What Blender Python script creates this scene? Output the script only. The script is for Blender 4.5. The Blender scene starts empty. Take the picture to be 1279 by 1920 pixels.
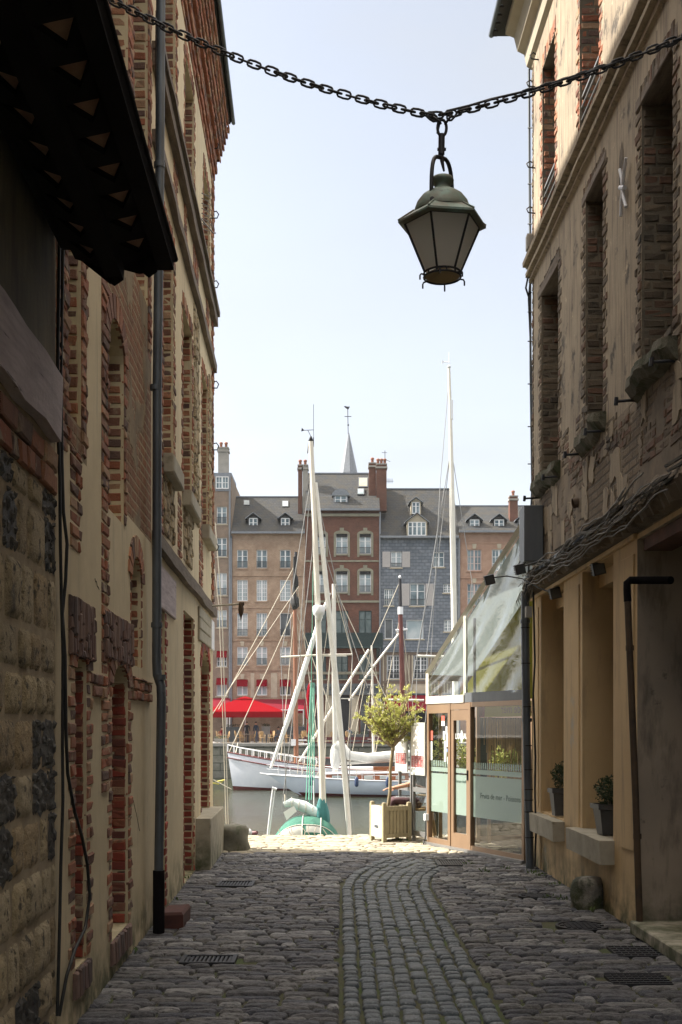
import bpy, bmesh, math, random
from mathutils import Vector, Matrix
R = math.radians
rnd = random.Random(7)
sc = bpy.context.scene
COL = sc.collection
K = 1.42                       # depth stretch: real depth = K * do
EYE = 1.6
F = 1550.0

def P(px, py, do):             # photo pixel at reference depth -> world point
    return Vector(((px-640)/F*do, do*K, EYE-(py-1365)/F*do))
def zz(py, do): return EYE+(1365-py)/F*do
def gd(py): return EYE*F/(py-1365)          # reference depth of a ground pixel
def xl(do): return -1.241-0.0426*do
def xr(do): return 2.481-0.0239*do
def dL(px): return 1923.0/(574-px)
def dR(px): return 3845.0/(px-603)
def LW(u, v, w): return Vector((xl(u)+w, u*K, v))       # left wall frame (depth, height, outward)
def RW(u, v, w): return Vector((xr(u)-w, u*K, v))       # right wall frame

# ------------------------------------------------------------------ objects
ORG = {}
def tag(o, label=None, cat=None, group=None, kind=None):
    if label: o['label'] = label
    if cat: o['category'] = cat
    if group: o['group'] = group
    if kind: o['kind'] = kind
    return o
def empty(name, loc, label, cat, group=None):
    o = bpy.data.objects.new(name, None); COL.objects.link(o)
    o.location = loc; o.empty_display_size = .2
    ORG[o] = Vector(loc)
    return tag(o, label, cat, group)
def link(name, me, parent=None):
    o = bpy.data.objects.new(name, me); COL.objects.link(o)
    if parent is not None:
        o.parent = parent; ORG[o] = ORG.get(parent, Vector((0,0,0)))
    else: ORG[o] = Vector((0,0,0))
    return o
def copy_tree(o, parent=None, loc=None, rz=None):
    c = o.copy(); COL.objects.link(c); c.parent = parent
    if loc is not None: c.location = loc
    if rz is not None: c.rotation_euler = (0,0,rz)
    for ch in list(o.children): copy_tree(ch, c)
    return c

class MB:
    def __init__(s): s.v = []; s.f = []; s.m = []; s.sm = []
    def face(s, pts, mi=0, smooth=False):
        b = len(s.v); s.v += [tuple(p) for p in pts]
        s.f.append(tuple(range(b, b+len(pts)))); s.m.append(mi); s.sm.append(smooth)
    def add(s, verts, faces, mi=0, smooth=False):
        b = len(s.v); s.v += [tuple(p) for p in verts]
        for f in faces: s.f.append(tuple(b+i for i in f)); s.m.append(mi); s.sm.append(smooth)
    def hexa(s, c, mi=0):      # 8 corners: bottom 4, top 4
        s.add(c, [(0,3,2,1),(4,5,6,7),(0,1,5,4),(1,2,6,5),(2,3,7,6),(3,0,4,7)], mi)
    def box(s, x0, x1, y0, y1, z0, z1, mi=0, M=None):
        c = [Vector(p) for p in ((x0,y0,z0),(x1,y0,z0),(x1,y1,z0),(x0,y1,z0),(x0,y0,z1),(x1,y0,z1),(x1,y1,z1),(x0,y1,z1))]
        if M: c = [M(p.x,p.y,p.z) if callable(M) else M@p for p in c]
        s.hexa(c, mi)
    def bev(s, x0, x1, y0, y1, z0, z1, b, mi=0, M=None, jit=0.0, r=rnd):  # front (z1) chamfered slab; local frame x,y,z
        j = lambda: r.uniform(-jit, jit)
        c = [(x0+j(),y0+j(),z0),(x1+j(),y0+j(),z0),(x1+j(),y1+j(),z0),(x0+j(),y1+j(),z0)]
        m = [(c[0][0],c[0][1],z1-b),(c[1][0],c[1][1],z1-b),(c[2][0],c[2][1],z1-b),(c[3][0],c[3][1],z1-b)]
        t = [(m[0][0]+b,m[0][1]+b,z1+j()),(m[1][0]-b,m[1][1]+b,z1+j()),(m[2][0]-b,m[2][1]-b,z1+j()),(m[3][0]+b,m[3][1]-b,z1+j())]
        pts = [Vector(p) for p in c+m+t]
        if M: pts = [M(p.x,p.y,p.z) if callable(M) else M@p for p in pts]
        fs = [(8,9,10,11)]
        for i in range(4):
            k = (i+1)%4
            fs += [(i,k,4+k,4+i),(4+i,4+k,8+k,8+i)]
        s.add(pts, fs, mi)
    def tube(s, pts, r, n=6, mi=0, cap=True, smooth=True):
        pts = [Vector(p) for p in pts]; rr = r if isinstance(r,(list,tuple)) else [r]*len(pts)
        rings = []; up = None
        for i, p in enumerate(pts):
            t = (pts[min(i+1,len(pts)-1)]-pts[max(i-1,0)])
            if t.length < 1e-9: t = Vector((0,0,1))
            t.normalize()
            if up is None: up = Vector((0,0,1)) if abs(t.z) < .9 else Vector((1,0,0))
            a = t.cross(up)
            if a.length < 1e-5: a = t.cross(Vector((0,1,0)))
            a.normalize(); b = a.cross(t).normalized(); up = b
            rings.append([p+a*math.cos(2*math.pi*k/n)*rr[i]+b*math.sin(2*math.pi*k/n)*rr[i] for k in range(n)])
        vs = [q for g in rings for q in g]; fs = []
        for i in range(len(pts)-1):
            for k in range(n):
                k2 = (k+1)%n; fs.append((i*n+k, i*n+k2, (i+1)*n+k2, (i+1)*n+k))
        s.add(vs, fs, mi, smooth)
        if cap:
            s.face(list(reversed(rings[0])), mi); s.face(rings[-1], mi)
    def lathe(s, prof, c=(0,0,0), n=16, mi=0, smooth=True, phase=0, M=None):
        c = Vector(c); vs = []
        for (r, z) in prof:
            for k in range(n):
                a = phase+2*math.pi*k/n; vs.append(c+Vector((r*math.cos(a), r*math.sin(a), z)))
        if M: vs = [M@v for v in vs]
        fs = []
        for i in range(len(prof)-1):
            for k in range(n):
                k2 = (k+1)%n; fs.append((i*n+k, i*n+k2, (i+1)*n+k2, (i+1)*n+k))
        s.add(vs, fs, mi, smooth)
    def prism(s, poly, y0, y1, mi=0, M=None):     # poly in local x,z ; extruded along y
        n = len(poly)
        vs = [Vector((a,y0,b)) for a,b in poly]+[Vector((a,y1,b)) for a,b in poly]
        if M: vs = [M(p.x,p.y,p.z) if callable(M) else M@p for p in vs]
        s.add(vs, [tuple(range(n)), tuple(range(2*n-1, n-1, -1))]+[(i,n+i,n+(i+1)%n,(i+1)%n) for i in range(n)], mi)
    def blob(s, c, rx, ry, rz, n=8, m=6, mi=0, jit=.15, r=rnd, flat=None):
        vs = []; fs = []; c = Vector(c)
        for i in range(m+1):
            th = math.pi*i/m
            for k in range(n):
                a = 2*math.pi*k/n; q = 1+r.uniform(-jit, jit)
                z = math.cos(th)*rz*q
                if flat is not None: z = max(z, flat)
                vs.append(c+Vector((math.sin(th)*math.cos(a)*rx*q, math.sin(th)*math.sin(a)*ry*q, z)))
        for i in range(m):
            for k in range(n):
                k2 = (k+1)%n; fs.append((i*n+k,(i+1)*n+k,(i+1)*n+k2,i*n+k2))
        s.add(vs, fs, mi, True)
    def build_faces(s, name, mats, parent=None):     # every face a part of its own
        for f, m in zip(s.f, s.m):
            q = MB(); q.face([s.v[i] for i in f], 0); q.build(name, mats[m] if isinstance(mats, list) else mats, parent)
    def build(s, name, mats, parent=None, label=None, local=False, weld=False):
        me = bpy.data.meshes.new(name)
        off = Vector((0,0,0)) if (local or parent is None) else ORG.get(parent, Vector((0,0,0)))
        me.from_pydata([(x-off.x,y-off.y,z-off.z) for x,y,z in s.v], [], s.f)
        if not isinstance(mats, (list,tuple)): mats = [mats]
        for m in mats: me.materials.append(m)
        me.polygons.foreach_set('material_index', s.m)
        me.polygons.foreach_set('use_smooth', s.sm)
        if weld:
            bm = bmesh.new(); bm.from_mesh(me); bmesh.ops.remove_doubles(bm, verts=bm.verts, dist=1e-4); bmesh.ops.recalc_face_normals(bm, faces=bm.faces); bm.to_mesh(me); bm.free()
        me.validate(); me.update()
        o = link(name, me, parent)
        if label: o['label'] = label
        return o

# ------------------------------------------------------------------ materials
class NT:
    def __init__(s, name):
        s.mat = bpy.data.materials.new(name); s.mat.use_nodes = True
        s.t = s.mat.node_tree; s.b = s.t.nodes['Principled BSDF']; s.out = s.t.nodes['Material Output']
        s._geo = None
    def n(s, typ, **kw):
        d = s.t.nodes.new(typ)
        for k, v in kw.items(): setattr(d, k, v)
        return d
    def l(s, a, b): s.t.links.new(a, b)
    def pos(s):
        if not s._geo: s._geo = s.n('ShaderNodeNewGeometry')
        return s._geo.outputs['Position']
    def obj(s): return s.n('ShaderNodeTexCoord').outputs['Object']
    def noise(s, scale, detail=5, rough=.6, vec=None, dist=0):
        d = s.n('ShaderNodeTexNoise'); d.inputs['Scale'].default_value = scale
        d.inputs['Detail'].default_value = detail; d.inputs['Roughness'].default_value = rough
        d.inputs['Distortion'].default_value = dist
        s.l(vec or s.pos(), d.inputs['Vector']); return d.outputs['Fac']
    def ramp(s, fac, stops, interp='LINEAR'):
        d = s.n('ShaderNodeValToRGB'); cr = d.color_ramp; cr.interpolation = interp
        while len(cr.elements) < len(stops): cr.elements.new(.5)
        for e, (p, c) in zip(cr.elements, stops):
            e.position = p; e.color = (c[0],c[1],c[2],1) if not isinstance(c,(int,float)) else (c,c,c,1)
        s.l(fac, d.inputs['Fac']); return d.outputs['Color']
    def mix(s, fac, a, b, mode='MIX'):
        d = s.n('ShaderNodeMix'); d.data_type = 'RGBA'; d.blend_type = mode
        for i, v in ((0, fac), (6, a), (7, b)):
            if isinstance(v, (int,float)): d.inputs[i].default_value = v if i == 0 else (v,v,v,1)
            elif isinstance(v, (tuple,list)): d.inputs[i].default_value = (v[0],v[1],v[2],1)
            else: s.l(v, d.inputs[i])
        return d.outputs[2]
    def math(s, op, a, b=0, c=None):
        d = s.n('ShaderNodeMath'); d.operation = op
        for i, v in enumerate((a, b, c)):
            if v is None: continue
            if isinstance(v, (int,float)): d.inputs[i].default_value = v
            else: s.l(v, d.inputs[i])
        return d.outputs[0]
    def sep(s, vec):
        d = s.n('ShaderNodeSeparateXYZ'); s.l(vec, d.inputs[0]); return d.outputs
    def comb(s, x, y, z=0):
        d = s.n('ShaderNodeCombineXYZ')
        for i, v in enumerate((x,y,z)):
            if isinstance(v,(int,float)): d.inputs[i].default_value = v
            else: s.l(v, d.inputs[i])
        return d.outputs[0]
    def bump(s, h, strength=.4, dist=.01, prev=None):
        d = s.n('ShaderNodeBump'); d.inputs['Strength'].default_value = strength
        d.inputs['Distance'].default_value = dist; s.l(h, d.inputs['Height'])
        if prev is not None: s.l(prev, d.inputs['Normal'])
        return d.outputs[0]
    def done(s, col=None, rough=.85, nor=None, metal=0, spec=None):
        b = s.b
        if col is not None:
            if isinstance(col,(tuple,list)): b.inputs['Base Color'].default_value = (col[0],col[1],col[2],1)
            else: s.l(col, b.inputs['Base Color'])
        if isinstance(rough,(int,float)): b.inputs['Roughness'].default_value = rough
        else: s.l(rough, b.inputs['Roughness'])
        if nor is not None: s.l(nor, b.inputs['Normal'])
        b.inputs['Metallic'].default_value = metal
        if spec is not None: b.inputs['Specular IOR Level'].default_value = spec
        return s.mat
    def island(s):
        if not s._geo: s.pos()
        return s._geo.outputs['Random Per Island']

def smat(name, c1, c2=None, scale=4, rough=.8, bump=.2, bscale=30, bdist=.005, island=None, stain=None, metal=0, stretch=None, moss=False, spec=None):
    t = NT(name); v = t.pos()
    if stretch:
        mp = t.n('ShaderNodeMapping'); mp.inputs['Scale'].default_value = stretch; t.l(v, mp.inputs[0]); v = mp.outputs[0]
    if c2 is None: c2 = tuple(x*.75 for x in c1)
    col = t.ramp(t.noise(scale, 6, .65, v), [(.3, c1), (.7, c2)])
    if island:
        n = len(island)
        icol = t.ramp(t.island(), [((i+.5)/n, c) for i, c in enumerate(island)], 'CONSTANT' if n > 6 else 'LINEAR')
        col = t.mix(t.ramp(t.noise(scale*2.3, 6, .7), [(.25, .0), (.75, .45)]), icol, col)
    if stain:
        for (sc_, lo, hi, sca, st) in stain:
            vv = t.pos()
            if st:
                mp = t.n('ShaderNodeMapping'); mp.inputs['Scale'].default_value = st; t.l(vv, mp.inputs[0]); vv = mp.outputs[0]
            col = t.mix(t.ramp(t.noise(sca, 6, .65, vv), [(lo, 0), (hi, 1)]), col, sc_)
    if moss:
        z = t.sep(t.pos())[2]
        m = t.math('MULTIPLY', t.ramp(z, [(0.0, 1), (.45, 0)]), t.ramp(t.noise(5, 5), [(.35, 0), (.6, 1)]))
        col = t.mix(m, col, (.06, .07, .025))
    nor = t.bump(t.noise(bscale, 6, .7), bump, bdist) if bump else None
    return t.done(col, rough, nor, metal, spec)

def brickmat(name, axes, c1, c2, mortar, bw=.22, bh=.072, ms=.012, rough=.9, var=None, plaster=None, offset=.5, bumpd=.01):
    """axes: 'yz' for alley walls, 'xz' for walls that face the camera"""
    t = NT(name); p = t.sep(t.pos())
    wob = t.math('MULTIPLY', t.math('SUBTRACT', t.noise(3, 3), .5), .03)
    u = p[1] if axes[0] == 'y' else p[0]
    vec = t.comb(t.math('ADD', u, wob), t.math('ADD', p[2], wob), 0)
    b = t.n('ShaderNodeTexBrick'); b.offset = offset
    t.l(vec, b.inputs['Vector'])
    b.inputs['Scale'].default_value = 1
    b.inputs['Brick Width'].default_value = bw; b.inputs['Row Height'].default_value = bh
    b.inputs['Mortar Size'].default_value = ms; b.inputs['Mortar Smooth'].default_value = .3
    b.inputs['Bias'].default_value = 0
    b.inputs['Color1'].default_value = (*c1,1); b.inputs['Color2'].default_value = (*c2,1); b.inputs['Mortar'].default_value = (*mortar,1)
    col = b.outputs['Color']
    col = t.mix(t.ramp(t.noise(1.3, 6, .7), [(.35, 0), (.68, .8)]), col, var or tuple(x*.5 for x in c1))
    col = t.mix(t.ramp(t.noise(14, 5, .7), [(.4, 0), (.75, .35)]), col, mortar)
    h = t.math('ADD', t.math('MULTIPLY', t.math('SUBTRACT', 1, b.outputs['Fac']), .7), t.math('MULTIPLY', t.noise(40, 5, .7), .5))
    if plaster:
        pc, lo, hi, dark = plaster
        mask = t.ramp(t.noise(1.1, 7, .62, dist=.3), [(lo, 0), (hi, 1)])
        pcol = t.ramp(t.noise(2.2, 6, .7), [(.3, pc), (.7, dark)])
        col = t.mix(mask, col, pcol)
        h = t.math('ADD', t.math('MULTIPLY', h, t.math('SUBTRACT', 1, mask)), t.math('MULTIPLY', mask, 1.1))
    return t.done(col, rough, t.bump(h, .9, bumpd), spec=.2)

BRK = [(.33,.11,.06),(.40,.18,.10),(.17,.075,.055),(.35,.14,.08),(.25,.12,.085),(.42,.26,.16),(.13,.08,.07),(.36,.12,.065)]
BRKR = [(.32,.05,.03),(.40,.07,.04),(.19,.045,.035),(.36,.07,.04),(.25,.085,.055),(.14,.045,.04)]
m_brick = smat('old brick', (.27,.15,.09), (.10,.065,.05), 9, .95, .8, 45, .012, island=BRK, stain=[((.40,.33,.23), .56, .70, 7, None), ((.07,.055,.045), .60, .72, 3, (2,2,1))])
m_brickred = smat('red brick', (.19,.08,.055), (.09,.05,.04), 9, .9, .5, 60, .006, island=BRKR)
m_brickgrey = smat('weathered grey brick', (.13,.10,.075), (.07,.06,.045), 7, .95, .7, 50, .008,
                   island=[(.16,.12,.085),(.11,.085,.06),(.20,.15,.10),(.09,.07,.05),(.17,.09,.06)], stain=[((.03,.028,.025), .52, .68, 1.6, None)])
m_mortar = smat('lime mortar', (.42,.34,.23), (.28,.22,.15), 12, .95, .6, 80, .006)
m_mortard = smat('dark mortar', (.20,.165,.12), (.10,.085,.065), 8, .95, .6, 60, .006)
m_cream = smat('cream render', (0.646,0.541,0.359), (0.534,0.443,0.288), 2.2, .9, .35, 70, .003, moss=True,
               stain=[((0.309,0.267,0.197), .55, .85, 1.5, (6,6,.6)), ((0.702,0.604,0.421), .6, .8, 3, None)])
m_ochre = smat('ochre render', (0.587,0.419,0.225), (0.500,0.350,0.188), 1.5, .9, .35, 60, .003, moss=True,
               stain=[((0.250,0.194,0.125), .52, .80, 1.3, (5,5,.8)), ((0.375,0.338,0.275), .64, .72, 1.1, None)])
m_taupe = smat('stained taupe render', (0.398,0.320,0.241), (0.294,0.241,0.191), 1.2, .9, .35, 60, .003, moss=True,
               stain=[((.17,.14,.11), .50, .68, 1.6, (4,4,1)), ((.12,.10,.08), .63, .72, 5, None)])
m_plast = smat('weathered plaster', (.37,.30,.215), (.25,.205,.15), 1.6, .93, .6, 25, .008,
               stain=[((.15,.115,.085), .48, .70, 2.0, (8,8,.7)), ((.085,.07,.055), .58, .66, 3.2, None), ((.46,.37,.26), .62, .68, 7, None)])
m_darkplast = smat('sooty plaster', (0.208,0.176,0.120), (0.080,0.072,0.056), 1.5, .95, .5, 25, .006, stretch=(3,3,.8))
m_peel = brickmat('peeling plaster over brick', 'yz', (.27,.21,.15), (.20,.15,.105), (.12,.10,.08), plaster=((.30,.24,.18), .50, .53, (.13,.11,.09)), bumpd=.03)
m_rubble = brickmat('brick and rubble wall', 'yz', (.33,.14,.075), (.22,.11,.07), (.40,.32,.20), plaster=((.36,.28,.17), .52, .56, (.16,.12,.08)), bumpd=.025)
m_limestone = smat('limestone blocks', (0.529,0.425,0.265), (0.230,0.178,0.115), 11, .95, 1.0, 22, .045,
                   island=[(0.552,0.437,0.265),(0.414,0.333,0.218),(0.598,0.494,0.333),(0.322,0.241,0.149),(0.483,0.356,0.207)], stain=[((0.098,0.081,0.057), .54, .64, 16, None), ((0.138,0.115,0.081), .55, .70, 3.5, None), ((0.632,0.540,0.391), .63, .75, 26, None)])
m_flint = smat('black flint', (.03,.03,.034), (.11,.10,.085), 16, .7, 1.0, 40, .01)
m_stone = smat('pale stone', (.42,.38,.30), (.30,.27,.21), 5, .9, .5, 40, .006, stain=[((.12,.11,.07), .6, .75, 4, None)], moss=True)
m_sill = smat('mossy sill stone', (0.152,0.136,0.104), (0.064,0.064,0.040), 6, .95, .9, 25, .02, stain=[((0.040,0.048,0.020), .5, .62, 5, None)])
m_timber = smat('weathered timber', (.20,.155,.12), (.09,.07,.055), 3, .9, .8, 20, .01, stretch=(10,1.2,12))
m_timberv = smat('grey violet timber', (0.585,0.507,0.527), (0.332,0.273,0.293), 3, .8, .7, 14, .01, stretch=(6,1,10), stain=[((0.098,0.078,0.078), .63, .67, 3, (3,.6,9))])
m_black = smat('black tarred timber', (.014,.012,.014), (.008,.007,.008), 5, .95, .3, 30, .004, spec=.1)
m_pocket = smat('brown soffit board', (.42,.27,.20), (.28,.16,.12), 8, .95, .3, 30)
m_zinc = smat('zinc pipe', (0.120,0.138,0.156), (0.066,0.074,0.086), 4, .45, .2, 20, .002, metal=.35, stretch=(2,2,.5))
m_rust = smat('rusty brown pipe', (.10,.06,.03), (.045,.03,.02), 6, .7, .4, 40)
m_cable = smat('black cable', (.012,.012,.012), (.02,.02,.02), 6, .6, 0)
m_cableg = smat('grey cable', (.20,.18,.15), (.10,.09,.08), 12, .7, 0)
m_iron = smat('dark iron', (.028,.032,.042), (.05,.045,.045), 20, .55, .5, 80, .002, metal=.5)
m_whiteiron = smat('white painted iron', (.62,.62,.66), (.45,.45,.48), 10, .5, .2)
m_slate = brickmat('slate roof', 'xz', (.040,.048,.060), (.062,.066,.072), (.025,.028,.034), .30, .20, .02, .8, var=(.075,.066,.050), bumpd=.03)
m_slateclad = brickmat('slate cladding', 'xz', (0.155,0.178,0.217), (0.265,0.287,0.327), (0.093,0.109,0.124), .55, .30, .03, .7, var=(0.101,0.116,0.139), bumpd=.02)
m_bbeige = brickmat('beige brick facade', 'xz', (0.319,0.192,0.125), (0.405,0.279,0.192), (0.443,0.366,0.289), .24, .085, .016, var=(0.192,0.125,0.086), bumpd=.01)
m_bred = brickmat('dark red brick facade', 'xz', (0.145,0.056,0.040), (0.185,0.079,0.056), (0.158,0.105,0.079), .24, .085, .012, var=(0.092,0.050,0.040), bumpd=.01)
m_bbrown = brickmat('brown brick facade', 'xz', (0.223,0.159,0.122), (0.279,0.196,0.149), (0.298,0.252,0.196), .24, .085, .014, var=(0.149,0.112,0.093), bumpd=.01)
m_bpink = brickmat('pink brick facade', 'xz', (0.328,0.172,0.118), (0.400,0.237,0.172), (0.419,0.328,0.255), .24, .085, .015, var=(0.246,0.137,0.100), bumpd=.01)
m_cement = smat('cement render', (.33,.31,.28), (.24,.23,.21), 1.5, .9, .3)
m_facstone = smat('facade limestone', (.45,.40,.31), (.34,.30,.23), 2, .9, .3)
m_winw = smat('white window paint', (0.79,0.80,0.80), (0.642,0.652,0.673), 6, .5, 0)
m_winp = smat('pinkish window paint', (.60,.47,.44), (.52,.42,.40), 6, .5, 0)
m_green = smat('dark green paint', (.03,.055,.055), (.02,.04,.042), 5, .5, 0)
m_greyshop = smat('grey shopfront paint', (.085,.095,.10), (.07,.078,.085), 5, .5, 0)
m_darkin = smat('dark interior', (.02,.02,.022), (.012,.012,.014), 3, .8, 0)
m_redcloth = smat('red awning cloth', (.17,.007,.014), (.14,.006,.012), 3, .9, .2, 12, .02, spec=0)
m_dredcloth = smat('dark red awning cloth', (0.176,0.010,0.022), (0.144,0.008,0.018), 3, .9, .1, 12, .02, spec=.15)
m_white = smat('white gloss paint', (.78,.79,.82), (.70,.71,.75), 3, .35, .05, 5)
m_hullw = smat('white hull paint', (.74,.76,.82), (.66,.69,.77), 2.0, .3, .05, 6, .01, stain=[((.50,.48,.42), .66, .85, 3, (2,2,.5))])
m_hullb = smat('pale blue hull paint', (.62,.68,.80), (.55,.61,.74), 1.6, .3, .05, 6, .01)
m_maroon = smat('maroon paint', (.13,.03,.03), (.09,.02,.022), 4, .45, .1)
m_varnish = smat('varnished wood', (.30,.10,.035), (.20,.065,.025), 5, .3, .1, stretch=(1,8,8))
m_mastwood = smat('reddish mast wood', (.30,.13,.07), (.21,.09,.05), 3, .45, .1, stretch=(8,8,.6))
m_sail = smat('white sailcloth', (.80,.79,.75), (.68,.67,.63), 4, .85, .6, 14, .03)
m_rope = smat('pale rope', (.52,.48,.40), (.42,.38,.30), 20, .85, 0)
m_wire = smat('steel wire', (.30,.30,.30), (.22,.22,.22), 20, .5, 0)
m_ropeg = smat('green rope', (.10,.30,.22), (.08,.24,.18), 20, .85, 0)
m_ropey = smat('yellow rope', (.62,.55,.12), (.5,.44,.1), 20, .85, 0)
m_alumast = smat('cream mast paint', (.72,.69,.62), (.64,.61,.55), 3, .4, 0)
m_teal = smat('teal canvas', (.05,.20,.20), (.035,.15,.155), 6, .85, .6, 14, .02)
m_greencv = smat('green canvas hood', (.05,.20,.14), (.03,.11,.085), 4, .85, .9, 7, .06, stretch=(2,1,1))
m_vinyl = smat('clouded vinyl window', (.40,.40,.36), (.28,.29,.27), 5, .25, .3, 8)
m_wicker = smat('rattan cane', (.45,.30,.14), (.32,.20,.09), 20, .7, 0)
m_tabletop = smat('table top', (.30,.25,.20), (.2,.17,.14), 8, .6, 0)
m_quay = brickmat('quay wall stone', 'xz', (0.192,0.187,0.163), (0.259,0.250,0.216), (0.086,0.086,0.077), 1.4, .62, .04, var=(0.106,0.110,0.086), bumpd=.05)
m_quaytop = smat('quay paving', (.30,.29,.27), (.22,.21,.20), 1.5, .85, .4, 8, .02)
m_planterw = smat('white painted planter wood', (.78,.76,.70), (.66,.64,.57), 8, .6, .3, 20)
m_planter = smat('weathered slat wood', (.38,.33,.21), (.26,.22,.14), 7, .85, .5, 20, stretch=(6,6,1))
m_soil = smat('dark soil', (.04,.03,.02), (.02,.015,.01), 20, .95, .8, 40, .02)
m_bark = smat('olive bark', (.33,.27,.17), (.20,.16,.10), 12, .95, .8, 40, .01, stretch=(3,3,.6))
m_oleaf_ = smat('olive leaves old', (.30,.33,.08), (.20,.24,.07), 9, .55, 0, island=[(.34,.36,.09),(.24,.29,.08),(.42,.41,.12),(.17,.22,.07),(.30,.31,.12)])
m_bleaf = smat('box leaves', (.025,.045,.012), (.015,.03,.01), 20, .6, 0, island=[(.03,.055,.015),(.018,.035,.01),(.045,.07,.02)])
m_weed = smat('weed leaves', (.09,.16,.03), (.06,.11,.02), 20, .6, 0, island=[(.10,.17,.035),(.06,.11,.02),(.14,.18,.05)])
m_pot = smat('grey glazed pot', (.07,.072,.078), (.04,.042,.046), 6, .45, .3, 30)
m_bronze = smat('bronze aluminium frame', (.29,.19,.115), (.24,.155,.095), 3, .4, 0, metal=.3)
m_bframe = smat('white awning frame', (.76,.74,.66), (.66,.64,.57), 5, .5, .1)
m_gframe = smat('grey aluminium frame', (.26,.26,.255), (.2,.2,.2), 3, .4, 0, metal=.4)
m_signbox = smat('grey sign box metal', (.115,.125,.135), (.08,.088,.10), 2, .5, .1, stretch=(4,4,.6))
m_skin = smat('skin', (.56,.31,.21), (.50,.27,.18), 10, .55, 0)
m_frost = None
m_granite = smat('granite setts', (0.138,0.162,0.186), (0.066,0.082,0.096), 60, .6, .9, 55, .012, stain=[((0.240,0.252,0.264), .6, .72, 90, None)],
                 island=[(0.120,0.144,0.168),(0.090,0.108,0.126),(0.156,0.174,0.192),(0.108,0.120,0.138)])
m_cobble_ = smat('sandstone cobbles', (0.174,0.167,0.174), (0.072,0.070,0.075), 9, .5, .8, 28, .012,
                island=[(0.131,0.123,0.138),(0.181,0.167,0.174),(0.232,0.210,0.203),(0.102,0.099,0.116),(0.152,0.131,0.138),(0.290,0.275,0.261)], stain=[((0.145,0.131,0.080), .60, .75, 4, None)])
m_joint = smat('mossy joint earth', (0.114,0.105,0.061), (0.070,0.074,0.035), 5, .95, .8, 40, .02, stain=[((0.070,0.105,0.031), .5, .66, 3, None)])

m_sunpave = smat('sunlight tinted quay cobbles', (0.425,0.374,0.281), (0.306,0.264,0.196), 5, .8, .6, 25, .012, island=[(0.442,0.391,0.289),(0.357,0.315,0.238),(0.493,0.442,0.340),(0.297,0.264,0.212)], stain=[((0.170,0.145,0.093), .60, .75, 5, None)])  # paler version of the cobbles: sunlight on the quay put into the colour

t = NT('sandstone cobble tops')
ic = t.ramp(t.island(), [(.05,(0.107,0.110,0.143)),(.2,(0.194,0.190,0.209)),(.38,(0.281,0.265,0.259)),(.5,(0.116,0.120,0.149)),(.66,(0.233,0.220,0.220)),(.82,(0.369,0.350,0.341)),(.95,(0.563,0.550,0.550))])
mp = t.n('ShaderNodeMapping'); mp.inputs['Scale'].default_value = (1,3.5,1); t.l(t.pos(), mp.inputs[0])
n1 = t.noise(14, 7, .75, mp.outputs[0]); n2 = t.noise(60, 6, .7)
ic = t.mix(t.ramp(n1, [(.44,0),(.60,.85)]), ic, (0.049,0.048,0.057))
ic = t.mix(t.ramp(n2, [(.54,0),(.66,.6)]), ic, (0.330,0.320,0.319))
ic = t.mix(t.ramp(t.noise(2.2,5,.6), [(.52,0),(.72,.55)]), ic, (0.082,0.075,0.050))
nb = t.bump(n1, 1.0, .045); nb = t.bump(n2, .9, .012, nb)
m_cobble = t.done(ic, t.ramp(n1, [(.3,.30),(.7,.62)]), nb)
t = NT('flamed granite setts')
ic = t.ramp(t.island(), [(.1,(.13,.15,.17)),(.4,(.19,.21,.225)),(.7,(.11,.125,.14)),(.95,(.25,.265,.275))])
n1 = t.noise(45, 6, .8); n2 = t.noise(13, 5, .7)
ic = t.mix(t.ramp(n1, [(.42,0),(.60,.85)]), ic, (.035,.045,.055))
ic = t.mix(t.ramp(n1, [(.56,0),(.66,.8)]), ic, (.42,.45,.47))
nb = t.bump(n2, .8, .02); nb = t.bump(n1, .9, .012, nb)
m_granite = t.done(ic, .5, nb)

m_lint = smat('purplish old brick', (.16,.10,.09), (.09,.06,.055), 9, .92, .5, 60, .006, island=[(.20,.12,.10),(.14,.085,.08),(.24,.16,.13),(.17,.10,.075),(.12,.09,.085)])

m_indark = smat('dark green grey partition', (.035,.05,.045), (.02,.028,.025), 2, .6, .2, 10, .01)
def glassmat(name, tint=(.92,.96,.94), refl=.5, rough=.0, wavy=0, white=0):
    t = NT(name); t.t.nodes.remove(t.b)
    tr = t.n('ShaderNodeBsdfTransparent'); tr.inputs[0].default_value = (*tint,1)
    gl = t.n('ShaderNodeBsdfGlossy'); gl.inputs['Roughness'].default_value = rough; gl.inputs[0].default_value = (1,1,1,1)
    fr = t.n('ShaderNodeLayerWeight'); fr.inputs[0].default_value = .5
    if wavy:
        nb = t.bump(t.noise(2.2, 4, .6, dist=1.5), wavy, .12)
        t.l(nb, gl.inputs['Normal'])
    m = t.n('ShaderNodeMixShader')
    f = t.math('ADD', t.math('MULTIPLY', t.math('POWER', fr.outputs['Facing'], 5), 1.3), refl*.14)
    t.l(f, m.inputs[0]); t.l(tr.outputs[0], m.inputs[1]); t.l(gl.outputs[0], m.inputs[2])
    o = m
    if white:
        d = t.n('ShaderNodeBsdfDiffuse'); d.inputs[0].default_value = (.75,.8,.78,1)
        m2 = t.n('ShaderNodeMixShader')
        t.l(t.math('MULTIPLY', t.ramp(t.noise(1.8,5,.6), [(.35,0),(.75,1)]), white), m2.inputs[0]); t.l(m.outputs[0], m2.inputs[1]); t.l(d.outputs[0], m2.inputs[2]); o = m2
    t.l(o.outputs[0], t.out.inputs[0]); return t.mat
m_glass = glassmat('clear glass', (.86,.9,.88))
m_plastic = glassmat('clear vinyl sheet', (.80,.85,.82), .5, .05, .16, .05)
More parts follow.
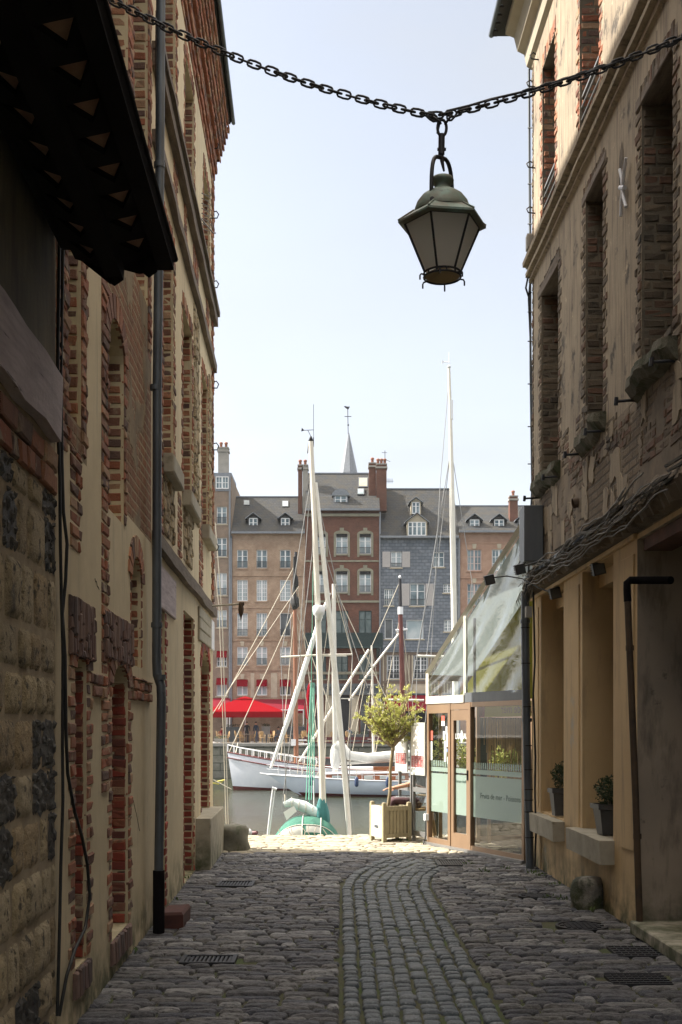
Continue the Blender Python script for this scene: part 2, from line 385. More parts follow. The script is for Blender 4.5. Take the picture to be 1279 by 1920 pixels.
def panemat(name, c1, c2):
    t = NT(name); return t.done(t.ramp(t.noise(.9, 2, .5), [(.35,c1),(.65,c2)]), .08, None, 0, .7)
m_pane = panemat('window pane', (.07,.11,.13), (.24,.31,.34))
m_panec = panemat('curtained pane', (.26,.33,.36), (.46,.50,.52))
m_panedark = panemat('dark pane', (.03,.035,.04), (.09,.10,.11))
m_panegreen = panemat('greenish pane', (.07,.10,.10), (.13,.17,.165))
def transmat(name, c, tr):
    t = NT(name); t.done(c, .95, spec=.03)
    ti = t.n('ShaderNodeBsdfTranslucent'); ti.inputs[0].default_value = (*c,1)
    m = t.n('ShaderNodeMixShader'); m.inputs[0].default_value = tr
    t.l(t.b.outputs[0], m.inputs[1]); t.l(ti.outputs[0], m.inputs[2]); t.l(m.outputs[0], t.out.inputs[0]); return t.mat
m_yellow = transmat('olive yellow awning cloth', (.30,.27,.05), .35)
m_cloudroof = transmat('clouded vinyl roof', (.17,.19,.19), .5)
m_leaft = None
m_frost = transmat('frosted film', (.52,.62,.56), .35)
m_lampglass = transmat('milky lamp glass', (.95,.94,.90), .85)
def leafmat(name, cols, tr):
    t = NT(name); col = t.ramp(t.island(), [((i+.5)/len(cols), tuple(min(.75,x*1.2) for x in q)) for i, q in enumerate(cols)]); t.done(col, .5)
    ti = t.n('ShaderNodeBsdfTranslucent'); t.l(col, ti.inputs[0]); m = t.n('ShaderNodeMixShader'); m.inputs[0].default_value = tr
    t.l(t.b.outputs[0], m.inputs[1]); t.l(ti.outputs[0], m.inputs[2]); t.l(m.outputs[0], t.out.inputs[0]); return t.mat
m_oleaf = leafmat('olive leaves', [(.36,.38,.10),(.50,.50,.16),(.28,.32,.10),(.58,.56,.22),(.42,.42,.14)], .45)
m_redumb = transmat('red parasol cloth', (.25,.006,.011), .2)
m_copper = smat('green patinated copper', (.20,.31,.27), (.18,.13,.10), 7, .6, .4, 30, .002, metal=.3, stain=[((.06,.08,.08), .58, .72, 9, None)])
m_bronzein = smat('ochre lamp inside', (.50,.38,.22), (.35,.27,.17), 8, .6, .3)
t = NT('harbour water')
mp = t.n('ShaderNodeMapping'); mp.inputs['Scale'].default_value = (.9,.45,1); t.l(t.pos(), mp.inputs[0])
h = t.math('ADD', t.noise(5.0, 6, .68, mp.outputs[0], .4), t.math('MULTIPLY', t.noise(.7, 3, .5, mp.outputs[0]), 1.2))
m_water = t.done(t.ramp(t.noise(.12,3), [(.3,(.050,.055,.026)),(.7,(.032,.045,.032))]), .05, t.bump(h, .17, .20), 0, .42)

# ------------------------------------------------------------------ facade with openings
def facade(mb, Fm, u0, u1, v0, v1, holes, matfn=lambda u,v: 0, extra_u=(), extra_v=()):
    us = sorted(set([u0,u1]+[h['u0'] for h in holes]+[h['u1'] for h in holes]+list(extra_u)))
    vs = sorted(set([v0,v1]+[h['v0'] for h in holes]+[h['v1'] for h in holes]+list(extra_v)))
    us = [u for u in us if u0 <= u <= u1]; vs = [v for v in vs if v0 <= v <= v1]
    for i in range(len(us)-1):
        for j in range(len(vs)-1):
            a, b, c, d = us[i], us[i+1], vs[j], vs[j+1]
            mu, mv = (a+b)/2, (c+d)/2
            if any(h['u0'] < mu < h['u1'] and h['v0'] < mv < h['v1'] for h in holes): continue
            mb.face([Fm(a,c,0),Fm(b,c,0),Fm(b,d,0),Fm(a,d,0)], matfn(mu, mv))
    for h in holes:
        a, b, c, d, dp = h['u0'], h['u1'], h['v0'], h['v1'], h.get('depth', .2)
        mi = h.get('rev', 0); bm = h.get('back')
        mb.face([Fm(a,c,0),Fm(a,c,-dp),Fm(a,d,-dp),Fm(a,d,0)], mi)
        mb.face([Fm(b,c,0),Fm(b,c,-dp),Fm(b,d,-dp),Fm(b,d,0)], mi)
        mb.face([Fm(a,c,0),Fm(b,c,0),Fm(b,c,-dp),Fm(a,c,-dp)], mi)
        ar = h.get('arch', 0)
        if not ar: mb.face([Fm(a,d,0),Fm(b,d,0),Fm(b,d,-dp),Fm(a,d,-dp)], mi)
        else:
            n = 10; mid = (a+b)/2; hw = (b-a)/2
            pts = [(mid-hw*math.cos(math.pi*k/n), d-ar+ar*math.sin(math.pi*k/n)) for k in range(n+1)]
            for k in range(n):
                p, q = pts[k], pts[k+1]
                mb.face([Fm(p[0],p[1],0),Fm(q[0],q[1],0),Fm(q[0],d,0),Fm(p[0],d,0)], h.get('arm', matfn(mid, d+.01)))
                mb.face([Fm(p[0],p[1],0),Fm(q[0],q[1],0),Fm(q[0],q[1],-dp),Fm(p[0],p[1],-dp)], mi)
        if bm is not None: mb.face([Fm(a,c,-dp),Fm(b,c,-dp),Fm(b,d,-dp),Fm(a,d,-dp)], bm)

def bricks(mb, Fr, a0, a1, b0, b1, proud=.006, bl=.22, bh=.072, gap=.011, us=1.0, r=rnd, tooth=None, vert=False, mi=0):
    """individual bricks; Fr(a,b,c): a along (real metres scaled by us), b up, c outward"""
    y = b0; row = 0
    while y < b1-.02:
        h = min(bh, b1-y); lo, hi = a0, a1
        if tooth and row % 2: lo, hi = (a0-tooth if tooth < 0 else a0), (a1+tooth if tooth > 0 else a1)
        if tooth and tooth < 0 and row % 2: lo = a0+tooth
        x = lo-(r.random()*bl*.6 if (hi-lo)/us > bl*1.3 else 0)*us
        while x < hi-.01*us:
            L = (bl if r.random() > .3 else bl*.5)*us*r.uniform(.85,1.1)
            x1 = min(x+L, hi)
            if hi-x1 < .05*us: x1 = hi
            xs = max(x, lo)
            if x1-xs > .02*us:
                p = max(.0025, min(proud,.012)*.6+r.uniform(-.003,.006)) if proud < .02 else proud+r.uniform(-.006,.008)
                tl = r.uniform(-.004,.004)
                mb.bev(xs+gap*.5*us, x1-gap*.5*us, y+gap*.5+tl, y+h-gap*.5+tl, -.012, p, .009, mi, Fr, .005, r)
            x = x1
        y += h; row += 1

# ------------------------------------------------------------------ GROUND
S = lambda name, mb, mat, **k: tag(mb.build(name, mat, **k), kind='structure')
g = MB()
g.box(-60, 60, -14, 12.4*K, -3.5, -.022)
S('ground', g, m_joint)
# gutter path of granite setts
def cx(do):
    if do < 8.2: return .45
    return .45+.5*((do-8.2)/2.0)**2*1.25
HW = .445
road = MB(); setts = MB(); quayp = MB()
r2 = random.Random(3)
def stone(mb, cxx, cyy, lx, ly, ang, h=.0, rr=r2, n=12, dome=.004, rnd_=.16):
    ca, sa = math.cos(ang), math.sin(ang)
    r_ = min(lx, ly)*rnd_
    base = []
    for (sx_, sy_) in ((1,1),(-1,1),(-1,-1),(1,-1)):
        X_, Y_ = sx_*(lx/2)*rr.uniform(.93,1.0), sy_*(ly/2)*rr.uniform(.86,1.02)
        o3 = [(X_, Y_-sy_*r_*1.3), (X_-sx_*r_*.35, Y_-sy_*r_*.3), (X_-sx_*r_*1.6, Y_)]
        if sx_*sy_ < 0: o3.reverse()
        base += o3
    base = [(x+rr.uniform(-.003,.003), y+rr.uniform(-.003,.003)) for x, y in base]
    def ring(f, z, j=0): 
        return [(cxx+(x*ca-y*sa)-(x*ca-y*sa)*(1-f[0]), cyy+(x*sa+y*ca)*f[1], z+rr.uniform(-j,j)) for x, y in base]
    tx, ty = rr.uniform(-.03,.03), rr.uniform(-.06,.06)
    def tilt(L_): return [(x, y, z+(x-cxx)*tx+(y-cyy)*ty) for x, y, z in L_]
    bot = ring((1,1), -.05); mid = ring((1,1), h-.012); top = tilt(ring((1-.010/lx*1.6, 1-.010/ly*1.6), h-.002, .0015)); inn = tilt(ring((.62,.58), h+dome, .002))
    vs = bot+mid+top+inn+[(cxx, cyy, h+dome+rr.uniform(-.002,.002))]
    fs = []
    for q in range(3):
        for k in range(n):
            k2 = (k+1)%n; fs.append((q*n+k, q*n+k2, (q+1)*n+k2, (q+1)*n+k))
    for k in range(n): fs.append((3*n+k, 3*n+(k+1)%n, 4*n))
    mb.add(vs, fs, 0, True)
GR = []  # clear zones for covers: (x0,x1,y0,y1)
def zone(px0, px1, py0, py1):
    d0, d1 = gd(py1), gd(py0)
    dm = (d0+d1)/2
    z_ = ((px0-640)/F*dm, (px1-640)/F*dm, d0*K, d1*K); GR.append(z_); return z_
gz = dict(a=zone(340,443,1791,1806), b=zone(408,476,1652,1662), c=zone(1148,1262,1773,1792), d=zone(1140,1250,1824,1844),
          e=zone(1042,1140,1727,1744), f=zone(972,1044,1674,1685), g=zone(818,878,1612,1623))
Y = 4.1
while Y < 12.36*K:
    do = Y/K; pitch = r2.uniform(.075,.122)
    x = xl(do)-.10; end = (xr(do) if do < 9.7 else 4.2)+.05
    if do > 11.0: x = -6
    slope = r2.uniform(-.012,.012)
    while x < end:
        L = r2.choice([.12,.16,.2,.24,.28,.33])*r2.uniform(.9,1.15)
        c0 = x+L/2; yy = Y+pitch/2+slope*c0+.03*math.sin(c0*2.1+Y*.7)
        ok = True; Ls = L
        if yy/K < 10.15:
            gl, gr = cx(yy/K)-HW-.012, cx(yy/K)+HW+.012
            e0, e1 = c0-L/2, c0+L/2
            if e0 < gl < e1: e1 = gl
            elif e0 < gr < e1: e0 = gr
            elif e0 >= gl and e1 <= gr: ok = False
            Ls = e1-e0; c0 = (e0+e1)/2
            if Ls < .05: ok = False
        if ok and any(z[0]-.03 < c0 < z[1]+.03 and z[2]-.03 < yy < z[3]+.03 for z in GR): ok = False
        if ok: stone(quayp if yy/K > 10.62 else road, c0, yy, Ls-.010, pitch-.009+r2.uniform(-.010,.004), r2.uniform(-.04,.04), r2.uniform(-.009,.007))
        x += L
    Y += pitch
S('cobbled_street', road, m_cobble); S('sun_tinted_quay_paving', quayp, m_sunpave)
ncol = 8; wcol = 2*HW/ncol
for c in range(ncol):
    off = -HW+wcol*(c+.5); Y = 4.1+r2.random()*.1
    while Y/K < 10.15:
        L = r2.uniform(.085,.125) if c in (0,1,6,7) else r2.uniform(.09,.15)
        do = (Y+L/2)/K
        dx = (cx(do+.05)-cx(do-.05))/(.1*K); nl = math.sqrt(1+dx*dx)
        X = cx(do)+off*nl; yy = Y+L/2-off*dx*.6
        if not any(z[0]-.03 < X < z[1]+.03 and z[2]-.03 < yy < z[3]+.03 for z in GR):
            stone(setts, X+r2.uniform(-.008,.008), yy, wcol-(.014 if c in (0,1,6,7) else .006)+r2.uniform(-.006,.006), L-.010, -math.atan(dx), r2.uniform(-.012,.004)-.006*math.cos((c-3.5)*.8), dome=.003)
        Y += L
S('granite_gutter_paving', setts, m_granite)
w = MB(); w.face([(-150,10,-2.5),(150,10,-2.5),(150,110,-2.5),(-150,110,-2.5)])
S('water', w, m_water)
DQ = 67.0; GZ = .37
fq = MB(); fq.box(-150, 150, DQ*K, 150*K, -4, GZ-.25)
S('quay_wall', fq, m_quay)
fq = MB(); fq.box(-150, 150, DQ*K-.12, 150*K, GZ-.246, GZ)
S('quay_pavement', fq, m_quaytop)
wb = MB(); wb.box(-150,150,11,150*K,-6,-5.2); S('harbour_bed', wb, m_soil)

# covers and grates
def cover(key, name, label, kind, grp=None):
    x0,x1,y0,y1 = gz[key]; mb = MB()
    if kind == 'grate':
        e = empty(name, ((x0+x1)/2,(y0+y1)/2,0), label, 'drain grate', grp)
        fr = MB()
        for (a,b,c,d) in ((x0,x1,y0,y0+.03),(x0,x1,y1-.03,y1),(x0,x0+.03,y0+.03,y1-.03),(x1-.03,x1,y0+.03,y1-.03)): fr.box(a,b,c,d,-.05,.006)
        fr.build('frame', m_iron, e)
        n = int((x1-x0)/.034)
        for i in range(n):
            xx = x0+.03+(x1-x0-.06)*(i+.5)/n; mb.box(xx-.009, xx+.009, y0+.03, y1-.03, -.04, .0)
        mb.build('bars', m_iron, e)
    else:
        e = empty(name, ((x0+x1)/2,(y0+y1)/2,0), label, 'manhole cover', grp)
        c = ((x0+x1)/2,(y0+y1)/2,0); rx = (x1-x0)/2; ry = (y1-y0)/2
        rr = min(rx, ry*1.0)
        if kind == 'plate':
            mb.box(x0,x1,y0,y1,-.05,-.002); q = MB()
            for i in range(9):
                for j in range(5):
                    xx = x0+(x1-x0)*(i+.5)/9; yy = y0+(y1-y0)*(j+.5)/5
                    q.box(xx-.018,xx+.018,yy-.012,yy+.012,-.004,.005)
            mb.build('plate', m_iron, e); q.build('tread_pattern', m_iron, e)
        else:
            vs = MB(); Mx = Matrix.Translation(c)@Matrix.Diagonal((1, ry/rx, 1, 1))
            vs.lathe([(0,-.003),(rx*.86,-.003),(rx*.86,-.02),(rx*.9,-.02),(rx*.9,.004),(rx,.004),(rx,-.05)], n=28, M=Mx, smooth=False)
            q = MB()
            for i in range(-4,5):
                for j in range(-4,5):
                    if i*i+j*j < 17: q.box(c[0]+i*rx*.19-.016,c[0]+i*rx*.19+.016,c[1]+j*ry*.19-.012,c[1]+j*ry*.19+.012,-.006,.006)
            vs.build('plate', m_iron, e); q.build('tread_pattern', m_iron, e)
cover('a','drain_grate','iron bar grate in the cobbles nearest the left wall','grate')
cover('b','drain_grate','iron bar grate in cobbles before the round bollard at the left building corner','grate')
cover('g','drain_grate','slotted gutter grate where the granite strip ends by the veranda door','grate')
cover('c','manhole_cover','rectangular iron plate in the cobbles below the doorstep at right','plate')
cover('d','manhole_cover','rectangular iron plate in cobbles at the lower right, nearest the camera','plate')
cover('e','manhole_cover','round iron manhole cover in the cobbles in front of the rough guard stone','round')
cover('f','manhole_cover','small oval iron cover in the cobbles left of the guard stone, farther away','round')

# ------------------------------------------------------------------ LEFT BUILDINGS
# A: stone house
A = empty('stone_house', (xl(4), 3.0*K, 0), 'half rubble-stone house at far left with timber beam and black dogtooth eave', 'house')
SX = -1.6; dA = dL(104)
wm = MB()
wm.box(-9, -1.9, SX*K, dA*K-.02, 0, 12, 1)
facade(wm, LW, SX, dA, 0, 3.0, [], lambda u,v: 0)
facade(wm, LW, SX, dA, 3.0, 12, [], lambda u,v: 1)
wm.face([LW(dA,0,0),LW(dA,12,0),LW(dA,12,-.7),LW(dA,0,-.7)], 1)
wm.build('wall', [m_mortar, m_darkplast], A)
# rubble stones and flints
st = MB(); fl = MB(); r3 = random.Random(11)
v = .0
while v < 2.70:
    h = r3.uniform(.15,.30); h = min(h, 2.74-v); u = 2.2
    while u < dA-.02:
        L = r3.uniform(.12,.26); u1 = min(u+L, dA-.01)
        if dA-u1 < .06: u1 = dA-.01
        flint = (math.sin(v*5.3+1.1)+math.sin(u*9+v*4)) > .75 and u > 3.2
        if flint:
            x = u; fl.face([LW(u+(u1-u)*(.5+.5*math.cos(q_*.5236)*r3.uniform(.82,1.12)), v+h*(.5+.5*math.sin(q_*.5236)*r3.uniform(.85,1.15)), .002) for q_ in range(12)])
            while x < u1-.012:
                w_ = r3.uniform(.022,.055)
                yv = v
                while yv < v+h-.02:
                    if r3.random() < .13: yv += .05; continue
                    hh = r3.uniform(.05,.11)
                    x2 = min(x+w_, u1); y2 = min(yv+hh, v+h)
                    gx = 3; vs = []
                    for j in range(gx+1):
                        for i in range(gx+1):
                            e_ = (i in (0,gx)) or (j in (0,gx))
                            vs.append(LW(x+.003+(x2-x-.006)*i/gx+r3.uniform(-.003,.003), yv+.004+(y2-yv-.008)*j/gx+r3.uniform(-.006,.006), -.006 if e_ else r3.uniform(.004,.018)))
                    fl.add(vs, [(j*(gx+1)+i, j*(gx+1)+i+1, (j+1)*(gx+1)+i+1, (j+1)*(gx+1)+i) for j in range(gx) for i in range(gx)], 0, False)
                    yv = y2
                x = x2 if x2 > x+.001 else u1
        else:
            gx, gy = 7, 6; vs = []; base = r3.uniform(.006,.018)
            for j in range(gy+1):
                for i in range(gx+1):
                    e_ = (i in (0,gx)) or (j in (0,gy))
                    vs.append(LW(u+.004+(u1-u-.008)*i/gx+r3.uniform(-.003,.003)*e_, v+.005+(h-.010)*j/gy+r3.uniform(-.005,.005)*e_, -.006 if e_ else base+r3.uniform(-.004,.004)))
            fs = [(j*(gx+1)+i, j*(gx+1)+i+1, (j+1)*(gx+1)+i+1, (j+1)*(gx+1)+i) for j in range(gy) for i in range(gx)]
            st.add(vs, fs, 0, True)
        u = u1
    v += h
st.build('rubble_stone', m_limestone, A); tag(fl.build('flint', m_flint, A), kind='stuff')
bk = MB(); bricks(bk, LW, 2.4, dA-.01, 2.74, 2.97, .02, us=1/K, bl=.26, bh=.11, r=r3); bk.build('brick_course', m_brick, A)
tb = MB(); vs = []
n = 14
for i in range(n+1):
    u = 2.2+(4.02-2.2)*i/n; wv = .012*math.sin(i*1.7)
    vs += [LW(u, 3.0+wv, .0), LW(u, 3.0+wv*.8, .055+wv*.3), LW(u, 3.31+wv*.6, .06), LW(u, 3.32+wv, .0)]
tb.add(vs, [(i*4+k, (i+1)*4+k, (i+1)*4+k+1, i*4+k+1) for i in range(n) for k in range(3)]+[(n*4,n*4+1,n*4+2,n*4+3)])
tb.build('timber_beam', m_timberv, A)
# eave
E1 = 4.08; E0 = -1.6
ev = MB()
prof = [(0,4.10),(.10,3.93),(.275,3.79),(.345,3.86),(.42,3.84),(.48,3.85),(.53,3.90),(.585,3.885),(.60,3.93),(.58,3.96),(0,4.6)]
flat = lambda a, b, o0, o1, z0, z1: ev.face([LW(a,z0,o0),LW(b,z0,o0),LW(b,z1,o1),LW(a,z1,o1)])
# end face and top
ev.face([LW(E1,z,o) for o,z in prof]); ev.lathe([(0,-.06),(.045,-.03),(.05,.05),(0,.06)], LW(E1-.02,3.83,.30), 5); ev.lathe([(0,-.05),(.04,-.02),(.05,.05),(0,.06)], LW(E1-.02,3.86,.47), 5)
 
for (o,z),(o2,z2) in zip(prof[-4:-1], prof[-3:]): flat(E0,E1,o,o2,z,z2)
flat(E0,E1,0,.06,4.10,4.045)
# central beam and outer beam
def beam(o0,o1,z0,z1,e=E1):
    ev.hexa([LW(E0,z0,o0),LW(e,z0,o0),LW(e,z0,o1),LW(E0,z0,o1),LW(E0,z1,o0),LW(e,z1,o0),LW(e,z1,o1),LW(E0,z1,o1)])
beam(.262,.345,3.80,3.95,E1-.02); beam(.505,.585,3.87,3.93,E1+.02); beam(.05,.10,3.93,4.05,E1-.05)
ev.box(0,0,0,0,0,0)
pk = MB()
def dogrow(o0, o1, z0, z1, phase):
    u = 1.6+phase; pitch = .172
    while u < E1:
        a, b = u, min(u+pitch, E1)
        def q(uu, t_, dz=0): return LW(uu, z0+(z1-z0)*t_+dz, o0+(o1-o0)*t_)
        c = [q(a,0),q(b,0),q(b,1),q(a,1)]
        if b-a < pitch*.98: ev.face(c); break
        T = [(a+.03,.06),(a+.03,.94),(b-.03,.55)]
        t3 = [q(*p) for p in T]; tt = [q(p[0],p[1],.028) for p in T]
        ev.face([c[0],t3[0],t3[1],c[3]]); ev.face([c[3],t3[1],t3[2],c[2]]); ev.face([c[0],c[1],t3[2],t3[0]]); ev.face([c[1],c[2],t3[2]])
        for i in range(3): ev.face([t3[i],t3[(i+1)%3],tt[(i+1)%3],tt[i]])
        pk.face(tt)
        u = b
dogrow(.10,.262,3.915,3.86,.05); dogrow(.345,.505,3.875,3.91,.02)
# ragged tooth blocks at the end
for (o,z,s_) in ((.20,3.80,.05),(.33,3.78,.05),(.43,3.82,.045),(.545,3.84,.045)):
    pass
ev.build('black_eave', m_black, A); pk.build_faces('eave_board', m_pocket, A)
gt = MB(); gt.tube([LW(E0,3.93,.59),LW(E1+.03,3.93,.59)], .016, 8); gt.build('gutter', m_black, A)
cb = MB()
cpts = [(101,400),(99,520),(97,680),(98,820),(101,900),(102,1020),(104,1120),(107,1230),(106,1400),(107,1500),(103,1620),(100,1760),(96,1905)]
dC = dL(106)
cb.tube([P(x,y,dL(x+6)-.02)+Vector((.03,0,0)) for x,y in cpts], .0085, 6)
cpts = [(106,400),(104,520),(101,690),(103,860),(106,960),(113,1020),(110,1090),(104,1150),(109,1230),(111,1380),(114,1450),(127,1520),(142,1570),(152,1620),(157,1680),(148,1740),(128,1780),(112,1830),(98,1905)]
cb.tube([P(x,y,dL(max(x,110)+4)-.03)+Vector((.035,0,0)) for x,y in cpts], .009, 6)
cb.build('cable', m_cable, A)

# B + C walls
def hole(pa, pb, v0, v1, fr=dL, **k): 
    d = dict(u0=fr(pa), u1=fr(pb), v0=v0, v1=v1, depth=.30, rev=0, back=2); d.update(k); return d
def lrow(B, holes, wallmats, u0, u1, top, matfn, brickm, name, tops=()):
    wb_ = MB(); facade(wb_, LW, u0, u1, 0, top, holes, matfn, extra_v=tops, extra_u=[])
    return wb_
def jambs(mb, Fw, hs, us, near=.13, far=.13, side=1, revd=.27, r=rnd, course=.074):
    for h in hs:
        if h.get('nob'): continue
        a, b, c, d = h['u0'], h['u1'], h['v0'], h['v1']
        ar = h.get('arch', 0)
        nw, fw = h.get('nw', near)*us, h.get('fw', far)*us
        if nw: bricks(mb, Fw, a-nw, a, c, d, .010, us=us, tooth=-.06*us if nw > .06*us else None, r=r, bl=.2, bh=course)
        if fw: bricks(mb, Fw, b, b+fw, c, d, .010, us=us, tooth=.06*us if fw > .06*us else None, r=r, bl=.2, bh=course)
        # far reveal, facing the viewer
        Fr = lambda x, y, z, b=b: Fw(b-z*us, y, -x)
        bricks(mb, Fr, .012, revd, c, d-ar*.7, .006, bl=.21, r=r, bh=course)
        if ar:   # rowlock arch
            n = 9; mid = (a+b)/2; hw = (b-a)/2
            for k in range(n):
                t0, t1 = math.pi*k/n, math.pi*(k+1)/n
                def q(t_, s_, z): return Fw(mid-(hw+s_*us)*math.cos(t_), d-ar+(ar+s_)*math.sin(t_), z)
                g0, g1 = t0+.04, t1-.04
                mb.hexa([q(g0,.0,-.02),q(g1,.0,-.02),q(g1,.15,-.02),q(g0,.15,-.02),q(g0,.0,.014),q(g1,.0,.014),q(g1,.15,.014),q(g0,.15,.014)])
        elif h.get('lint', True):
            Fl = lambda x, y, z, d=d, a=a: Fw(a-.06*us+y*us, d+x, z)
            bricks(mb, Fl, 0, .15, 0, (b-a)/us+.12, .010, bl=.3, bh=.07, r=r)
US = 1/K
Bd = empty('brick_house', (xl(5), dA*K, 0), 'cream rendered and brick house at left between cables and zinc drainpipe', 'house')
uB0, uB1 = dA, dL(284)
HB = [hole(141,162,.30,2.02,arch=.10), hole(210,240,.24,2.02,arch=.14), hole(246,264,2.05,2.85,arch=.17, nw=.05, fw=.05),
      hole(128,152,3.25,4.9,nw=.10), hole(203,232,2.98,4.25,arch=.18,nw=.10,fw=.08), hole(207,240,5.0,8.2), hole(250,277,4.9,8.2,fw=.06),
      hole(150,188,5.2,8.2)]
def mB(u, v):
    if v < 3.08: return 0
    if dL(163) < u < dL(190) and v < 4.9: return 0
    return 1
wb_ = MB(); facade(wb_, LW, uB0, uB1, 0, 9.6, HB, mB, extra_v=(3.08,4.9), extra_u=(dL(163),dL(190)))
wb_.box(-9, -2.15, dA*K, uB1*K, 0, 9.6, 0)
wb_.build('wall', [m_cream, m_rubble, m_darkin], Bd)
bq = MB()
for h in HB: q_ = MB(); jambs(q_, LW, [h], US, r=r3); q_.build('brick_jamb', m_brick, Bd)
# soldier lintels over the lower openings, short belt
for (pa,pb,z0,z1) in ((128,173,1.98,2.30),(193,246,2.03,2.33)):
    Fl = lambda x, y, z, u0=dL(pa): LW(u0+y*US, z0+x, z)
    ln_ = MB(); bricks(ln_, Fl, 0, z1-z0, 0, (dL(pb)-dL(pa))*K, .026, bl=.17, bh=.06, gap=.008, r=r3); ln_.build('soldier_lintel', m_lint, Bd)
bricks(bq, LW, dL(173), dL(195), 1.78, 1.93, .022, us=US, r=r3); bricks(bq, LW, dL(246), dL(281), 1.80, 1.97, .022, us=US, r=r3)
# brick piers in the upper part
for (pa,pb,z0,z1) in ((105,127,3.02,4.3),(190,202,1.2,5.0),(192,205,4.9,8.6),(240,250,4.9,8.6),(277,283,4.5,8.6),(152,160,3.1,5)):
    bp_ = MB(); bricks(bp_, LW, dL(pa), dL(pb), z0, z1, .014, us=US, tooth=.05*US, r=r3); bp_.build('brick_pier', m_brick, Bd)
bricks(bq, LW, dL(131), dL(150), 2.55, 3.1, .012, us=US, tooth=.05*US, r=r3)
bq.build('brickwork', m_brick, Bd)
for h in HB[:2]:
    rb = MB()
    Fr = lambda x, y, z, b=h['u1']: LW(b-z*US, y, -x)
    bricks(rb, Fr, .012, .27, h['v0'], h['v1']-.1, .012, bl=.21, r=r3)
    rb.build('red_brick_reveal', m_brickred, Bd)
for h in HB[:2]:
    rb = MB()
    Fs = lambda x, y, z, h=h: LW(h['u0']-.05+y*US, h['v0']-.16+x, z)
    bricks(rb, Fs, 0, .16, 0, (h['u1']-h['u0']+.10)*K, .025, bl=.4, bh=.08, r=r3)
    rb.build('brick_sill', m_lint, Bd)
def pipe(parent, pts, r, mat, name='drainpipe', collars=()):
    mb = MB(); mb.tube(pts, r, 12)
    for c in collars:
        mb.tube([c-Vector((0,0,.02)), c+Vector((0,0,.02))], r*1.22, 12)
    return mb.build(name, mat, parent)
dp = 6.46
pp = [P(291,-60,dp),P(289,300,dp),P(284,720,dp),P(283,1240,dp),P(284,1265,dp),P(291,1285,dp),P(292,1310,dp),P(287,1632,dp)]
PX = Vector((.045,0,0))
pipe(Bd, [p+PX for p in pp], .0365, m_zinc, 'drainpipe', [p+PX for p in (P(288,310,dp),P(281,727,dp),P(283,1172,dp),P(290,1270,dp))])
pipe(Bd, [P(287,1632,dp)+PX,P(287,1752,dp)+PX], .046, m_black, 'pipe_foot')
cb = MB(); cb.tube([P(x,y,dL(280))+Vector((.05,0,0)) for x,y in ((281,20),(280,120),(281,200),(284,280),(285,330),(282,345),(283,600))], .005, 5); cb.build('cable', m_cable, Bd)

for (x0,y0,x1,y1) in ((222,1180,236,1215),(178,1085,186,1105),(250,1500,262,1560)):
    q = MB(); n_ = 9; q.tube([LW(dL(x0+(x1-x0)*k/n_), zz(y0+(y1-y0)*k/n_, dL(x0+(x1-x0)*k/n_))+r3.uniform(-.01,.01), .0005) for k in range(n_+1)], .0022, 4); q.build('crack', m_darkin, Bd)
# C corner house
Cd = empty('corner_house', (xl(8), uB1*K, 0), 'tall brick and cream corner house at left with corbelled brick cornice by the quay', 'house')
uC1 = 11.0
HC = [hole(298,309,.03,2.78,nw=.0,fw=.10,lint=False), hole(345,363,.02,2.80,nw=.05,fw=.04,lint=False), hole(377,392,.44,2.56,arch=.25,nw=.05,fw=.06),
      hole(306,325,3.93,6.05,nw=.14), hole(343,360,3.95,5.86,nw=.09,fw=.10), hole(379,390,4.0,5.87,nw=.12,fw=.05),
      hole(308,329,7.2,8.7,nw=.10), hole(347,364,7.2,8.55,nw=.09,fw=.09), hole(382,393,7.2,8.4,nw=.10,fw=.05)]
wc = MB(); facade(wc, LW, uB1, uC1, 0, 8.9, HC, lambda u,v: 0)
wc.face([LW(uC1,0,0),LW(uC1,8.9,0),LW(uC1,8.9,-.6),LW(uC1,0,-.6)], 0)
wc.box(-9, -2.25, uB1*K, uC1*K-.01, 0, 9.6, 0)
wc.build('wall', [m_cream, m_rubble, m_darkin], Cd)
cq = MB()
for h in HC[3:]: q_ = MB(); jambs(q_, LW, [h], US, r=r3); q_.build('brick_jamb', m_brick, Cd)
bricks(cq, LW, uC1-.12, uC1+.005, 3.2, 8.9, .02, us=US, r=r3, tooth=-.1*US, bl=.14)
Fe = lambda x, y, z: Vector((xl(uC1)-x, uC1*K+z+.004, y))
bricks(cq, Fe, -.015, .5, 3.2, 8.9, .012, r=r3)
for (pa,pb,z0,z1) in ((333,340,3.2,3.9),(325,333,6.45,6.95),(297,306,3.2,3.9),(362,372,6.45,6.95),(373,380,3.2,4.0),(300,306,6.45,6.95),(345,350,6.45,6.95),(386,392,6.45,6.95)):
    bp_ = MB(); bricks(bp_, LW, dL(pa), dL(pb), z0, z1, .014, us=US, r=r3); bp_.build('brick_pier', m_brick, Cd)
cq.build('brickwork', m_brick, Cd)
for h in HC[:3]: cr_ = MB(); jambs(cr_, LW, [h], US, r=r3, far=.1); cr_.build('red_brick_reveal', m_brickred, Cd)
# rough stone panels between openings
for (pa,pb,z0,z1) in ((363,372,3.9,6.2),(306,324,3.3,3.82),(344,359,3.3,3.85),(391,394.5,3.9,6.0)):
    rp = MB(); u = dL(pa)
    while u < dL(pb)-.02:
        v = z0; wd = r3.uniform(.09,.16)
        while v < z1:
            h = r3.uniform(.08,.16)
            rp.bev(u, min(u+wd, dL(pb)), v, v+h-.01, -.01, r3.uniform(.012,.03), .012, 0, LW, .008, r3)
            v += h
        u += wd
    rp.build('rubble_panel', m_limestone, Cd)
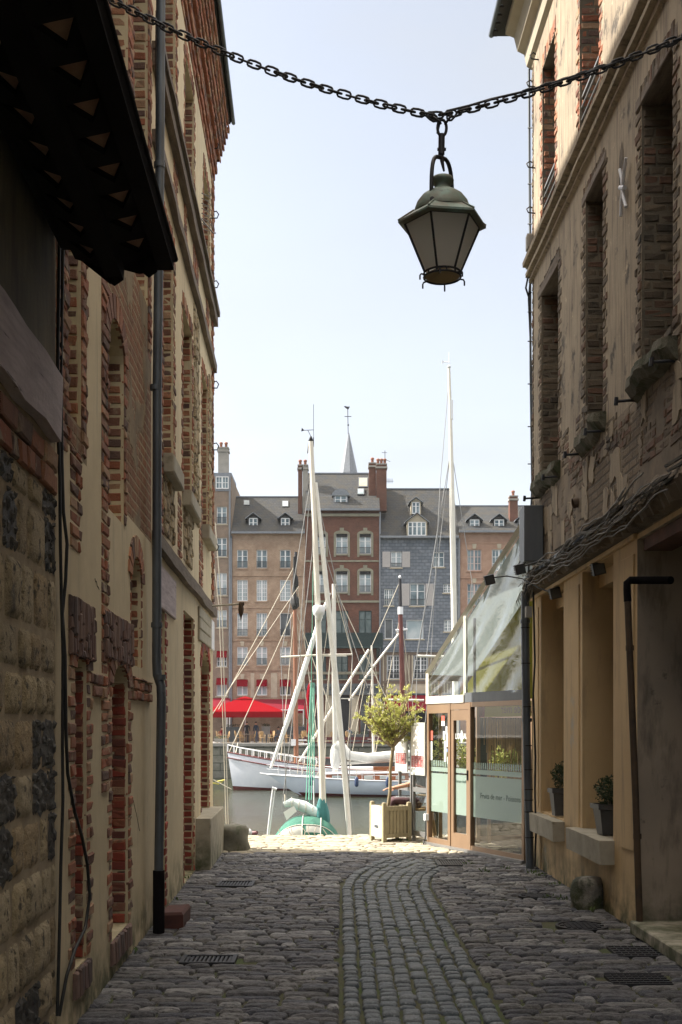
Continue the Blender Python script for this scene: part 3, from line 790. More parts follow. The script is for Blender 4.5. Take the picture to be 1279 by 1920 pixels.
# window sill blocks
for (pa,pb,z0,z1) in ((305,326,3.82,3.98),(342,361,3.84,3.99),(378,392,3.86,4.02)):
    sb = MB(); sb.bev(dL(pa), dL(pb), z0, z1, -.05, .10, .012, 0, LW); sb.build('sill', m_stone, Cd)
# timber strings
def strg(z0, z1, w, u0=uB1+.02, u1=uC1):
    mb = MB(); n = 16; vs = []
    for i in range(n+1):
        u = u0+(u1-u0)*i/n; j = r3.uniform(-.012,.012)
        vs += [LW(u,z0+j,0),LW(u,z0+j,w+j*.5),LW(u,z1+j*.6,w),LW(u,z1+j,0)]
    mb.add(vs, [(i*4+k,(i+1)*4+k,(i+1)*4+k+1,i*4+k+1) for i in range(n) for k in range(3)]+[(n*4,n*4+1,n*4+2,n*4+3),(3,2,1,0)])
    mb.build('timber_string', m_timber, Cd)
strg(3.06,3.18,.06); strg(6.33,6.43,.06); strg(6.93,7.05,.07); strg(7.07,7.13,.10)
sb = MB(); sb.bev(dL(297), dL(327), 2.62, 2.98, -.02, .02, .008, 0, LW); sb.build('wooden_panel', m_timberv, Cd)
sb = MB(); sb.box(0,0,0,0,0,0)
for i in range(3): sb.bev(dL(371), dL(392), 2.62+i*.13, 2.74+i*.13, -.02, .03, .01, 0, LW, .006)
sb.build('stone_band', m_stone, Cd)
# corbelled cornice
cc = MB(); 
for i in range(10):
    z = 8.80+i*.09; w_ = .010+.022*i if i != 3 else .055
    Fz = lambda x, y, zz_, w_=w_: LW(x, y, zz_+w_)
    bricks(cc, Fz, uB1-1.6, uC1+w_*.8, z, z+.088, .0, us=US, bh=.088, gap=.012, r=r3, bl=.2 if i not in (4,7) else .1)
    Fz2 = lambda x, y, zz_, w_=w_: Vector((xl(uC1)+w_-x, uC1*K+w_+zz_, y))
    bricks(cc, Fz2, 0, .6, z, z+.088, .0, bh=.088, gap=.012, r=r3)
    cc.hexa([LW(uB1-1.6,z+.005,-.1),LW(uC1,z+.005,-.1),LW(uC1,z+.005,w_-.004),LW(uB1-1.6,z+.005,w_-.004),LW(uB1-1.6,z+.083,-.1),LW(uC1,z+.083,-.1),LW(uC1,z+.083,w_-.004),LW(uB1-1.6,z+.083,w_-.004)])
cc.build('cornice', m_brick, Cd)
# roof: slate slope over both houses, gutter edge
rf = MB()
def roofL(u0, u1):
    a = [LW(u0,9.72,.24),LW(u1,9.72,.24),LW(u1,9.80,.26),LW(u0,9.80,.26)]
    rf.face(a)
    rf.prism([(.26,9.80),(.22,9.72),(-.4,9.72),(-7.4,9.72),(-3.9,14.55)], 0, 1, 0, lambda x,y,z: Vector((xl(u0+(u1-u0)*y)+x, (u0+(u1-u0)*y)*K, z)))
roofL(-1.6, uC1+.12)
rf.build('roof', m_slate, Cd)
gt = MB(); gt.tube([LW(-1,9.74,.265),LW(uC1+.13,9.74,.265)], .025, 8); gt.build('gutter', m_zinc, Cd)
pl = MB(); pl.box(0,0,0,0,0,0)
pl = MB(); pl.bev(dL(367), 10.75, .0, .58, -.1, .17, .01, 0, LW); pl.build('stone_plinth', m_stone, Cd)
sg = MB(); sg.bev(dL(393.2), dL(398.2), 2.62, 3.0, 0, .03, .004, 0, LW); sg.build('wall_plaque', m_white, Cd)
for zc in (3.9,5.2,6.0,8.2,9.1,7.3):
    hk = MB(); u = uC1-.3; hk.tube([LW(u,zc,0),LW(u,zc,.09),LW(u,zc+.05,.11),LW(u,zc+.09,.08),LW(u,zc+.08,.05)], .008, 6); hk.build('hook', m_iron, Cd)
# coil of wire and little plants high on the wall
cw = MB(); pts = []
for i in range(90):
    t_ = i/90; a = t_*2*math.pi*8
    pts.append(P(370+4*math.cos(a), 360+75*t_+5*math.sin(a), dL(366))+Vector((.10+.05*math.sin(a),0,0)))
cw.tube(pts, .004, 4); cw.tube([P(365,400,dL(363))+Vector((.02,0,0)),P(366,437,dL(363))+Vector((.2,0,0)),P(371,437,dL(363))+Vector((.2,0,0))], .008, 4)
cw.build('wire_coil', m_wire, Cd)
lamp_bar = MB(); a = P(388,1133,10.2); 
lamp_bar.tube([LW(10.4,3.13,0), P(455,1132,10.4)], .012, 8); lamp_bar.build('bracket_pole', m_rope, Cd)
def cone(): 
    e = empty('hanging_bell', P(452,1132,10.4), 'small bronze pear-shaped bell hanging from pole at the left corner', 'bell')
    mb = MB(); mb.lathe([(.0,0),(.02,-.005),(.03,-.03),(.036,-.09),(.03,-.13),(.012,-.18),(.004,-.225),(0,-.23)], P(452,1130,10.4), 12); mb.tube([P(448,1132,10.4),P(458,1132,10.4)], .025, 8)
    mb.build('bell', m_rust, e)
cone()

# ------------------------------------------------------------------ RIGHT BUILDING
Rb = empty('plastered_house', (xr(8), 5.0*K, 0), 'tall peeling plastered house at right with ochre ground floor and stone sills', 'house')
uR1 = 9.72
HRg = [hole(1195,1400,.0,3.08,dR,nw=0,lint=False), hole(1092,1150,.62,3.08,dR), hole(1015,1057,.66,3.10,dR)]
for h in HRg:
    h['u0'], h['u1'] = min(h['u0'],h['u1']), max(h['u0'],h['u1']); h['depth'] = .42; h['rev'] = 3 if h['u0'] < 6.6 else 0
HRg[0]['u0'] = 1.0
HRu = [hole(1203,1262,4.33,6.43,dR), hole(1098,1131,4.36,6.55,dR), hole(1015,1047,4.38,6.48,dR),
       hole(1196,1243,7.5,9.3,dR), hole(1087,1124,7.2,9.3,dR), hole(1017,1041,7.2,9.0,dR)]
for h in HRu:
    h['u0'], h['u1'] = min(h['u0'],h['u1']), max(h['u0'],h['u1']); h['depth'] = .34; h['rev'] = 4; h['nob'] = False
def mR(u, v):
    if v < 3.12: return 0
    if v < 4.2: return 1
    return 2
wr = MB(); facade(wr, RW, -1.6, uR1, 0, 9.45, HRg+HRu, mR, extra_v=(3.12,4.2))
for f in (): pass
wr.box(2.95, 12, -2.2, uR1*K-.01, 0, 9.9, 2)
wr.face([RW(uR1,0,0),RW(uR1,9.45,0),RW(uR1,9.45,-.8),RW(uR1,0,-.8)], 2)
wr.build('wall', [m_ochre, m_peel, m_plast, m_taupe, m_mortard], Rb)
# recesses: inner lintels, panelled pilasters, windows
for h in HRg[1:]:
    a, b = h['u0'], h['u1']
    mb = MB(); mb.hexa([RW(a,2.93,-.30),RW(b,2.93,-.30),RW(b,2.93,-.16),RW(a,2.93,-.16),RW(a,3.08,-.30),RW(b,3.08,-.30),RW(b,3.08,-.16),RW(a,3.08,-.16)])
    mb.build('lintel', m_ochre, Rb)
    mb = MB(); mb.hexa([RW(a+.02,.66,-.41),RW(a+.09,.66,-.41),RW(a+.09,.66,-.30),RW(a+.02,.66,-.30),RW(a+.02,2.93,-.41),RW(a+.09,2.93,-.41),RW(a+.09,2.93,-.30),RW(a+.02,2.93,-.30)], 0)
    mb.face([RW(a+.09,.66,-.40),RW(b,.66,-.40),RW(b,2.93,-.40),RW(a+.09,2.93,-.40)], 1)
    mb.build('window', [m_winw, m_panedark], Rb)
def raised(u0,u1,v0,v1,w0,t_=.012, nm='pilaster_panel'):
    pn = MB(); pn.bev(u0,u1,v0,v1,w0-.01,w0+t_,.004,0,RW); pn.build(nm, m_ochre, Rb)
for (a,b) in ((dR(1089),dR(1060)),(dR(1012),dR(1001)),(dR(1193),dR(1164))):
    a, b = min(a,b), max(a,b)
    raised(a+.03,b-.03,.62 if b < 9.4 else .7,2.98,0)
raised(6.5, uR1, 3.09, 3.13, .0, .03, 'moulding')
for i, h in enumerate(HRg[1:]):
    sb = MB(); a, b = h['u0']-.03, h['u1']+.12
    n = 8; vs = []
    for k in range(n+1):
        u = a+(b-a)*k/n; j = r3.uniform(-.006,.006)
        vs += [RW(u,.645+j,-.25),RW(u,.645+j,.13+j),RW(u,.44+j,.12+j),RW(u,.44-j,-.05)]
    sb.add(vs, [(k*4+q,(k+1)*4+q,(k+1)*4+q+1,k*4+q+1) for k in range(n) for q in range(3)]+[(0,1,2,3),(n*4,n*4+1,n*4+2,n*4+3)])
    sb.build('sill', m_stone, Rb)
ds = MB(); ds.bev(1.2,6.44,0,.10,-.4,.08,.01,0,RW); ds.build('doorstep', m_stone, Rb)
dm = MB(); dm.hexa([RW(1.2,2.98,-.25),RW(6.44,2.98,-.25),RW(6.44,2.98,-.03),RW(1.2,2.98,-.03),RW(1.2,3.075,-.25),RW(6.44,3.075,-.25),RW(6.44,3.075,-.03),RW(1.2,3.075,-.03)])
dm.build('painted_beam', smat('worn red beam paint', (.17,.07,.05), (.08,.045,.035), 6, .9, .6, 30), Rb)
dd = MB(); dd.hexa([RW(1.2,.1,-.41),RW(6.0,.1,-.41),RW(6.0,.1,-.36),RW(1.2,.1,-.36),RW(1.2,2.97,-.41),RW(6.0,2.97,-.41),RW(6.0,2.97,-.36),RW(1.2,2.97,-.36)]); dd.build('door', m_timber, Rb)
# upper storey brickwork
for i, h in enumerate(HRu): uq = MB(); w_ = .11 if i < 3 else .07; jambs(uq, RW, [h], US, near=w_, far=w_, revd=.33, r=r3); uq.build('brick_jamb', m_brickgrey if i < 3 else m_brick, Rb)
uq = MB()
bricks(uq, RW, uR1-.07, uR1, 4.2, 9.4, .012, us=US, r=r3)
uq.build('brickwork', m_brickgrey, Rb)
# patches of bare brick where the plaster fell off
for i in range(46):
    pb = MB()
    u = r3.uniform(5.6, 8.3); v = r3.uniform(3.55, 4.3)
    if math.sin(u*5+v*3)+math.sin(u*2.3-v*7) < .15: continue
    w_ = r3.uniform(.25,.6)*US; hh = r3.choice([.15,.22,.3,.38])
    bricks(pb, RW, u, u+w_, v, v+hh, .006, us=US, r=r3)
    pb.build('bare_brick_patch', m_brickgrey, Rb)
# plaster flakes: jagged sheets of plaster still holding on
for i in range(26):
    pf = MB()
    u = r3.uniform(5.5, 9.2); v = r3.uniform(3.5,4.15); n = 16; ru = r3.uniform(.04,.13); rv = r3.uniform(.10,.24); sk = r3.uniform(-.4,.4)
    rad = 1.0; poly = []
    for k in range(n):
        q = 2*math.pi*k/n; rad = max(.45, min(1.2, rad+r3.uniform(-.35,.35)))
        sq = 1/max(abs(math.cos(q)), abs(math.sin(q)))
        poly.append((u+ru*math.cos(q)*rad*sq*.8+sk*math.sin(q)*ru, v+rv*math.sin(q)*rad*sq*.8))
    tw = r3.uniform(.006,.012); c0_ = RW(u, v, tw)
    pf.add([RW(p,q,-.01) for p,q in poly]+[RW(p,q,tw) for p,q in poly]+[c0_], [(k,(k+1)%n,n+(k+1)%n,n+k) for k in range(n)]+[(n+k,n+(k+1)%n,2*n) for k in range(n)])
    pf.build('plaster_patch', m_plast, Rb)
# lintels (rough wood), sills of the upper windows
for h in HRu[:3]:
    sb = MB(); a, b = h['u0']-.08, h['u1']+.10; n = 26; vs = []
    for k in range(n+1):
        u = a+(b-a)*k/n; jw = max(-.03, min(.03, (jw if k else 0)+r3.uniform(-.014,.014))); j = jw; e_ = .0 if 0 < k < n else -.04
        vs += [RW(u,h['v0']+.01+j*.3,-.30),RW(u,h['v0']+j*.4,.10+j+e_),RW(u,h['v0']-.08+j,.11+j+e_),RW(u,h['v0']-.15+j,.06+j+e_),RW(u,h['v0']-.18+j,-.01)]
    sb.add(vs, [(k*5+q,(k+1)*5+q,(k+1)*5+q+1,k*5+q+1) for k in range(n) for q in range(4)]+[(0,1,2,3,4),tuple(n*5+q for q in range(5))])
    sb.build('window_sill', m_sill, Rb)
    rd = MB()
    for u in (a+.03, b-.03): rd.tube([RW(u,h['v0']-.16,.0),RW(u,h['v0']-.17,.17)], .012, 6); rd.tube([RW(u,h['v0']-.14,.17),RW(u,h['v0']-.20,.175)], .017, 6)
    rd.build('iron_peg', m_iron, Rb)
    lt = MB(); lt.bev(h['u0']-.08, h['u1']+.1, h['v1']-.01, h['v1']+.09, -.3, .012, .01, 0, RW, .01); lt.build('lintel', m_timber, Rb)
    # broken grey render ragged patch at the head
    wf = MB(); u0_, u1_ = h['u0'], h['u1']
    wf.hexa([RW(u0_+.0,h['v0'],-.335),RW(u0_+.05,h['v0'],-.335),RW(u0_+.05,h['v0'],-.27),RW(u0_,h['v0'],-.27),RW(u0_,h['v1'],-.335),RW(u0_+.05,h['v1'],-.335),RW(u0_+.05,h['v1'],-.27),RW(u0_,h['v1'],-.27)], 0)
    wf.face([RW(u0_+.05,h['v0'],-.33),RW(u1_,h['v0'],-.33),RW(u1_,h['v1'],-.33),RW(u0_+.05,h['v1'],-.33)], 1)
    wf.build('window', [m_winw, m_panedark], Rb)
for h in HRu[3:]:
    wf = MB(); u0_, u1_ = h['u0'], h['u1']
    wf.face([RW(u0_,h['v0'],-.33),RW(u1_,h['v0'],-.33),RW(u1_,h['v1'],-.33),RW(u0_,h['v1'],-.33)], 0)
    wf.build('window', [m_panedark], Rb)
    rl = MB()
    for k in range(3): rl.tube([RW(u0_,h['v0']+.12+.12*k,-.02),RW(u1_-.0,h['v0']+.12+.12*k,-.02)], .009, 6)
    rl.bev(u0_, u1_, h['v0']+.45, h['v0']+.475, -.05, -.02, .003, 0, RW)
    rl.build('railing', m_gframe, Rb)
# string course
def band(z0, z1, w_, mat=m_plast, name='string_course', u0=-1.6, u1=uR1+.04):
    mb = MB(); n = 40; vs = []
    for i in range(n+1):
        u = u0+(u1-u0)*i/n; j = r3.uniform(-.005,.005)
        vs += [RW(u,z0,0),RW(u,z0+.015+j,w_+j),RW(u,z1-.01+j,w_),RW(u,z1,-.0)]
    mb.add(vs, [(i*4+k,(i+1)*4+k,(i+1)*4+k+1,i*4+k+1) for i in range(n) for k in range(3)]+[(n*4,n*4+1,n*4+2,n*4+3)])
    return mb.build(name, mat, Rb)
band(6.84,6.90,.035); band(6.90,6.97,.075); band(6.972,7.02,.05); band(7.022,7.10,.11)
# ground-floor cornice: ragged ledge
m_tile = smat('broken grey tile', (.16,.145,.125), (.07,.065,.06), 9, .85, .7, 40, .008)
mb = MB(); n = 90; vs = []
for i in range(n+1):
    u = 5.3+(uR1+.03-5.3)*i/n; j = r3.uniform(-.03,.03)
    vs += [RW(u,3.135,0),RW(u,3.15+j*.3,.07+j),RW(u,3.25+j*.5,.12+j),RW(u,3.36+j*.6,.06+j*.6),RW(u,3.46+j,0)]
mb.add(vs, [(i*5+k,(i+1)*5+k,(i+1)*5+k+1,i*5+k+1) for i in range(n) for k in range(4)])
mb.build('ragged_cornice', m_brickgrey, Rb)
for i in range(64):
    lf = MB(); u = 5.5+4.1*i/64+r3.uniform(-.03,.03); z_ = 3.36+r3.uniform(-.10,.05); w_ = r3.uniform(.06,.14)*.7; tl = r3.uniform(-.03,.03)
    lf.hexa([RW(u,z_-.05,.14+tl),RW(u+w_,z_-.06+tl,.14),RW(u+w_,z_+.04,.0),RW(u,z_+.05,.0),RW(u,z_-.035,.15+tl),RW(u+w_,z_-.045+tl,.15),RW(u+w_,z_+.06,.005),RW(u,z_+.065,.005)])
    lf.build('broken_tile', m_tile, Rb)
lf = MB()
for i in range(9):
    u = 7.2+2.2*i/9+r3.uniform(-.05,.05)
    lf.add([RW(u,3.44,.01),RW(u+.16,3.42,.01),RW(u+.16,3.33+r3.uniform(-.03,.03),.13),RW(u,3.34+r3.uniform(-.03,.03),.12),RW(u,3.42,.01),RW(u+.16,3.40,.01),RW(u+.16,3.31,.13),RW(u,3.32,.12)], [(0,1,2,3),(7,6,5,4),(0,3,7,4),(1,2,6,5),(3,2,6,7)])
lf.build('lead_flashing', m_zinc, Rb)
cg = MB()
for i in range(11):
    pts = []; u = 5.5+r3.random(); ph = r3.random()*6; zb = 3.16+.02*i; 
    u_end = uR1-.02*i*.3 if i % 3 else 8.5
    while u < u_end:
        pts.append(RW(u, zb+.028*math.sin(u*5+ph)+.008*math.sin(u*17+ph)+ max(0,(6.9-u))*.12*(.5+.5*math.sin(ph)), .14+.02*math.sin(u*4+ph*2)+.012*(i%3)))
        u += .06
    if len(pts) > 2: cg.tube(pts, r3.choice([.0045,.006,.0075]), 5)
for i in range(5):
    b_ = RW(uR1-.1*i, 3.2, .14); cg.tube([b_, b_+Vector((-.05,0,-.12)), b_+Vector((-.02,0,-.2)), b_+Vector((.03,0,-.12)), b_+Vector((.04,0,.02))], .006, 5)
cg.build('cable_bundle', m_cableg, Rb)
cg = MB(); cg.tube([P(1005,1085,9.4),P(1040,1052,8.8),P(1075,1028,8.15),P(1115,1000,7.5),P(1180,945,6.62),P(1200,948,6.5)], .014, 8)
cg.build('conduit', m_rope, Rb)
# corner drainpipe, thin conduit up the corner, boxes
pd = 9.42
pipe(Rb, [P(985,1112,pd),P(985,1200,pd),P(988,1400,pd),P(994,1632,pd)], .047, m_zinc, 'drainpipe', [P(985,1165,pd),P(988,1350,pd),P(994,1530,pd)])
bb = MB()
for y in (1177,1244,1325,1398,1443,1480,1500,1522,1570): 
    c = P(985+(y-1177)*.02,y,pd); bb.tube([c-Vector((0,0,.006)), c+Vector((0,0,.006))], .053, 12)
bb.tube([P(1000,1110,9.35),P(1003,1240,9.3),P(1000,1300,9.3),P(1004,1420,9.3),P(1003,1480,9.3),P(1005,1560,9.3),P(1003,1625,9.3)], .012, 6)
bb.tube([P(990,1090,9.35),P(985,1115,9.35)], .02, 6)
bb.build('pipe_strap', m_cable, Rb)
bx = MB(); bx.box(P(985,1,9.3).x, P(996,1,9.3).x, 9.25*K, 9.32*K, zz(1158,9.3), zz(1138,9.3)); bx.build('junction_box', m_cement, Rb)
cp = MB(); cp.tube([P(992,130,9.8),P(993,300,9.8),P(994,450,9.8),P(995,700,9.8),P(998,915,9.75),P(990,1090,9.6)], .014, 8); cp.build('corner_conduit', m_zinc, Rb)
cp = MB(); cp.tube([P(996,505,9.8),P(991,560,9.8),P(997,700,9.8),P(998,900,9.8)], .01, 6)
for y in (240,345,420,585,640,720,800,870): cp.tube([P(990,y,9.8),P(1003,y,9.74)], .007, 5)
cp.tube([P(990,520,9.7),P(986,540,9.7),P(991,556,9.7),P(996,548,9.7)], .012, 6)
cp.build('cable', m_cable, Rb)
for (y0,y1) in ((447,474),(480,507)):
    bx = MB(); a = P(985,y1,9.8); b = P(999,y0,9.8); bx.box(a.x,b.x,9.7*K,9.78*K,a.z,b.z); bx.bev(a.x+.01,b.x-.01,-b.z+.01,-a.z-.01,0,.01,.004,0,lambda x,y,z: Vector((x,9.7*K-z,-y))); bx.build('junction_box', m_cement, Rb)
# brown drainpipe with elbow
pd2 = 6.42
pipe(Rb, [P(1258,1088,6.15),P(1200,1088,pd2),P(1182,1088,pd2),P(1176,1093,pd2),P(1176,1105,pd2),P(1177,1128,pd2)], .030, m_black, 'pipe_elbow')
pipe(Rb, [P(1177,1128,pd2),P(1184,1300,pd2),P(1192,1500,pd2),P(1200,1750,pd2)], .027, m_rust, 'drainpipe', [P(1181,1215,pd2),P(1195,1568,pd2)])
# spotlights on long arms
def spot(x, y, do, path, label):
    e = empty('spotlight', P(x,y,do), label, 'spotlight', 'spotlights on arms above the ochre ground floor')
    mb = MB(); c = P(x,y,do); s_ = .055
    Mx = Matrix.Translation(c)@Matrix.Rotation(R(-14),4,'Y')@Matrix.Rotation(R(12),4,'X')
    mb.box(-s_,s_,-.035,.035,-s_,s_,0,Mx)
    for k in range(5): mb.box(-s_-.004,s_+.004,.035,.06,-s_+.022*k,-s_+.022*k+.008,0,Mx)
    mb.build('lamp_head', m_cable, e)
    ar = MB(); ar.tube(path, .0085, 6); ar.build('arm', m_cable, e)
    gl_ = MB(); gl_.box(-s_*.8,s_*.8,-.0375,-.036,-s_*.8,s_*.8,0,Mx); gl_.build('lens', m_panedark, e)
spot(918,1087,9.6,[P(925,1083,9.6),P(950,1080,9.5),P(980,1085,9.3),P(1010,1102,9.0),P(1036,1112,8.85)],'black square spotlight on the longest arm, nearest the veranda gable')
spot(975,1067,9.2,[P(982,1062,9.2),P(1010,1052,9.0),P(1045,1048,8.6),P(1080,1055,8.2),P(1112,1068,7.8)],'black square spotlight just below the grey sign box')
spot(1122,1066,7.45,[P(1122,1066,7.45),P(1117,1062,7.55),P(1112,1060,7.7)],'black spotlight over the recess of the nearer box plant')
spot(1041,1112,8.7,[P(1041,1112,8.7),P(1037,1112,8.8),P(1034,1110,8.85)],'black spotlight over the recess of the farther box plant')
# grey sign box
e = empty('sign_box', P(1000,1050,9.2), 'blank grey metal sign box fixed high at the corner of the plastered house', 'sign')
mb = MB(); a = P(983,1052,9.2); b = P(1019,947,9.2)
mb.bev(a.x,b.x,-b.z,-a.z,-.36,.0,.006,0,lambda x,y,z: Vector((x,9.2*K-z,-y))); mb.build('case', m_signbox, e)
mb = MB(); mb.tube([Vector((a.x+.03,9.2*K+.1,a.z)),Vector((a.x-.01,9.2*K+.1,a.z-.05)),Vector((a.x-.05,9.2*K+.1,a.z-.02)),Vector((a.x-.03,9.2*K+.1,a.z+.01))], .007, 6); mb.build('hook', m_iron, e)
# wall anchor
mb = MB(); do = 6.86; X0 = .03
def AP(x,y,o=.035): 
    u = dR(x); return RW(u, zz(y,u), o)
mb.tube([AP(1182,296),AP(1177,330),AP(1175,352),AP(1173,380),AP(1172,406)], .014, 6); mb.tube([AP(1170,318),AP(1174,335),AP(1175,352),AP(1177,370),AP(1182,388)], .014, 6)
mb.tube([AP(1171,352),AP(1179,352)], .02, 6); mb.build('wall_anchor', m_whiteiron, Rb)
mb = MB(); n = 9
for (x,y,a_,b_) in ((1165,315,.055,.22),):
    u = dR(x); v = zz(y,u)
    poly = [(u+a_*math.cos(2*math.pi*k/n)*r3.uniform(.6,1.1), v+b_*math.sin(2*math.pi*k/n)*r3.uniform(.6,1.1)) for k in range(n)]
    mb.face([RW(p,q,.004) for p,q in poly])
mb.build('plaster_hole', m_brickgrey, Rb)
for (x,y) in ((1006,112),(996,163),(995,315),(995,400),(908,1)) [:4]:
    hk = MB(); u = min(dR(x+4), 9.6); zc = zz(y,u)
    hk.tube([RW(u,zc,0),RW(u,zc+.01,.08),RW(u,zc+.05,.10),RW(u,zc+.08,.06),RW(u,zc+.06,.03)], .008, 6); hk.build('hook', m_iron, Rb)
# broken vent pipe and holes
mb = MB(); mb.tube([P(1127,850,7.4)+Vector((.1,0,0)),P(1118,868,7.4)], .02, 8); mb.tube([RW(8.0,zz(940,8.0),-.05),RW(8.0,zz(940,8.0)-.02,.05)], .05, 12, cap=False); mb.build('vent_pipe', m_rust, Rb)
# top cornice and roof
mb = MB()
pr = [(0,9.40),(.05,9.44),(.08,9.58),(.16,9.62),(.20,9.78),(.30,9.82),(.30,9.90),(-.1,9.90),(-.1,9.40)]
mb.prism(pr, 0, 1, 0, lambda x,y,z: Vector((xr(-1.6+(uR1+.08+1.6)*y)-x, (-1.6+(uR1+.08+1.6)*y)*K, z)))
mb.build('cornice', m_facstone, Rb)
mb = MB(); mb.prism([(.40,9.90),(.40,9.94),(-4.3,12.6),(-9,9.95),(-9,9.90)], 0, 1, 0, lambda x,y,z: Vector((xr(-1.6+(uR1+.2+1.6)*y)-x, (-1.6+(uR1+.2+1.6)*y)*K, z)))
u = 4.0
while u < uR1+.2:
    mb.box(-.055,.0,0,.10,0,.03,0,lambda x,y,z: Vector((xr(u)-.43+x+.05, u*K+y, 9.88+z))); u += .11
mb.build('roof', m_slate, Rb)
mb = MB(); mb.tube([RW(-1,9.93,.44),RW(uR1+.22,9.93,.44)], .035, 8); mb.build('gutter', m_zinc, Rb)

# pots with box plants
def leafball(mb, c, r_, n, ls, rr, squash=1.0):
    for i in range(n):
        d = Vector((rr.gauss(0,1),rr.gauss(0,1),rr.gauss(0,1))).normalized()*(rr.random()**.35)
        p = Vector(c)+Vector((d.x*r_,d.y*r_,d.z*r_*squash))*(1+.12*math.sin(d.x*7+d.z*9))
        leaf(mb, p, ls*rr.uniform(.7,1.2), rr, d)
def leaf(mb, p, s_, rr, d=None, asp=.5):
    a = Vector((rr.gauss(0,1),rr.gauss(0,1),rr.gauss(0,1))).normalized()
    if d is not None: a = (a*.8+d).normalized()
    b = a.cross(Vector((rr.gauss(0,1),rr.gauss(0,1),rr.gauss(0,1)))).normalized()
    nrm = a.cross(b)
    mb.add([p, p+a*s_*.5+b*s_*asp*.5+nrm*s_*.06, p+a*s_, p+a*s_*.5-b*s_*asp*.5+nrm*s_*.06], [(0,1,2,3)])
def pottedbox(x0, x1, yt, yb, do, bx0, bx1, by0, by1, label):
    a = P((x0+x1)/2, yb, do); wt = (x1-x0)/F*do/2; h = (yb-yt)/F*do
    e = empty('potted_plant', a, label, 'potted plant', 'potted box shrubs on the window sills')
    mb = MB(); q = math.sqrt(2)
    mb.lathe([(0,0),(wt*.62*q,0),(wt*.86*q,h*.82),(wt*1.0*q,h*.84),(wt*1.02*q,h),(wt*.9*q,h),(wt*.88*q,h*.9),(0,h*.9)], a, 4, phase=R(45+4), smooth=False)
    mb.build('pot', m_pot, e)
    so = MB(); so.lathe([(0,h*.92),(wt*.86*q,h*.92),(wt*.86*q,h*.85)], a, 4, phase=R(49), smooth=False); so.build('soil', m_soil, e)
    c = P((bx0+bx1)/2, (by0+by1)/2, do); rr_ = (bx1-bx0)/F*do/2
    lb = MB(); leafball(lb, c, rr_, 1500, .026, r3, (by1-by0)/(bx1-bx0)); 
    for k in range(60): 
        p = a+Vector((r3.uniform(-.05,.05), r3.uniform(-.05,.05), h*.95+r3.random()*.08)); leaf(lb, p, .03, r3)
    lb.build('foliage', m_bleaf, e)
    tk = MB(); tk.tube([a+Vector((0,0,h*.9)), c], .012, 6); tk.build('stem', m_bark, e)
pottedbox(1031,1068,1478,1529,8.75,1036,1078,1430,1474,'dark box shrub in grey pot on the farther stone sill, beside the corner')
pottedbox(1114,1170,1507,1564,7.35,1118,1172,1456,1506,'rounder box shrub in grey pot on the nearer stone sill, above guard stone')
# guard stones
def rock(name, c, rx, ry, h, mat, label, cat, seedv, taper=.7):
    rr = random.Random(seedv); mb = MB(); n = 20; m = 9; vs = []
    for i in range(m+1):
        t_ = i/m
        for k in range(n):
            a = 2*math.pi*k/n
            q = (1-(1-taper)*t_**2)*(1+.06*math.sin(a*3+i)+rr.uniform(-.03,.03))
            if i > m-2: q *= (.82 if i == m-1 else .5)
            vs.append((c[0]+rx*q*math.cos(a), c[1]+ry*q*math.sin(a), c[2]+h*(min(t_*1.1,1)+ (.0 if i < m else .02))+rr.uniform(-.006,.006)))
    fs = [(i*n+k,i*n+(k+1)%n,(i+1)*n+(k+1)%n,(i+1)*n+k) for i in range(m) for k in range(n)]+[tuple(m*n+k for k in range(n))]
    mb.add(vs, fs, 0, True); return tag(mb.build(name, mat), label, cat)
m_guard = smat('black stained boulder', (.28,.255,.22), (.15,.135,.12), 7, .85, .9, 25, .02, stain=[((.025,.022,.022), .47, .56, 5, None)], moss=True)
rock('guard_stone', P(1110,1706,7.28)+Vector((0,.12,-.03)), .165, .17, .30, m_guard, 'rough black stained guard stone against the ochre wall below the sills', 'guard stone', 4, .82)
rock('stone_bollard', P(434,1598,10.75)+Vector((.0,.2,-.04)), .215, .22, .375, smat('mossy bollard stone', (.20,.19,.15), (.12,.115,.09), 6, .9, .8, 30, .01, stain=[((.05,.07,.02), .5, .62, 5, None)]), 'squat round stone bollard at the left building corner on the quay', 'bollard', 9, .93)
mb = MB(); mb.bev(P(300,1,6.7).x, P(347,1,6.7).x, 6.62*K, 6.95*K, -.02, .115, .015, 0, None, .01); mb.build('x', smat('damp dark brick', (.11,.035,.025), (.05,.02,.018), 8, .8, .5, 30))
o = bpy.data.objects['x']; o.name = 'brick_block'; tag(o, 'low dark red brick block at the foot of the zinc drainpipe', 'brick step')
# weeds along the walls
wd = MB()
for (x,y,n_) in ((1000,1640,26),(1015,1645,22),(945,1632,16),(912,1637,18),(1040,1663,16),(1052,1690,18),(880,1622,10),(1195,1755,12),(345,1650,8),(330,1690,8),(1025,1686,10),(760,1578,14),(800,1585,8),(395,1600,10),(1110,1712,8),(250,1790,10)):
    do = gd(y)
    for k in range(n_):
        p = P(x+r3.uniform(-11,11), y+r3.uniform(-2,4), do); p.z = r3.uniform(0,.03); leaf(wd, p, r3.uniform(.02,.05), r3, Vector((0,0,1)), .35)
tag(wd.build('weeds', m_weed), 'small green weeds growing along the wall foot and joints', 'weeds', kind='stuff')

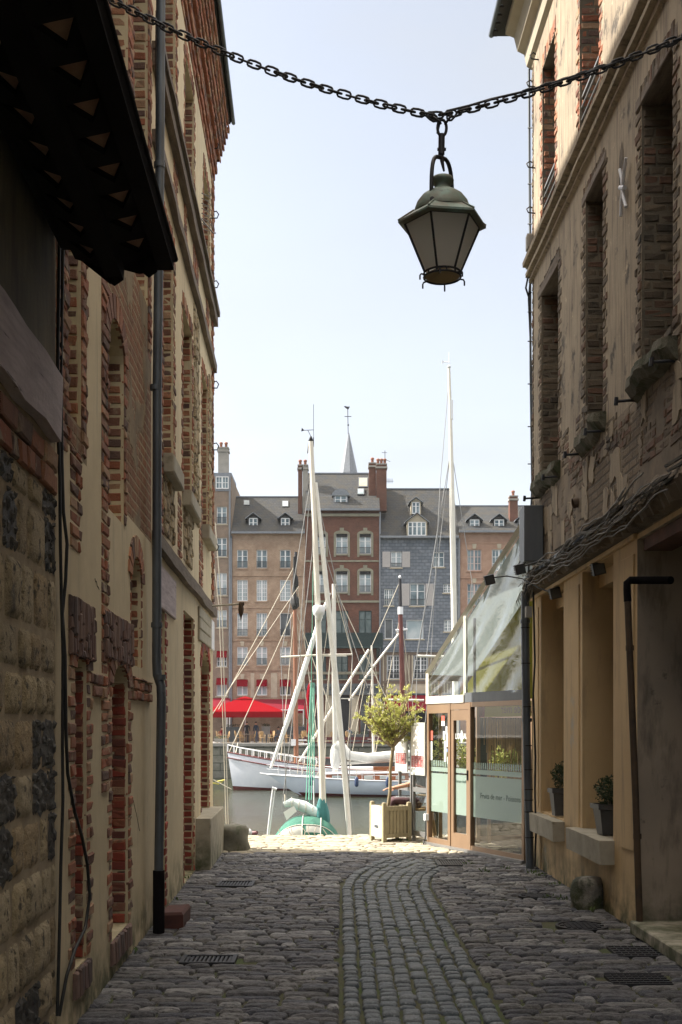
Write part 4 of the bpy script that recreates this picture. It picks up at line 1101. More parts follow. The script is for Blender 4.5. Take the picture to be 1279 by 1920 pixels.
# ------------------------------------------------------------------ LANTERN AND CHAIN
def link_mesh(mb, c, t, side, L, r_, wd_):
    t = t.normalized(); s_ = side.normalized(); pts = []
    n = 12
    for k in range(n):
        a = 2*math.pi*k/n
        ca, sa = math.cos(a), math.sin(a)
        xo = (L/2-wd_/2)*(1 if ca > 0 else -1) if abs(ca) > .01 else 0
        pts.append(c+t*(xo+wd_/2*ca)+s_*(wd_/2*sa))
    pts.append(pts[0]); mb.tube(pts, r_, 6, cap=False)
def chain(name, path, label, L=.085, r_=.0068, wd_=.044, mat=m_iron):
    mb = MB(); pts = [Vector(p) for p in path]; cum = [0]
    for i in range(1, len(pts)): cum.append(cum[-1]+(pts[i]-pts[i-1]).length)
    def at(s_):
        for i in range(1, len(pts)):
            if s_ <= cum[i] or i == len(pts)-1:
                q = (s_-cum[i-1])/(cum[i]-cum[i-1]); return pts[i-1].lerp(pts[i], q), (pts[i]-pts[i-1]).normalized()
    s_ = 0; i = 0; pitch = L-2.6*r_-.01
    while s_ < cum[-1]:
        c, t_ = at(s_); up = Vector((0,0,1)); y_ = Vector((0,1,0))
        side = (t_.cross(y_)) if i % 2 == 0 else (y_*.9+up*.25)
        a = r3.uniform(-.25,.25); side = (side.normalized()+ (y_ if i%2==0 else up)*a)
        side = side-t_*side.dot(t_)
        link_mesh(mb, c, t_, side, L, r_, wd_); s_ += pitch; i += 1
    return mb
dl = 5.0
def cat(p0, p1, sag, n=24): return [p0.lerp(p1, k/n)-Vector((0,0,4*sag*(k/n)*(1-k/n))) for k in range(n+1)]
chm = chain('c', cat(P(186,-12,dl), P(806,216,dl), .085)+[P(820,216,dl),P(846,212,dl)]+cat(P(850,212,dl), P(1372,28,dl), .05), '')
for (a,b) in (((806,216),(822,228)),((850,212),(838,228))):
    for k in range(2): 
        p0, p1 = P(*a,dl), P(*b,dl); link_mesh(chm, p0.lerp(p1,.25+.5*k), p1-p0, Vector((0,1,.3)) if k else (p1-p0).cross(Vector((0,1,0))), .07, .0065, .04)
chm.tube([P(820,250,dl),P(826,225,dl),P(838,208,dl),P(880,198,dl),P(920,186,dl),P(990,170,dl),P(1100,135,dl),P(1260,82,dl),P(1372,30,dl)], .007, 6)
tag(chm.build('chain', m_iron), 'dark iron chain slung across the alley, carrying the lantern', 'chain')
C0 = P(829.5, 418, dl); cxL, cyL = C0.x, C0.y
e = empty('lantern', (cxL, cyL, zz(530,dl)), 'old green copper hexagonal street lantern hanging from the chain', 'lantern')
pxm = 1/310.0
def Z(y): return zz(y, dl)
ph = R(8)
# hook assembly
mb = MB(); cxv = Vector((cxL,cyL,0))
ring = [Vector((cxL+.03*math.sin(a)*.9-.002, cyL, Z(240)+ .05*math.cos(a))) for a in [2*math.pi*k/16 for k in range(17)]]
mb.tube(ring, .009, 8, cap=False)
mb.tube([Vector((cxL-.004,cyL,Z(252))),Vector((cxL-.006,cyL,Z(290)))], .02, 10); mb.tube([Vector((cxL-.03,cyL,Z(280))),Vector((cxL+.022,cyL,Z(280)))], .01, 8)
mb.tube([Vector((cxL-.006,cyL,Z(290))),Vector((cxL-.002,cyL,Z(302))),Vector((cxL+.01,cyL,Z(321)))], [.014,.012,.006], 8)
mb.build('hook', m_iron, e)
mb = MB(); hp = []
for k in range(21):
    a = math.pi*k/20; zt = Z(393)+(Z(296)-Z(393))*min(1, math.sin(a)**.55 if 0 < k < 20 else 0)
    hp.append(Vector((cxL-.002-.072*math.copysign(abs(math.cos(a))**.6, math.cos(a)), cyL-.10*math.cos(a), zt)))
hp = [Vector((hp[0].x,hp[0].y,Z(395)))]+hp[1:-1]+[Vector((hp[-1].x,hp[-1].y,Z(375)))]
mb.tube(hp, .0125, 10); mb.tube([hp[0], Vector((cxL-.074,cyL-.16,Z(394)))], .0125, 8); mb.build('handle', m_iron, e)
mb = MB()
mb.lathe([(.172,Z(400)-.002),(.172,Z(396)),(.168,Z(392)),(.155,Z(381)),(.128,Z(370)),(.092,Z(362)),(.058,Z(358)),(.052,Z(357)),(.052,Z(353)),(.046,Z(352)),(.046,Z(345)),(.066,Z(343)),(.070,Z(339)),(.062,Z(334)),(.03,Z(331)),(0,Z(330.5))], (cxL,cyL,0), 36)
mb.build('dome', m_copper, e)
def hexp(r_, z, n=6, off=0): return [Vector((cxL+r_*math.cos(ph+off+2*math.pi*k/n), cyL+r_*math.sin(ph+off+2*math.pi*k/n), z)) for k in range(n)]
mb = MB(); a = hexp(.272, Z(419)); b = hexp(.272, Z(423)); c = hexp(.175, Z(398)); c2 = hexp(.235,Z(425)); c3 = hexp(.16,Z(402))
for k in range(6):
    k2 = (k+1)%6
    mb.face([a[k],a[k2],c[k2],c[k]]); mb.face([a[k],b[k],b[k2],a[k2]]); mb.face([b[k],c2[k],c2[k2],b[k2]]); mb.face([c2[k],c2[k2],c3[k2],c3[k]])
    mb.tube([a[k]+Vector((0,0,.003)), c[k]+Vector((0,0,.003))], .006, 6)
mb.build('hood', m_copper, e)
zt, zb_ = Z(423), Z(512)
T = hexp(.232, zt); Bq = hexp(.108, zb_)
mb = MB()
for k in range(6):
    mb.tube([T[k],Bq[k]], .0075, 6); mb.tube([T[k],T[(k+1)%6]], .008, 6)
for k in range(24):
    a0, a1 = 2*math.pi*k/24, 2*math.pi*(k+1)/24
    for (r_, z) in ((.112,Z(513)),(.112,Z(520))): mb.tube([Vector((cxL+r_*math.cos(a0),cyL+r_*math.sin(a0),z)),Vector((cxL+r_*math.cos(a1),cyL+r_*math.sin(a1),z))], .006, 6)
for k in range(12):
    a0 = 2*math.pi*k/12+ph; mb.tube([Vector((cxL+.112*math.cos(a0),cyL+.112*math.sin(a0),Z(513))),Vector((cxL+.112*math.cos(a0),cyL+.112*math.sin(a0),Z(520)))], .006, 6)
for k in range(6):
    a0 = 2*math.pi*k/6+ph+.2; d = Vector((math.cos(a0),math.sin(a0),0)); o_ = Vector((cxL,cyL,Z(519)))
    mb.tube([o_+d*.112, o_+d*.14, o_+d*.147+Vector((0,0,-.01)), o_+d*.147+Vector((0,0,-.035))], .005, 6)
mb.build('frame', m_iron, e)
for k in range(6):
    k2 = (k+1)%6; mb = MB(); cc_ = Vector((cxL,cyL,0))
    q = [T[k],T[k2],Bq[k2],Bq[k]]; q2 = [Vector((cxL+(p.x-cxL)*.975, cyL+(p.y-cyL)*.975, p.z)) for p in q]
    mb.face(q2); mb.build('glass_panel', m_lampglass, e)
mb = MB(); mb.lathe([(0,Z(505)),(.06,Z(508)),(.10,Z(516)),(.106,Z(519))], (cxL,cyL,0), 24); mb.build('reflector', m_bronzein, e)

# ------------------------------------------------------------------ VERANDA
V = empty('glass_veranda', (2.0, 10.5*K, 0), 'glazed restaurant veranda with bronze door frames and yellow canopy beside the drainpipe', 'veranda')
A0 = Vector((2.17, 9.80*K, 0)); B0 = Vector((1.21, 11.38*K, 0)); AB = (B0-A0); LAB = AB.length; ab = AB/LAB
nrm = Vector((-ab.y, ab.x, 0)); 
if nrm.x > 0: nrm = -nrm       # outward: towards the alley
inn_ = -nrm
def spx(px):                   # distance along A->B for a photo column
    k = (px-640)/F*(1/K)       # X/Y
    # A0.x + s ab.x = k (A0.y + s ab.y)
    return (k*A0.y-A0.x)/(ab.x-k*ab.y)
def VP(s_, z, o=0): return A0+ab*s_+Vector((0,0,z))+nrm*o
def vz(px, py): 
    p = VP(spx(px),0); return EYE+(1365-py)/F*(p.y/K)
def vbox(mb, s0, s1, z0, z1, o0, o1, mi=0):
    mb.hexa([VP(s0,z0,o0),VP(s1,z0,o0),VP(s1,z0,o1),VP(s0,z0,o1),VP(s0,z1,o0),VP(s1,z1,o0),VP(s1,z1,o1),VP(s0,z1,o1)], mi)
sB = spx(803); s1 = spx(845); s2 = spx(884); s3 = 0.0; TR = 1.93
mb = MB()
vbox(mb, sB-.05, sB, 0, TR, -.04, .02); vbox(mb, s1-.03, s1+.035, 0, TR-.002, -.04, .025); vbox(mb, s2-.012, s2+.03, 0, TR-.001, -.04, .025); vbox(mb, -.02, .03, 0, TR, -.04, .02)
vbox(mb, s1+.035, sB-.05, .0, .10, -.04, .02); vbox(mb, .03, s2-.012, 0, .09, -.04, .02)
vbox(mb, s1+.035, sB-.05, 1.80, TR, -.04, .02); vbox(mb, .03, s2-.012, TR-.06, TR, -.04, .02)
vbox(mb, s2+.03, s1-.03, 1.84, TR-.003, -.04, .02)
mb.build('frame', m_bronze, V)
mb = MB(); vbox(mb, -.05, sB+.03, 0, .035, .021, .07); mb.build('threshold', m_gframe, V)
d0, d1 = s2+.032, s1-.032
mb = MB(); vbox(mb, d0, d0+.075, .03, 1.835, -.03, .015); vbox(mb, d1-.075, d1, .03, 1.835, -.03, .015); vbox(mb, d0+.075, d1-.075, .03, .22, -.03, .015); vbox(mb, d0+.075, d1-.075, 1.70, 1.835, -.03, .015)
dr = mb.build('door', m_bronze, V)
mb = MB(); zh = vz(872,1451); mb.tube([VP(d0+.035,zh,.015),VP(d0+.035,zh,.05),VP(d0+.15,zh+.005,.05)], .009, 8); mb.tube([VP(d0+.035,zh-.08,.017),VP(d0+.035,zh+.05,.017)], .014, 8); mb.build('handle', m_iron, dr)
panes = [(s1+.035,sB-.05,.10,1.80),(d0+.075,d1-.075,.22,1.70),(.03,s2-.012,.09,TR-.06)]
for i,(a,b,z0,z1) in enumerate(panes):
    mb = MB(); mb.face([VP(a,z0,-.01),VP(b,z0,-.01),VP(b,z1,-.01),VP(a,z1,-.01)]); mb.build('glass_pane', m_glass, dr if i == 1 else V)
    fm = MB()
    fm.face([VP(a,.46,-.014),VP(b,.46,-.014),VP(b,.985,-.014),VP(a,.985,-.014)])
    fm.face([VP(a,1.01,-.014),VP(b,1.01,-.014),VP(b,1.07,-.014),VP(a,1.07,-.014)])
    if i != 1:
        x = a+.01
        while x < b-.01: fm.face([VP(x,1.08,-.014),VP(x+.028,1.08,-.014),VP(x+.028,1.16,-.014),VP(x,1.16,-.014)]); x += .052
    fm.build('frosted_band', m_frost, dr if i == 1 else V)
def text(s_, size, name, mat, parent, org, xdir, nrm_, ext=.001, align='CENTER', mirror=False, sx=1.0, label=None, bold=0):
    c = bpy.data.curves.new('t', 'FONT'); c.body = s_; c.size = size; c.extrude = ext; c.align_x = align; c.align_y = 'CENTER'; c.offset = bold; c.space_character = 1.05
    o = bpy.data.objects.new('t', c); COL.objects.link(o); bpy.context.view_layer.update()
    me = bpy.data.meshes.new_from_object(o.evaluated_get(bpy.context.evaluated_depsgraph_get())); bpy.data.objects.remove(o)
    xd = Vector(xdir).normalized(); zd = Vector((0,0,1)); nn = Vector(nrm_).normalized()
    mb = MB(); off = ORG.get(parent, Vector((0,0,0)))
    for v in me.vertices: v.co = Vector(org)+xd*(v.co.x*sx*(-1 if mirror else 1))+zd*v.co.y+nn*v.co.z-off
    me.materials.clear(); me.materials.append(mat); o = link(name, me, parent)
    if label: o['label'] = label
    return o
toR = -ab    # left to right on the photo runs from B to A
m_txt = smat('dark green lettering', (.08,.14,.11), (.08,.14,.11), 1, .7, 0)
m_txtw = smat('white lettering', (.75,.78,.76), (.7,.73,.72), 1, .6, 0)
m_txtb = smat('brown lettering', (.16,.09,.03), (.16,.09,.03), 1, .7, 0)
pc = spx(936); text('Fruits de mer - Poissons', .10, 'lettering', m_txt, V, VP(pc, vz(936,1496), -.011), toR, nrm, sx=.92)
text('Terrasse chauffée', .055, 'lettering', m_txt, dr, VP((d0+d1)/2, .90, -.011), toR, nrm, sx=.8)
text("L'OISEAU", .10, 'logo_lettering', m_txtw, dr, VP((d0+d1)/2, vz(867,1381), -.008), toR, nrm, sx=.75, bold=.002)
mb = MB(); zc = vz(867,1381); mb.face([VP((d0+d1)/2+.035*math.cos(2*math.pi*k/20), zc+.085*math.sin(2*math.pi*k/20), -.0115) for k in range(20)]); mb.build('logo_oval', m_txtw, dr)
# stickers
stc = MB(); 
for (x0,x1,y0,y1,mi) in ((827,833,1342,1352,1),(827,833,1352,1361,0),(807,811,1370,1388,1),(807,810,1390,1425,0),(830,834,1371,1387,0),(835,838,1362,1377,0),(836,842,1374,1400,0),(832,836,1389,1428,0),(840,843,1399,1417,2),(838,842,1419,1432,0),(836,839,1404,1410,2)):
    a, b = spx(x0), spx(x1); zt_, zb2 = vz((x0+x1)/2, y0), vz((x0+x1)/2, y1)
    stc.face([VP(a,zb2,-.006),VP(b,zb2,-.006),VP(b,zt_,-.006),VP(a,zt_,-.006)], mi)
stc.build_faces('sticker', [m_txtw, smat('red sticker', (.6,.12,.08)), smat('blue sticker', (.15,.25,.5))], V)
# yellow banner behind the big pane with lettering seen from behind
sa, sb_ = .0, spx(896)
mb = MB(); mb.face([VP(sa,1.74,-.10),VP(sb_,1.74,-.10),VP(sb_,1.925,-.10),VP(sa,1.925,-.10)]); mb.build('yellow_valance', m_yellow, V)
text('Fruits de mer', .15, 'valance_lettering', m_txtb, V, VP(spx(962), 1.83, -.095), toR, nrm, mirror=True, sx=1.0, bold=.001)
mb = MB(); vbox(mb, spx(896), s2-.02, 1.74, 1.92, -.11, -.10); mb.build('red_valance', m_dredcloth, V)
# gable: rake, divider, vinyl
sD = spx(873); zB, zA, zD = 2.36, 4.05, 2.92
zr = lambda s_: zA+(zB-zA)*(s_/sB)
def barr(p, q, r_=.032): mb.tube([p,q], r_, 4, smooth=False)
mb = MB(); barr(VP(sB,TR,0), VP(sB,zB,0), .035); barr(VP(sB+.02,zB,0), VP(-.02,zr(-.02),0), .042); vbox(mb, sD-.002, sB, TR+.002, TR+.10, -.03, .035); barr(VP(sD,TR+.1,0), VP(sD,zr(sD),0), .028)
mb.build('canopy_frame', m_bframe, V)
mb = MB(); vbox(mb, -.02, sD-.004, TR+.003, TR+.125, .0, .02); mb.build('valance_rail', m_signbox, V)
mb = MB(); n = 26; m = 18
for i in range(n):
    for j in range(m):
        def q(a, b):
            s_ = sB*a/n; z0 = TR+.1; z1 = zr(s_)-.03
            return VP(s_, z0+(z1-z0)*b/m, .015*math.sin(s_*9+b*.5)+.012*math.sin(b*1.3+a*.7))
        mb.face([q(i,j),q(i+1,j),q(i+1,j+1),q(i,j+1)], 0, True)
mb.build('vinyl_sheet', m_plastic, V, weld=True)
def roofpt(s_, back, drop=.0): return VP(s_, zr(s_)-.03-drop, -back)
mb = MB(); n = 12
for i in range(n):
    s_a, s_b = sB*i/n, sB*(i+1)/n
    mb.face([roofpt(s_a,.05),roofpt(s_b,.05),roofpt(s_b,5),roofpt(s_a,5)])
mb.build('vinyl_roof', m_cloudroof, V)
mb = MB(); sE = (zA-.78-2.0)/(zA-zB)*sB
for i in range(8):
    q_ = [sE*i/8, sE*(i+1)/8]
    for j in range(6):
        bk0, bk1 = .12+j*.5, .12+(j+1)*.5
        def yp(s_, bk): return roofpt(s_, bk, .75)+Vector((0,0,.006*math.sin(s_*11)+.006*math.sin(bk*5+s_*3)))
        mb.face([yp(q_[0],bk0),yp(q_[1],bk0),yp(q_[1],bk1),yp(q_[0],bk1)], 0, True)
mb.build('yellow_awning', m_yellow, V, weld=True)
mb = MB()
for bk_ in (1.0,2.1,3.2,4.4): mb.tube([roofpt(.05,bk_,.06),roofpt(sB-.05,bk_,.06)], .025, 6)
mb.tube([VP(sB*.55,TR,-.1),VP(sB*.55,zr(sB*.55)-.1,-.1)], .02, 6)
mb.build('canopy_ribs', m_gframe, V)
# interior: floor, back wall, far glazed side, posts, cane screens
mb = MB(); vbox(mb, -.3, sB, -.02, .006, -5, -.05); mb.build('floor', m_timber, V)
mb = MB(); vbox(mb, -.35, -.3, 0, 4, -5, 0); vbox(mb, -.3, sB*.55, 0, 2.6, -5.05, -5); mb.build('inner_wall', m_greyshop, V)
mb = MB()
x = 918.0
while x < 986:
    q = P(x, 1400, r3.uniform(11.15,11.5)); mb.box(q.x-.007, q.x+.007, q.y-.007, q.y+.007, r3.uniform(.4,.6), 1.72); x += r3.uniform(2.2,4.2)
x = 908.0
while x < 985:
    q = P(x, 1400, 11.0); mb.box(q.x-.006, q.x+.006, q.y-.006, q.y+.006, r3.uniform(1.15,1.5), 1.73); x += r3.uniform(2,5)
mb.build('cane_screen', m_wicker, V)
mb = MB()
for k in range(5): vbox(mb, sB-.03, sB+.0, 0, 2.3, -.8-k*.9, -.75-k*.9)
vbox(mb, sB-.03, sB, .0, .08, -5, 0); vbox(mb, sB-.03, sB, 2.25, 2.33, -5, 0); vbox(mb, sB-.03, sB, .85, .9, -5, 0)
mb.build('side_frame', m_bronze, V)
# potted greenery inside
dk = MB()
for (x0,x1,do_,z0,z1) in ((886,930,11.9,0,1.75),(804,822,12.2,0,1.8),(840,882,12.6,0,1.0),(925,1010,12.1,0,1.75)):
    a_, b_ = P(x0,1400,do_), P(x1,1400,do_); dk.box(a_.x,b_.x,a_.y,a_.y+.03,z0,z1)
dk.build('dark_partition', m_indark, V)
for x_ in (826,897,917): 
    q = P(x_,1400,11.75 if x_ < 850 else 11.5); dk = MB(); dk.box(q.x-.025,q.x+.025,q.y-.025,q.y+.025,0,2.3); dk.build('post', m_bronze, V)
tbm = MB()
gp = MB()
for (x_,y_,do_,r_) in ((832,1420,11.75,.16),(868,1415,11.7,.16),(937,1430,11.3,.12),(965,1425,11.3,.08),(880,1440,11.75,.12)): leafball(gp, P(x_,y_,do_), r_, 420, .05, r3, 1.6)
gp.build('indoor_greenery', m_oleaf, V)
# glazed screens and menu boards
C1 = Vector((.84, 12.1*K, 0)); cd = (C1-B0); LC = cd.length; cd /= LC; cn = Vector((-cd.y, cd.x, 0)); 
if cn.x > 0: cn = -cn
SCN = empty('glazed_screen', B0, 'low grey framed glass windbreak between the veranda corner and planter', 'windbreak')
def cbx(mb, s0, s1, z0, z1, o0, o1, mi=0):
    q = lambda s_, z, o: B0+cd*s_+Vector((0,0,z))+cn*o
    mb.hexa([q(s0,z0,o0),q(s1,z0,o0),q(s1,z0,o1),q(s0,z0,o1),q(s0,z1,o0),q(s1,z1,o0),q(s1,z1,o1),q(s0,z1,o1)], mi)
def scx(px):
    k = (px-640)/F/K; return (k*B0.y-B0.x)/(cd.x-k*cd.y)
sp = [.03, scx(774), scx(749)]
mb = MB()
for a, b in ((sp[0],sp[1]-.02),(sp[1]+.02,sp[2])):
    cbx(mb, a, a+.035, .06, 1.66, -.02, .02); cbx(mb, b-.035, b, .0, 1.66, -.02, .02)
    for (z0,z1) in ((.08,.15),(.70,.765),(1.62,1.66)): cbx(mb, a+.035, b-.035, z0, z1, -.018, .018)
mb.build('frame', m_gframe, SCN)
for a, b in ((sp[0]+.035,sp[1]-.055),(sp[1]+.055,sp[2]-.035)):
    mb = MB(); q = lambda s_, z: B0+cd*s_+Vector((0,0,z)); mb.face([q(a,.15),q(b,.15),q(b,1.62),q(a,1.62)]); mb.build('glass_pane', m_glass, SCN)
m_clearp = smat('acrylic holder', (.55,.56,.52), (.45,.46,.43), 5, .2, 0)
m_poster = smat('white menu paper', (.80,.79,.77), (.78,.77,.75), 5, .7, 0); m_posterm = smat('maroon menu print', (.35,.09,.08), (.28,.07,.065), 60, .7, 0)
for (x0,x1,y0,y1,lab) in ((746,769,1355,1448,'white menu panel with maroon foot on the windbreak, nearer the olive tree'),(776,802,1355,1452,'white menu panel with maroon foot on the windbreak, beside the veranda corner post')):
    a, b = scx(x1), scx(x0); do = 11.75; z0, z1 = zz(y1,do)-.0, zz(y0,do)
    e = empty('menu_board', B0+cd*a+Vector((0,0,z0)), lab, 'menu board', 'menu boards on the windbreak')
    mb = MB(); cbx(mb, a, b, z0, z1, .03, .045); mb.build('holder', m_clearp, e)
    mb = MB(); cbx(mb, a+.02, b-.02, z0+.09, z1-.05, .046, .049, 0); mb.build('paper', m_poster, e)
    mb = MB(); cbx(mb, a+.03, b-.03, z0+.11, z0+.27, .0495, .051, 0); mb.build('maroon_block', m_posterm, e)
    mb = MB(); rr = random.Random(int(x0))
    for i in range(4):
        for j in range(11): 
            if rr.random() < .8: cbx(mb, a+.045+(b-a-.09)*i/4, a+.045+(b-a-.09)*(i+rr.uniform(.3,.7))/4, z0+.125+.0125*j, z0+.1275+.0125*j, .0515, .0525)
    mb.build('menu_lines', m_poster, e)
mb = MB(); cbx(mb, -.03, .03, .33, .42, .02, .07); mb.build('socket_box', m_white, SCN)
mb = MB(); mb.tube([B0+cn*.05+Vector((0,0,.33)),B0+cn*.05+Vector((0,0,.12)),B0+cn*.06+Vector((-.03,-.03,.0))], .01, 6); mb.build('cable', m_cable, SCN)

# planter and olive tree
pc_ = Vector((.70, 11.78*K, 0)); rot = R(24)
e = empty('planter_box', pc_, 'square wooden planter of weathered slats with white painted side on the quay edge', 'planter')
Mp = Matrix.Translation(pc_)@Matrix.Rotation(rot,4,'Z'); hs_ = .195
mb = MB(); mw = MB()
for sx_ in (-1,1):
    for sy_ in (-1,1):
        x, y = sx_*hs_, sy_*hs_
        tgt = mb
        tgt.box(x-.028,x+.028,y-.028,y+.028,.0,.53,0,Mp); tgt.lathe([(.032,.53),(.036,.545),(0,.56)], (x,y,0), 4, phase=R(45), smooth=False, M=Mp)
for k in range(6):
    a = -hs_+.035+(2*hs_-.07)*k/6; b = a+(2*hs_-.07)/6-.008
    mb.box(a,b,-hs_-.008,-hs_+.012,.11,.44,0,Mp); mb.box(a,b,hs_-.012,hs_+.008,.11,.44,0,Mp); mb.box(hs_-.012,hs_+.008,a,b,.11,.44,0,Mp)
for z0,z1 in ((.06,.11),(.44,.50)):
    for s_ in (-1,1):
        mb.box(-hs_+.028,hs_-.028,s_*hs_-.02,s_*hs_+.02,z0,z1,0,Mp); 
    mb.box(hs_-.02,hs_+.02,-hs_+.028,hs_-.028,z0,z1,0,Mp)
mb.build('slats', m_planter, e)
mw.box(-hs_-.024,-hs_+.012,-hs_+.028,hs_-.028,.06,.50,0,Mp); mw.box(-hs_-.034,-hs_-.025,-hs_+.06,hs_-.06,.40,.46,0,Mp); mw.build('white_panel', m_planterw, e)
mb = MB(); mb.box(-hs_-.037,-hs_-.0345,-.06,.05,.19,.23,0,Mp); mb.build('plate', m_zinc, e)
mb = MB(); mb.box(-hs_+.02,hs_-.02,-hs_+.02,hs_-.02,.1,.44,0,Mp); mb.build('soil', m_soil, e)
e = empty('olive_tree', pc_+Vector((0,0,.44)), 'small pale green olive tree standing in the wooden planter', 'tree')
tk = MB(); do = 11.8; rt = random.Random(21)
base = Vector((pc_.x-.04, pc_.y, .42)); fork = P(737,1402,do); fork.y = pc_.y
tk.tube([base, base.lerp(fork,.3)+Vector((.012,0,0)), base.lerp(fork,.65)+Vector((-.012,0,0)), fork], [.028,.024,.022,.026], 9)
lv = MB()
tips = [(672,1335),(680,1318),(700,1300),(690,1345),(712,1330),(722,1285),(740,1300),(768,1278),(757,1300),(775,1330),(786,1345),(735,1330),(715,1355),(700,1368),(752,1350),(765,1362),(728,1312),(705,1316),(745,1318),(722,1370),(790,1322),(695,1325),(733,1345),(716,1292),(765,1290),(681,1332),(700,1340)]
for i, (x, y) in enumerate(tips):
    for rep in range(2):
        tip = P(x+rt.uniform(-6,6), y+rt.uniform(-5,5), do); tip.y = pc_.y+rt.uniform(-.36,.36)*(1-.3*rep)
        mid = fork.lerp(tip, .5)+Vector((rt.uniform(-.04,.04), rt.uniform(-.05,.05), rt.uniform(-.05,.03)))
        tk.tube([fork, mid, tip], [.012,.007,.0025], 5)
        for k in range(9):
            q = (fork.lerp(mid, (k/4.5)) if k < 4.5 else mid.lerp(tip, (k-4.5)/4.5)); 
            if k < 3: continue
            tw = q+Vector((rt.gauss(0,.055),rt.gauss(0,.06),rt.gauss(.03,.05)))
            tk.tube([q, tw], [.0035,.0015], 4)
            dirn = (tw-q).normalized()
            for m_ in range(17):
                p = q.lerp(tw, rt.uniform(.2,1.15))
                leaf(lv, p, rt.uniform(.03,.058), rt, dirn*.7+Vector((0,0,.3)), .38)
tk.build('trunk', m_bark, e); lv.build('crown', m_oleaf, e)
# ------------------------------------------------------------------ FAR HOUSES
DF = 76.0; YF = DF*K; PM = DF/F
def fX(px, do=DF): return (px-640)/F*do
WC = {}
def win_meshes(w, h, style, pane, fmat, rail, arch):
    key = (round(w,2), round(h,2), style, pane.name, fmat.name, rail, arch)
    if key in WC: return WC[key]
    mb = MB(); t_ = .07
    def bx(x0,x1,z0,z1,y0=-.04,y1=.04): mb.box(x0,x1,y0,y1,z0,z1)
    bx(-w/2,-w/2+t_,0,h); bx(w/2-t_,w/2,0,h); bx(-w/2+t_,w/2-t_,0,t_*1.2); bx(-w/2+t_,w/2-t_,h-t_,h)
    if style != 'one': bx(-.06,.06,t_,h-t_,-.055,.04)
    nx, ny = {'case':(1,2),'grid':(2,5),'grid3':(2,3),'one':(1,1),'fixed':(2,2)}[style]
    b_ = .016 if style == 'grid' else .024
    for side in (-1,1):
        xa, xb = (-w/2+t_, -.06) if side < 0 else (.06, w/2-t_)
        if style == 'one': xa, xb = -w/2+t_, w/2-t_
        for i in range(1, nx): x = xa+(xb-xa)*i/nx; bx(x-b_,x+b_,t_,h-t_,-.02,.02)
        for j in range(1, ny):
            z = t_+(h-2*t_)*j/ny; z = z+.15*h if style == 'case' else z; bx(xa,xb,z-b_,z+b_,-.022,.018)
        if style == 'one': break
    fm = mb
    def mk(mb_, name, mats):
        me = bpy.data.meshes.new(name); me.from_pydata(mb_.v, [], mb_.f)
        for m in mats: me.materials.append(m)
        me.polygons.foreach_set('material_index', mb_.m); return me
    pm = MB(); pm.face([(-w/2+t_,.015,t_),(w/2-t_,.015,t_),(w/2-t_,.015,h-t_),(-w/2+t_,.015,h-t_)])
    rm = None
    if rail:
        r_ = MB(); zt_ = .62 if h > 1.5 else .4
        r_.box(-w/2+.01,w/2-.01,-.14,-.11,zt_-.02,zt_+.02); r_.box(-w/2+.01,w/2-.01,-.14,-.11,.08,.11)
        k = 0; x = -w/2+.06
        while x < w/2-.03: r_.box(x-.012,x+.012,-.135,-.115,.11,zt_-.02); x += .11
        rm = mk(r_, 'railing', [m_iron])
    WC[key] = (mk(fm, 'window', [fmat]), mk(pm, 'pane', [pane]), rm)
    return WC[key]
def place_window(house, x, z, w, h, style='case', pane=None, fmat=None, rail=True, y=None, arch=0):
    a, b, c = win_meshes(w, h, style, pane or m_pane, fmat or m_winw, rail, arch)
    off = ORG[house]; o = bpy.data.objects.new('window', a); COL.objects.link(o); o.parent = house
    o.location = (x-off.x, (y if y is not None else YF+.16)-off.y, z-off.z)
    for nm, me in (('pane', b), ('railing', c)):
        if me: q = bpy.data.objects.new(nm, me); COL.objects.link(q); q.parent = o
    return o
def WD(cx, cy, w, h, **k):
    d = dict(cx=cx, cy=cy, w=w, h=h); d.update(k); return d
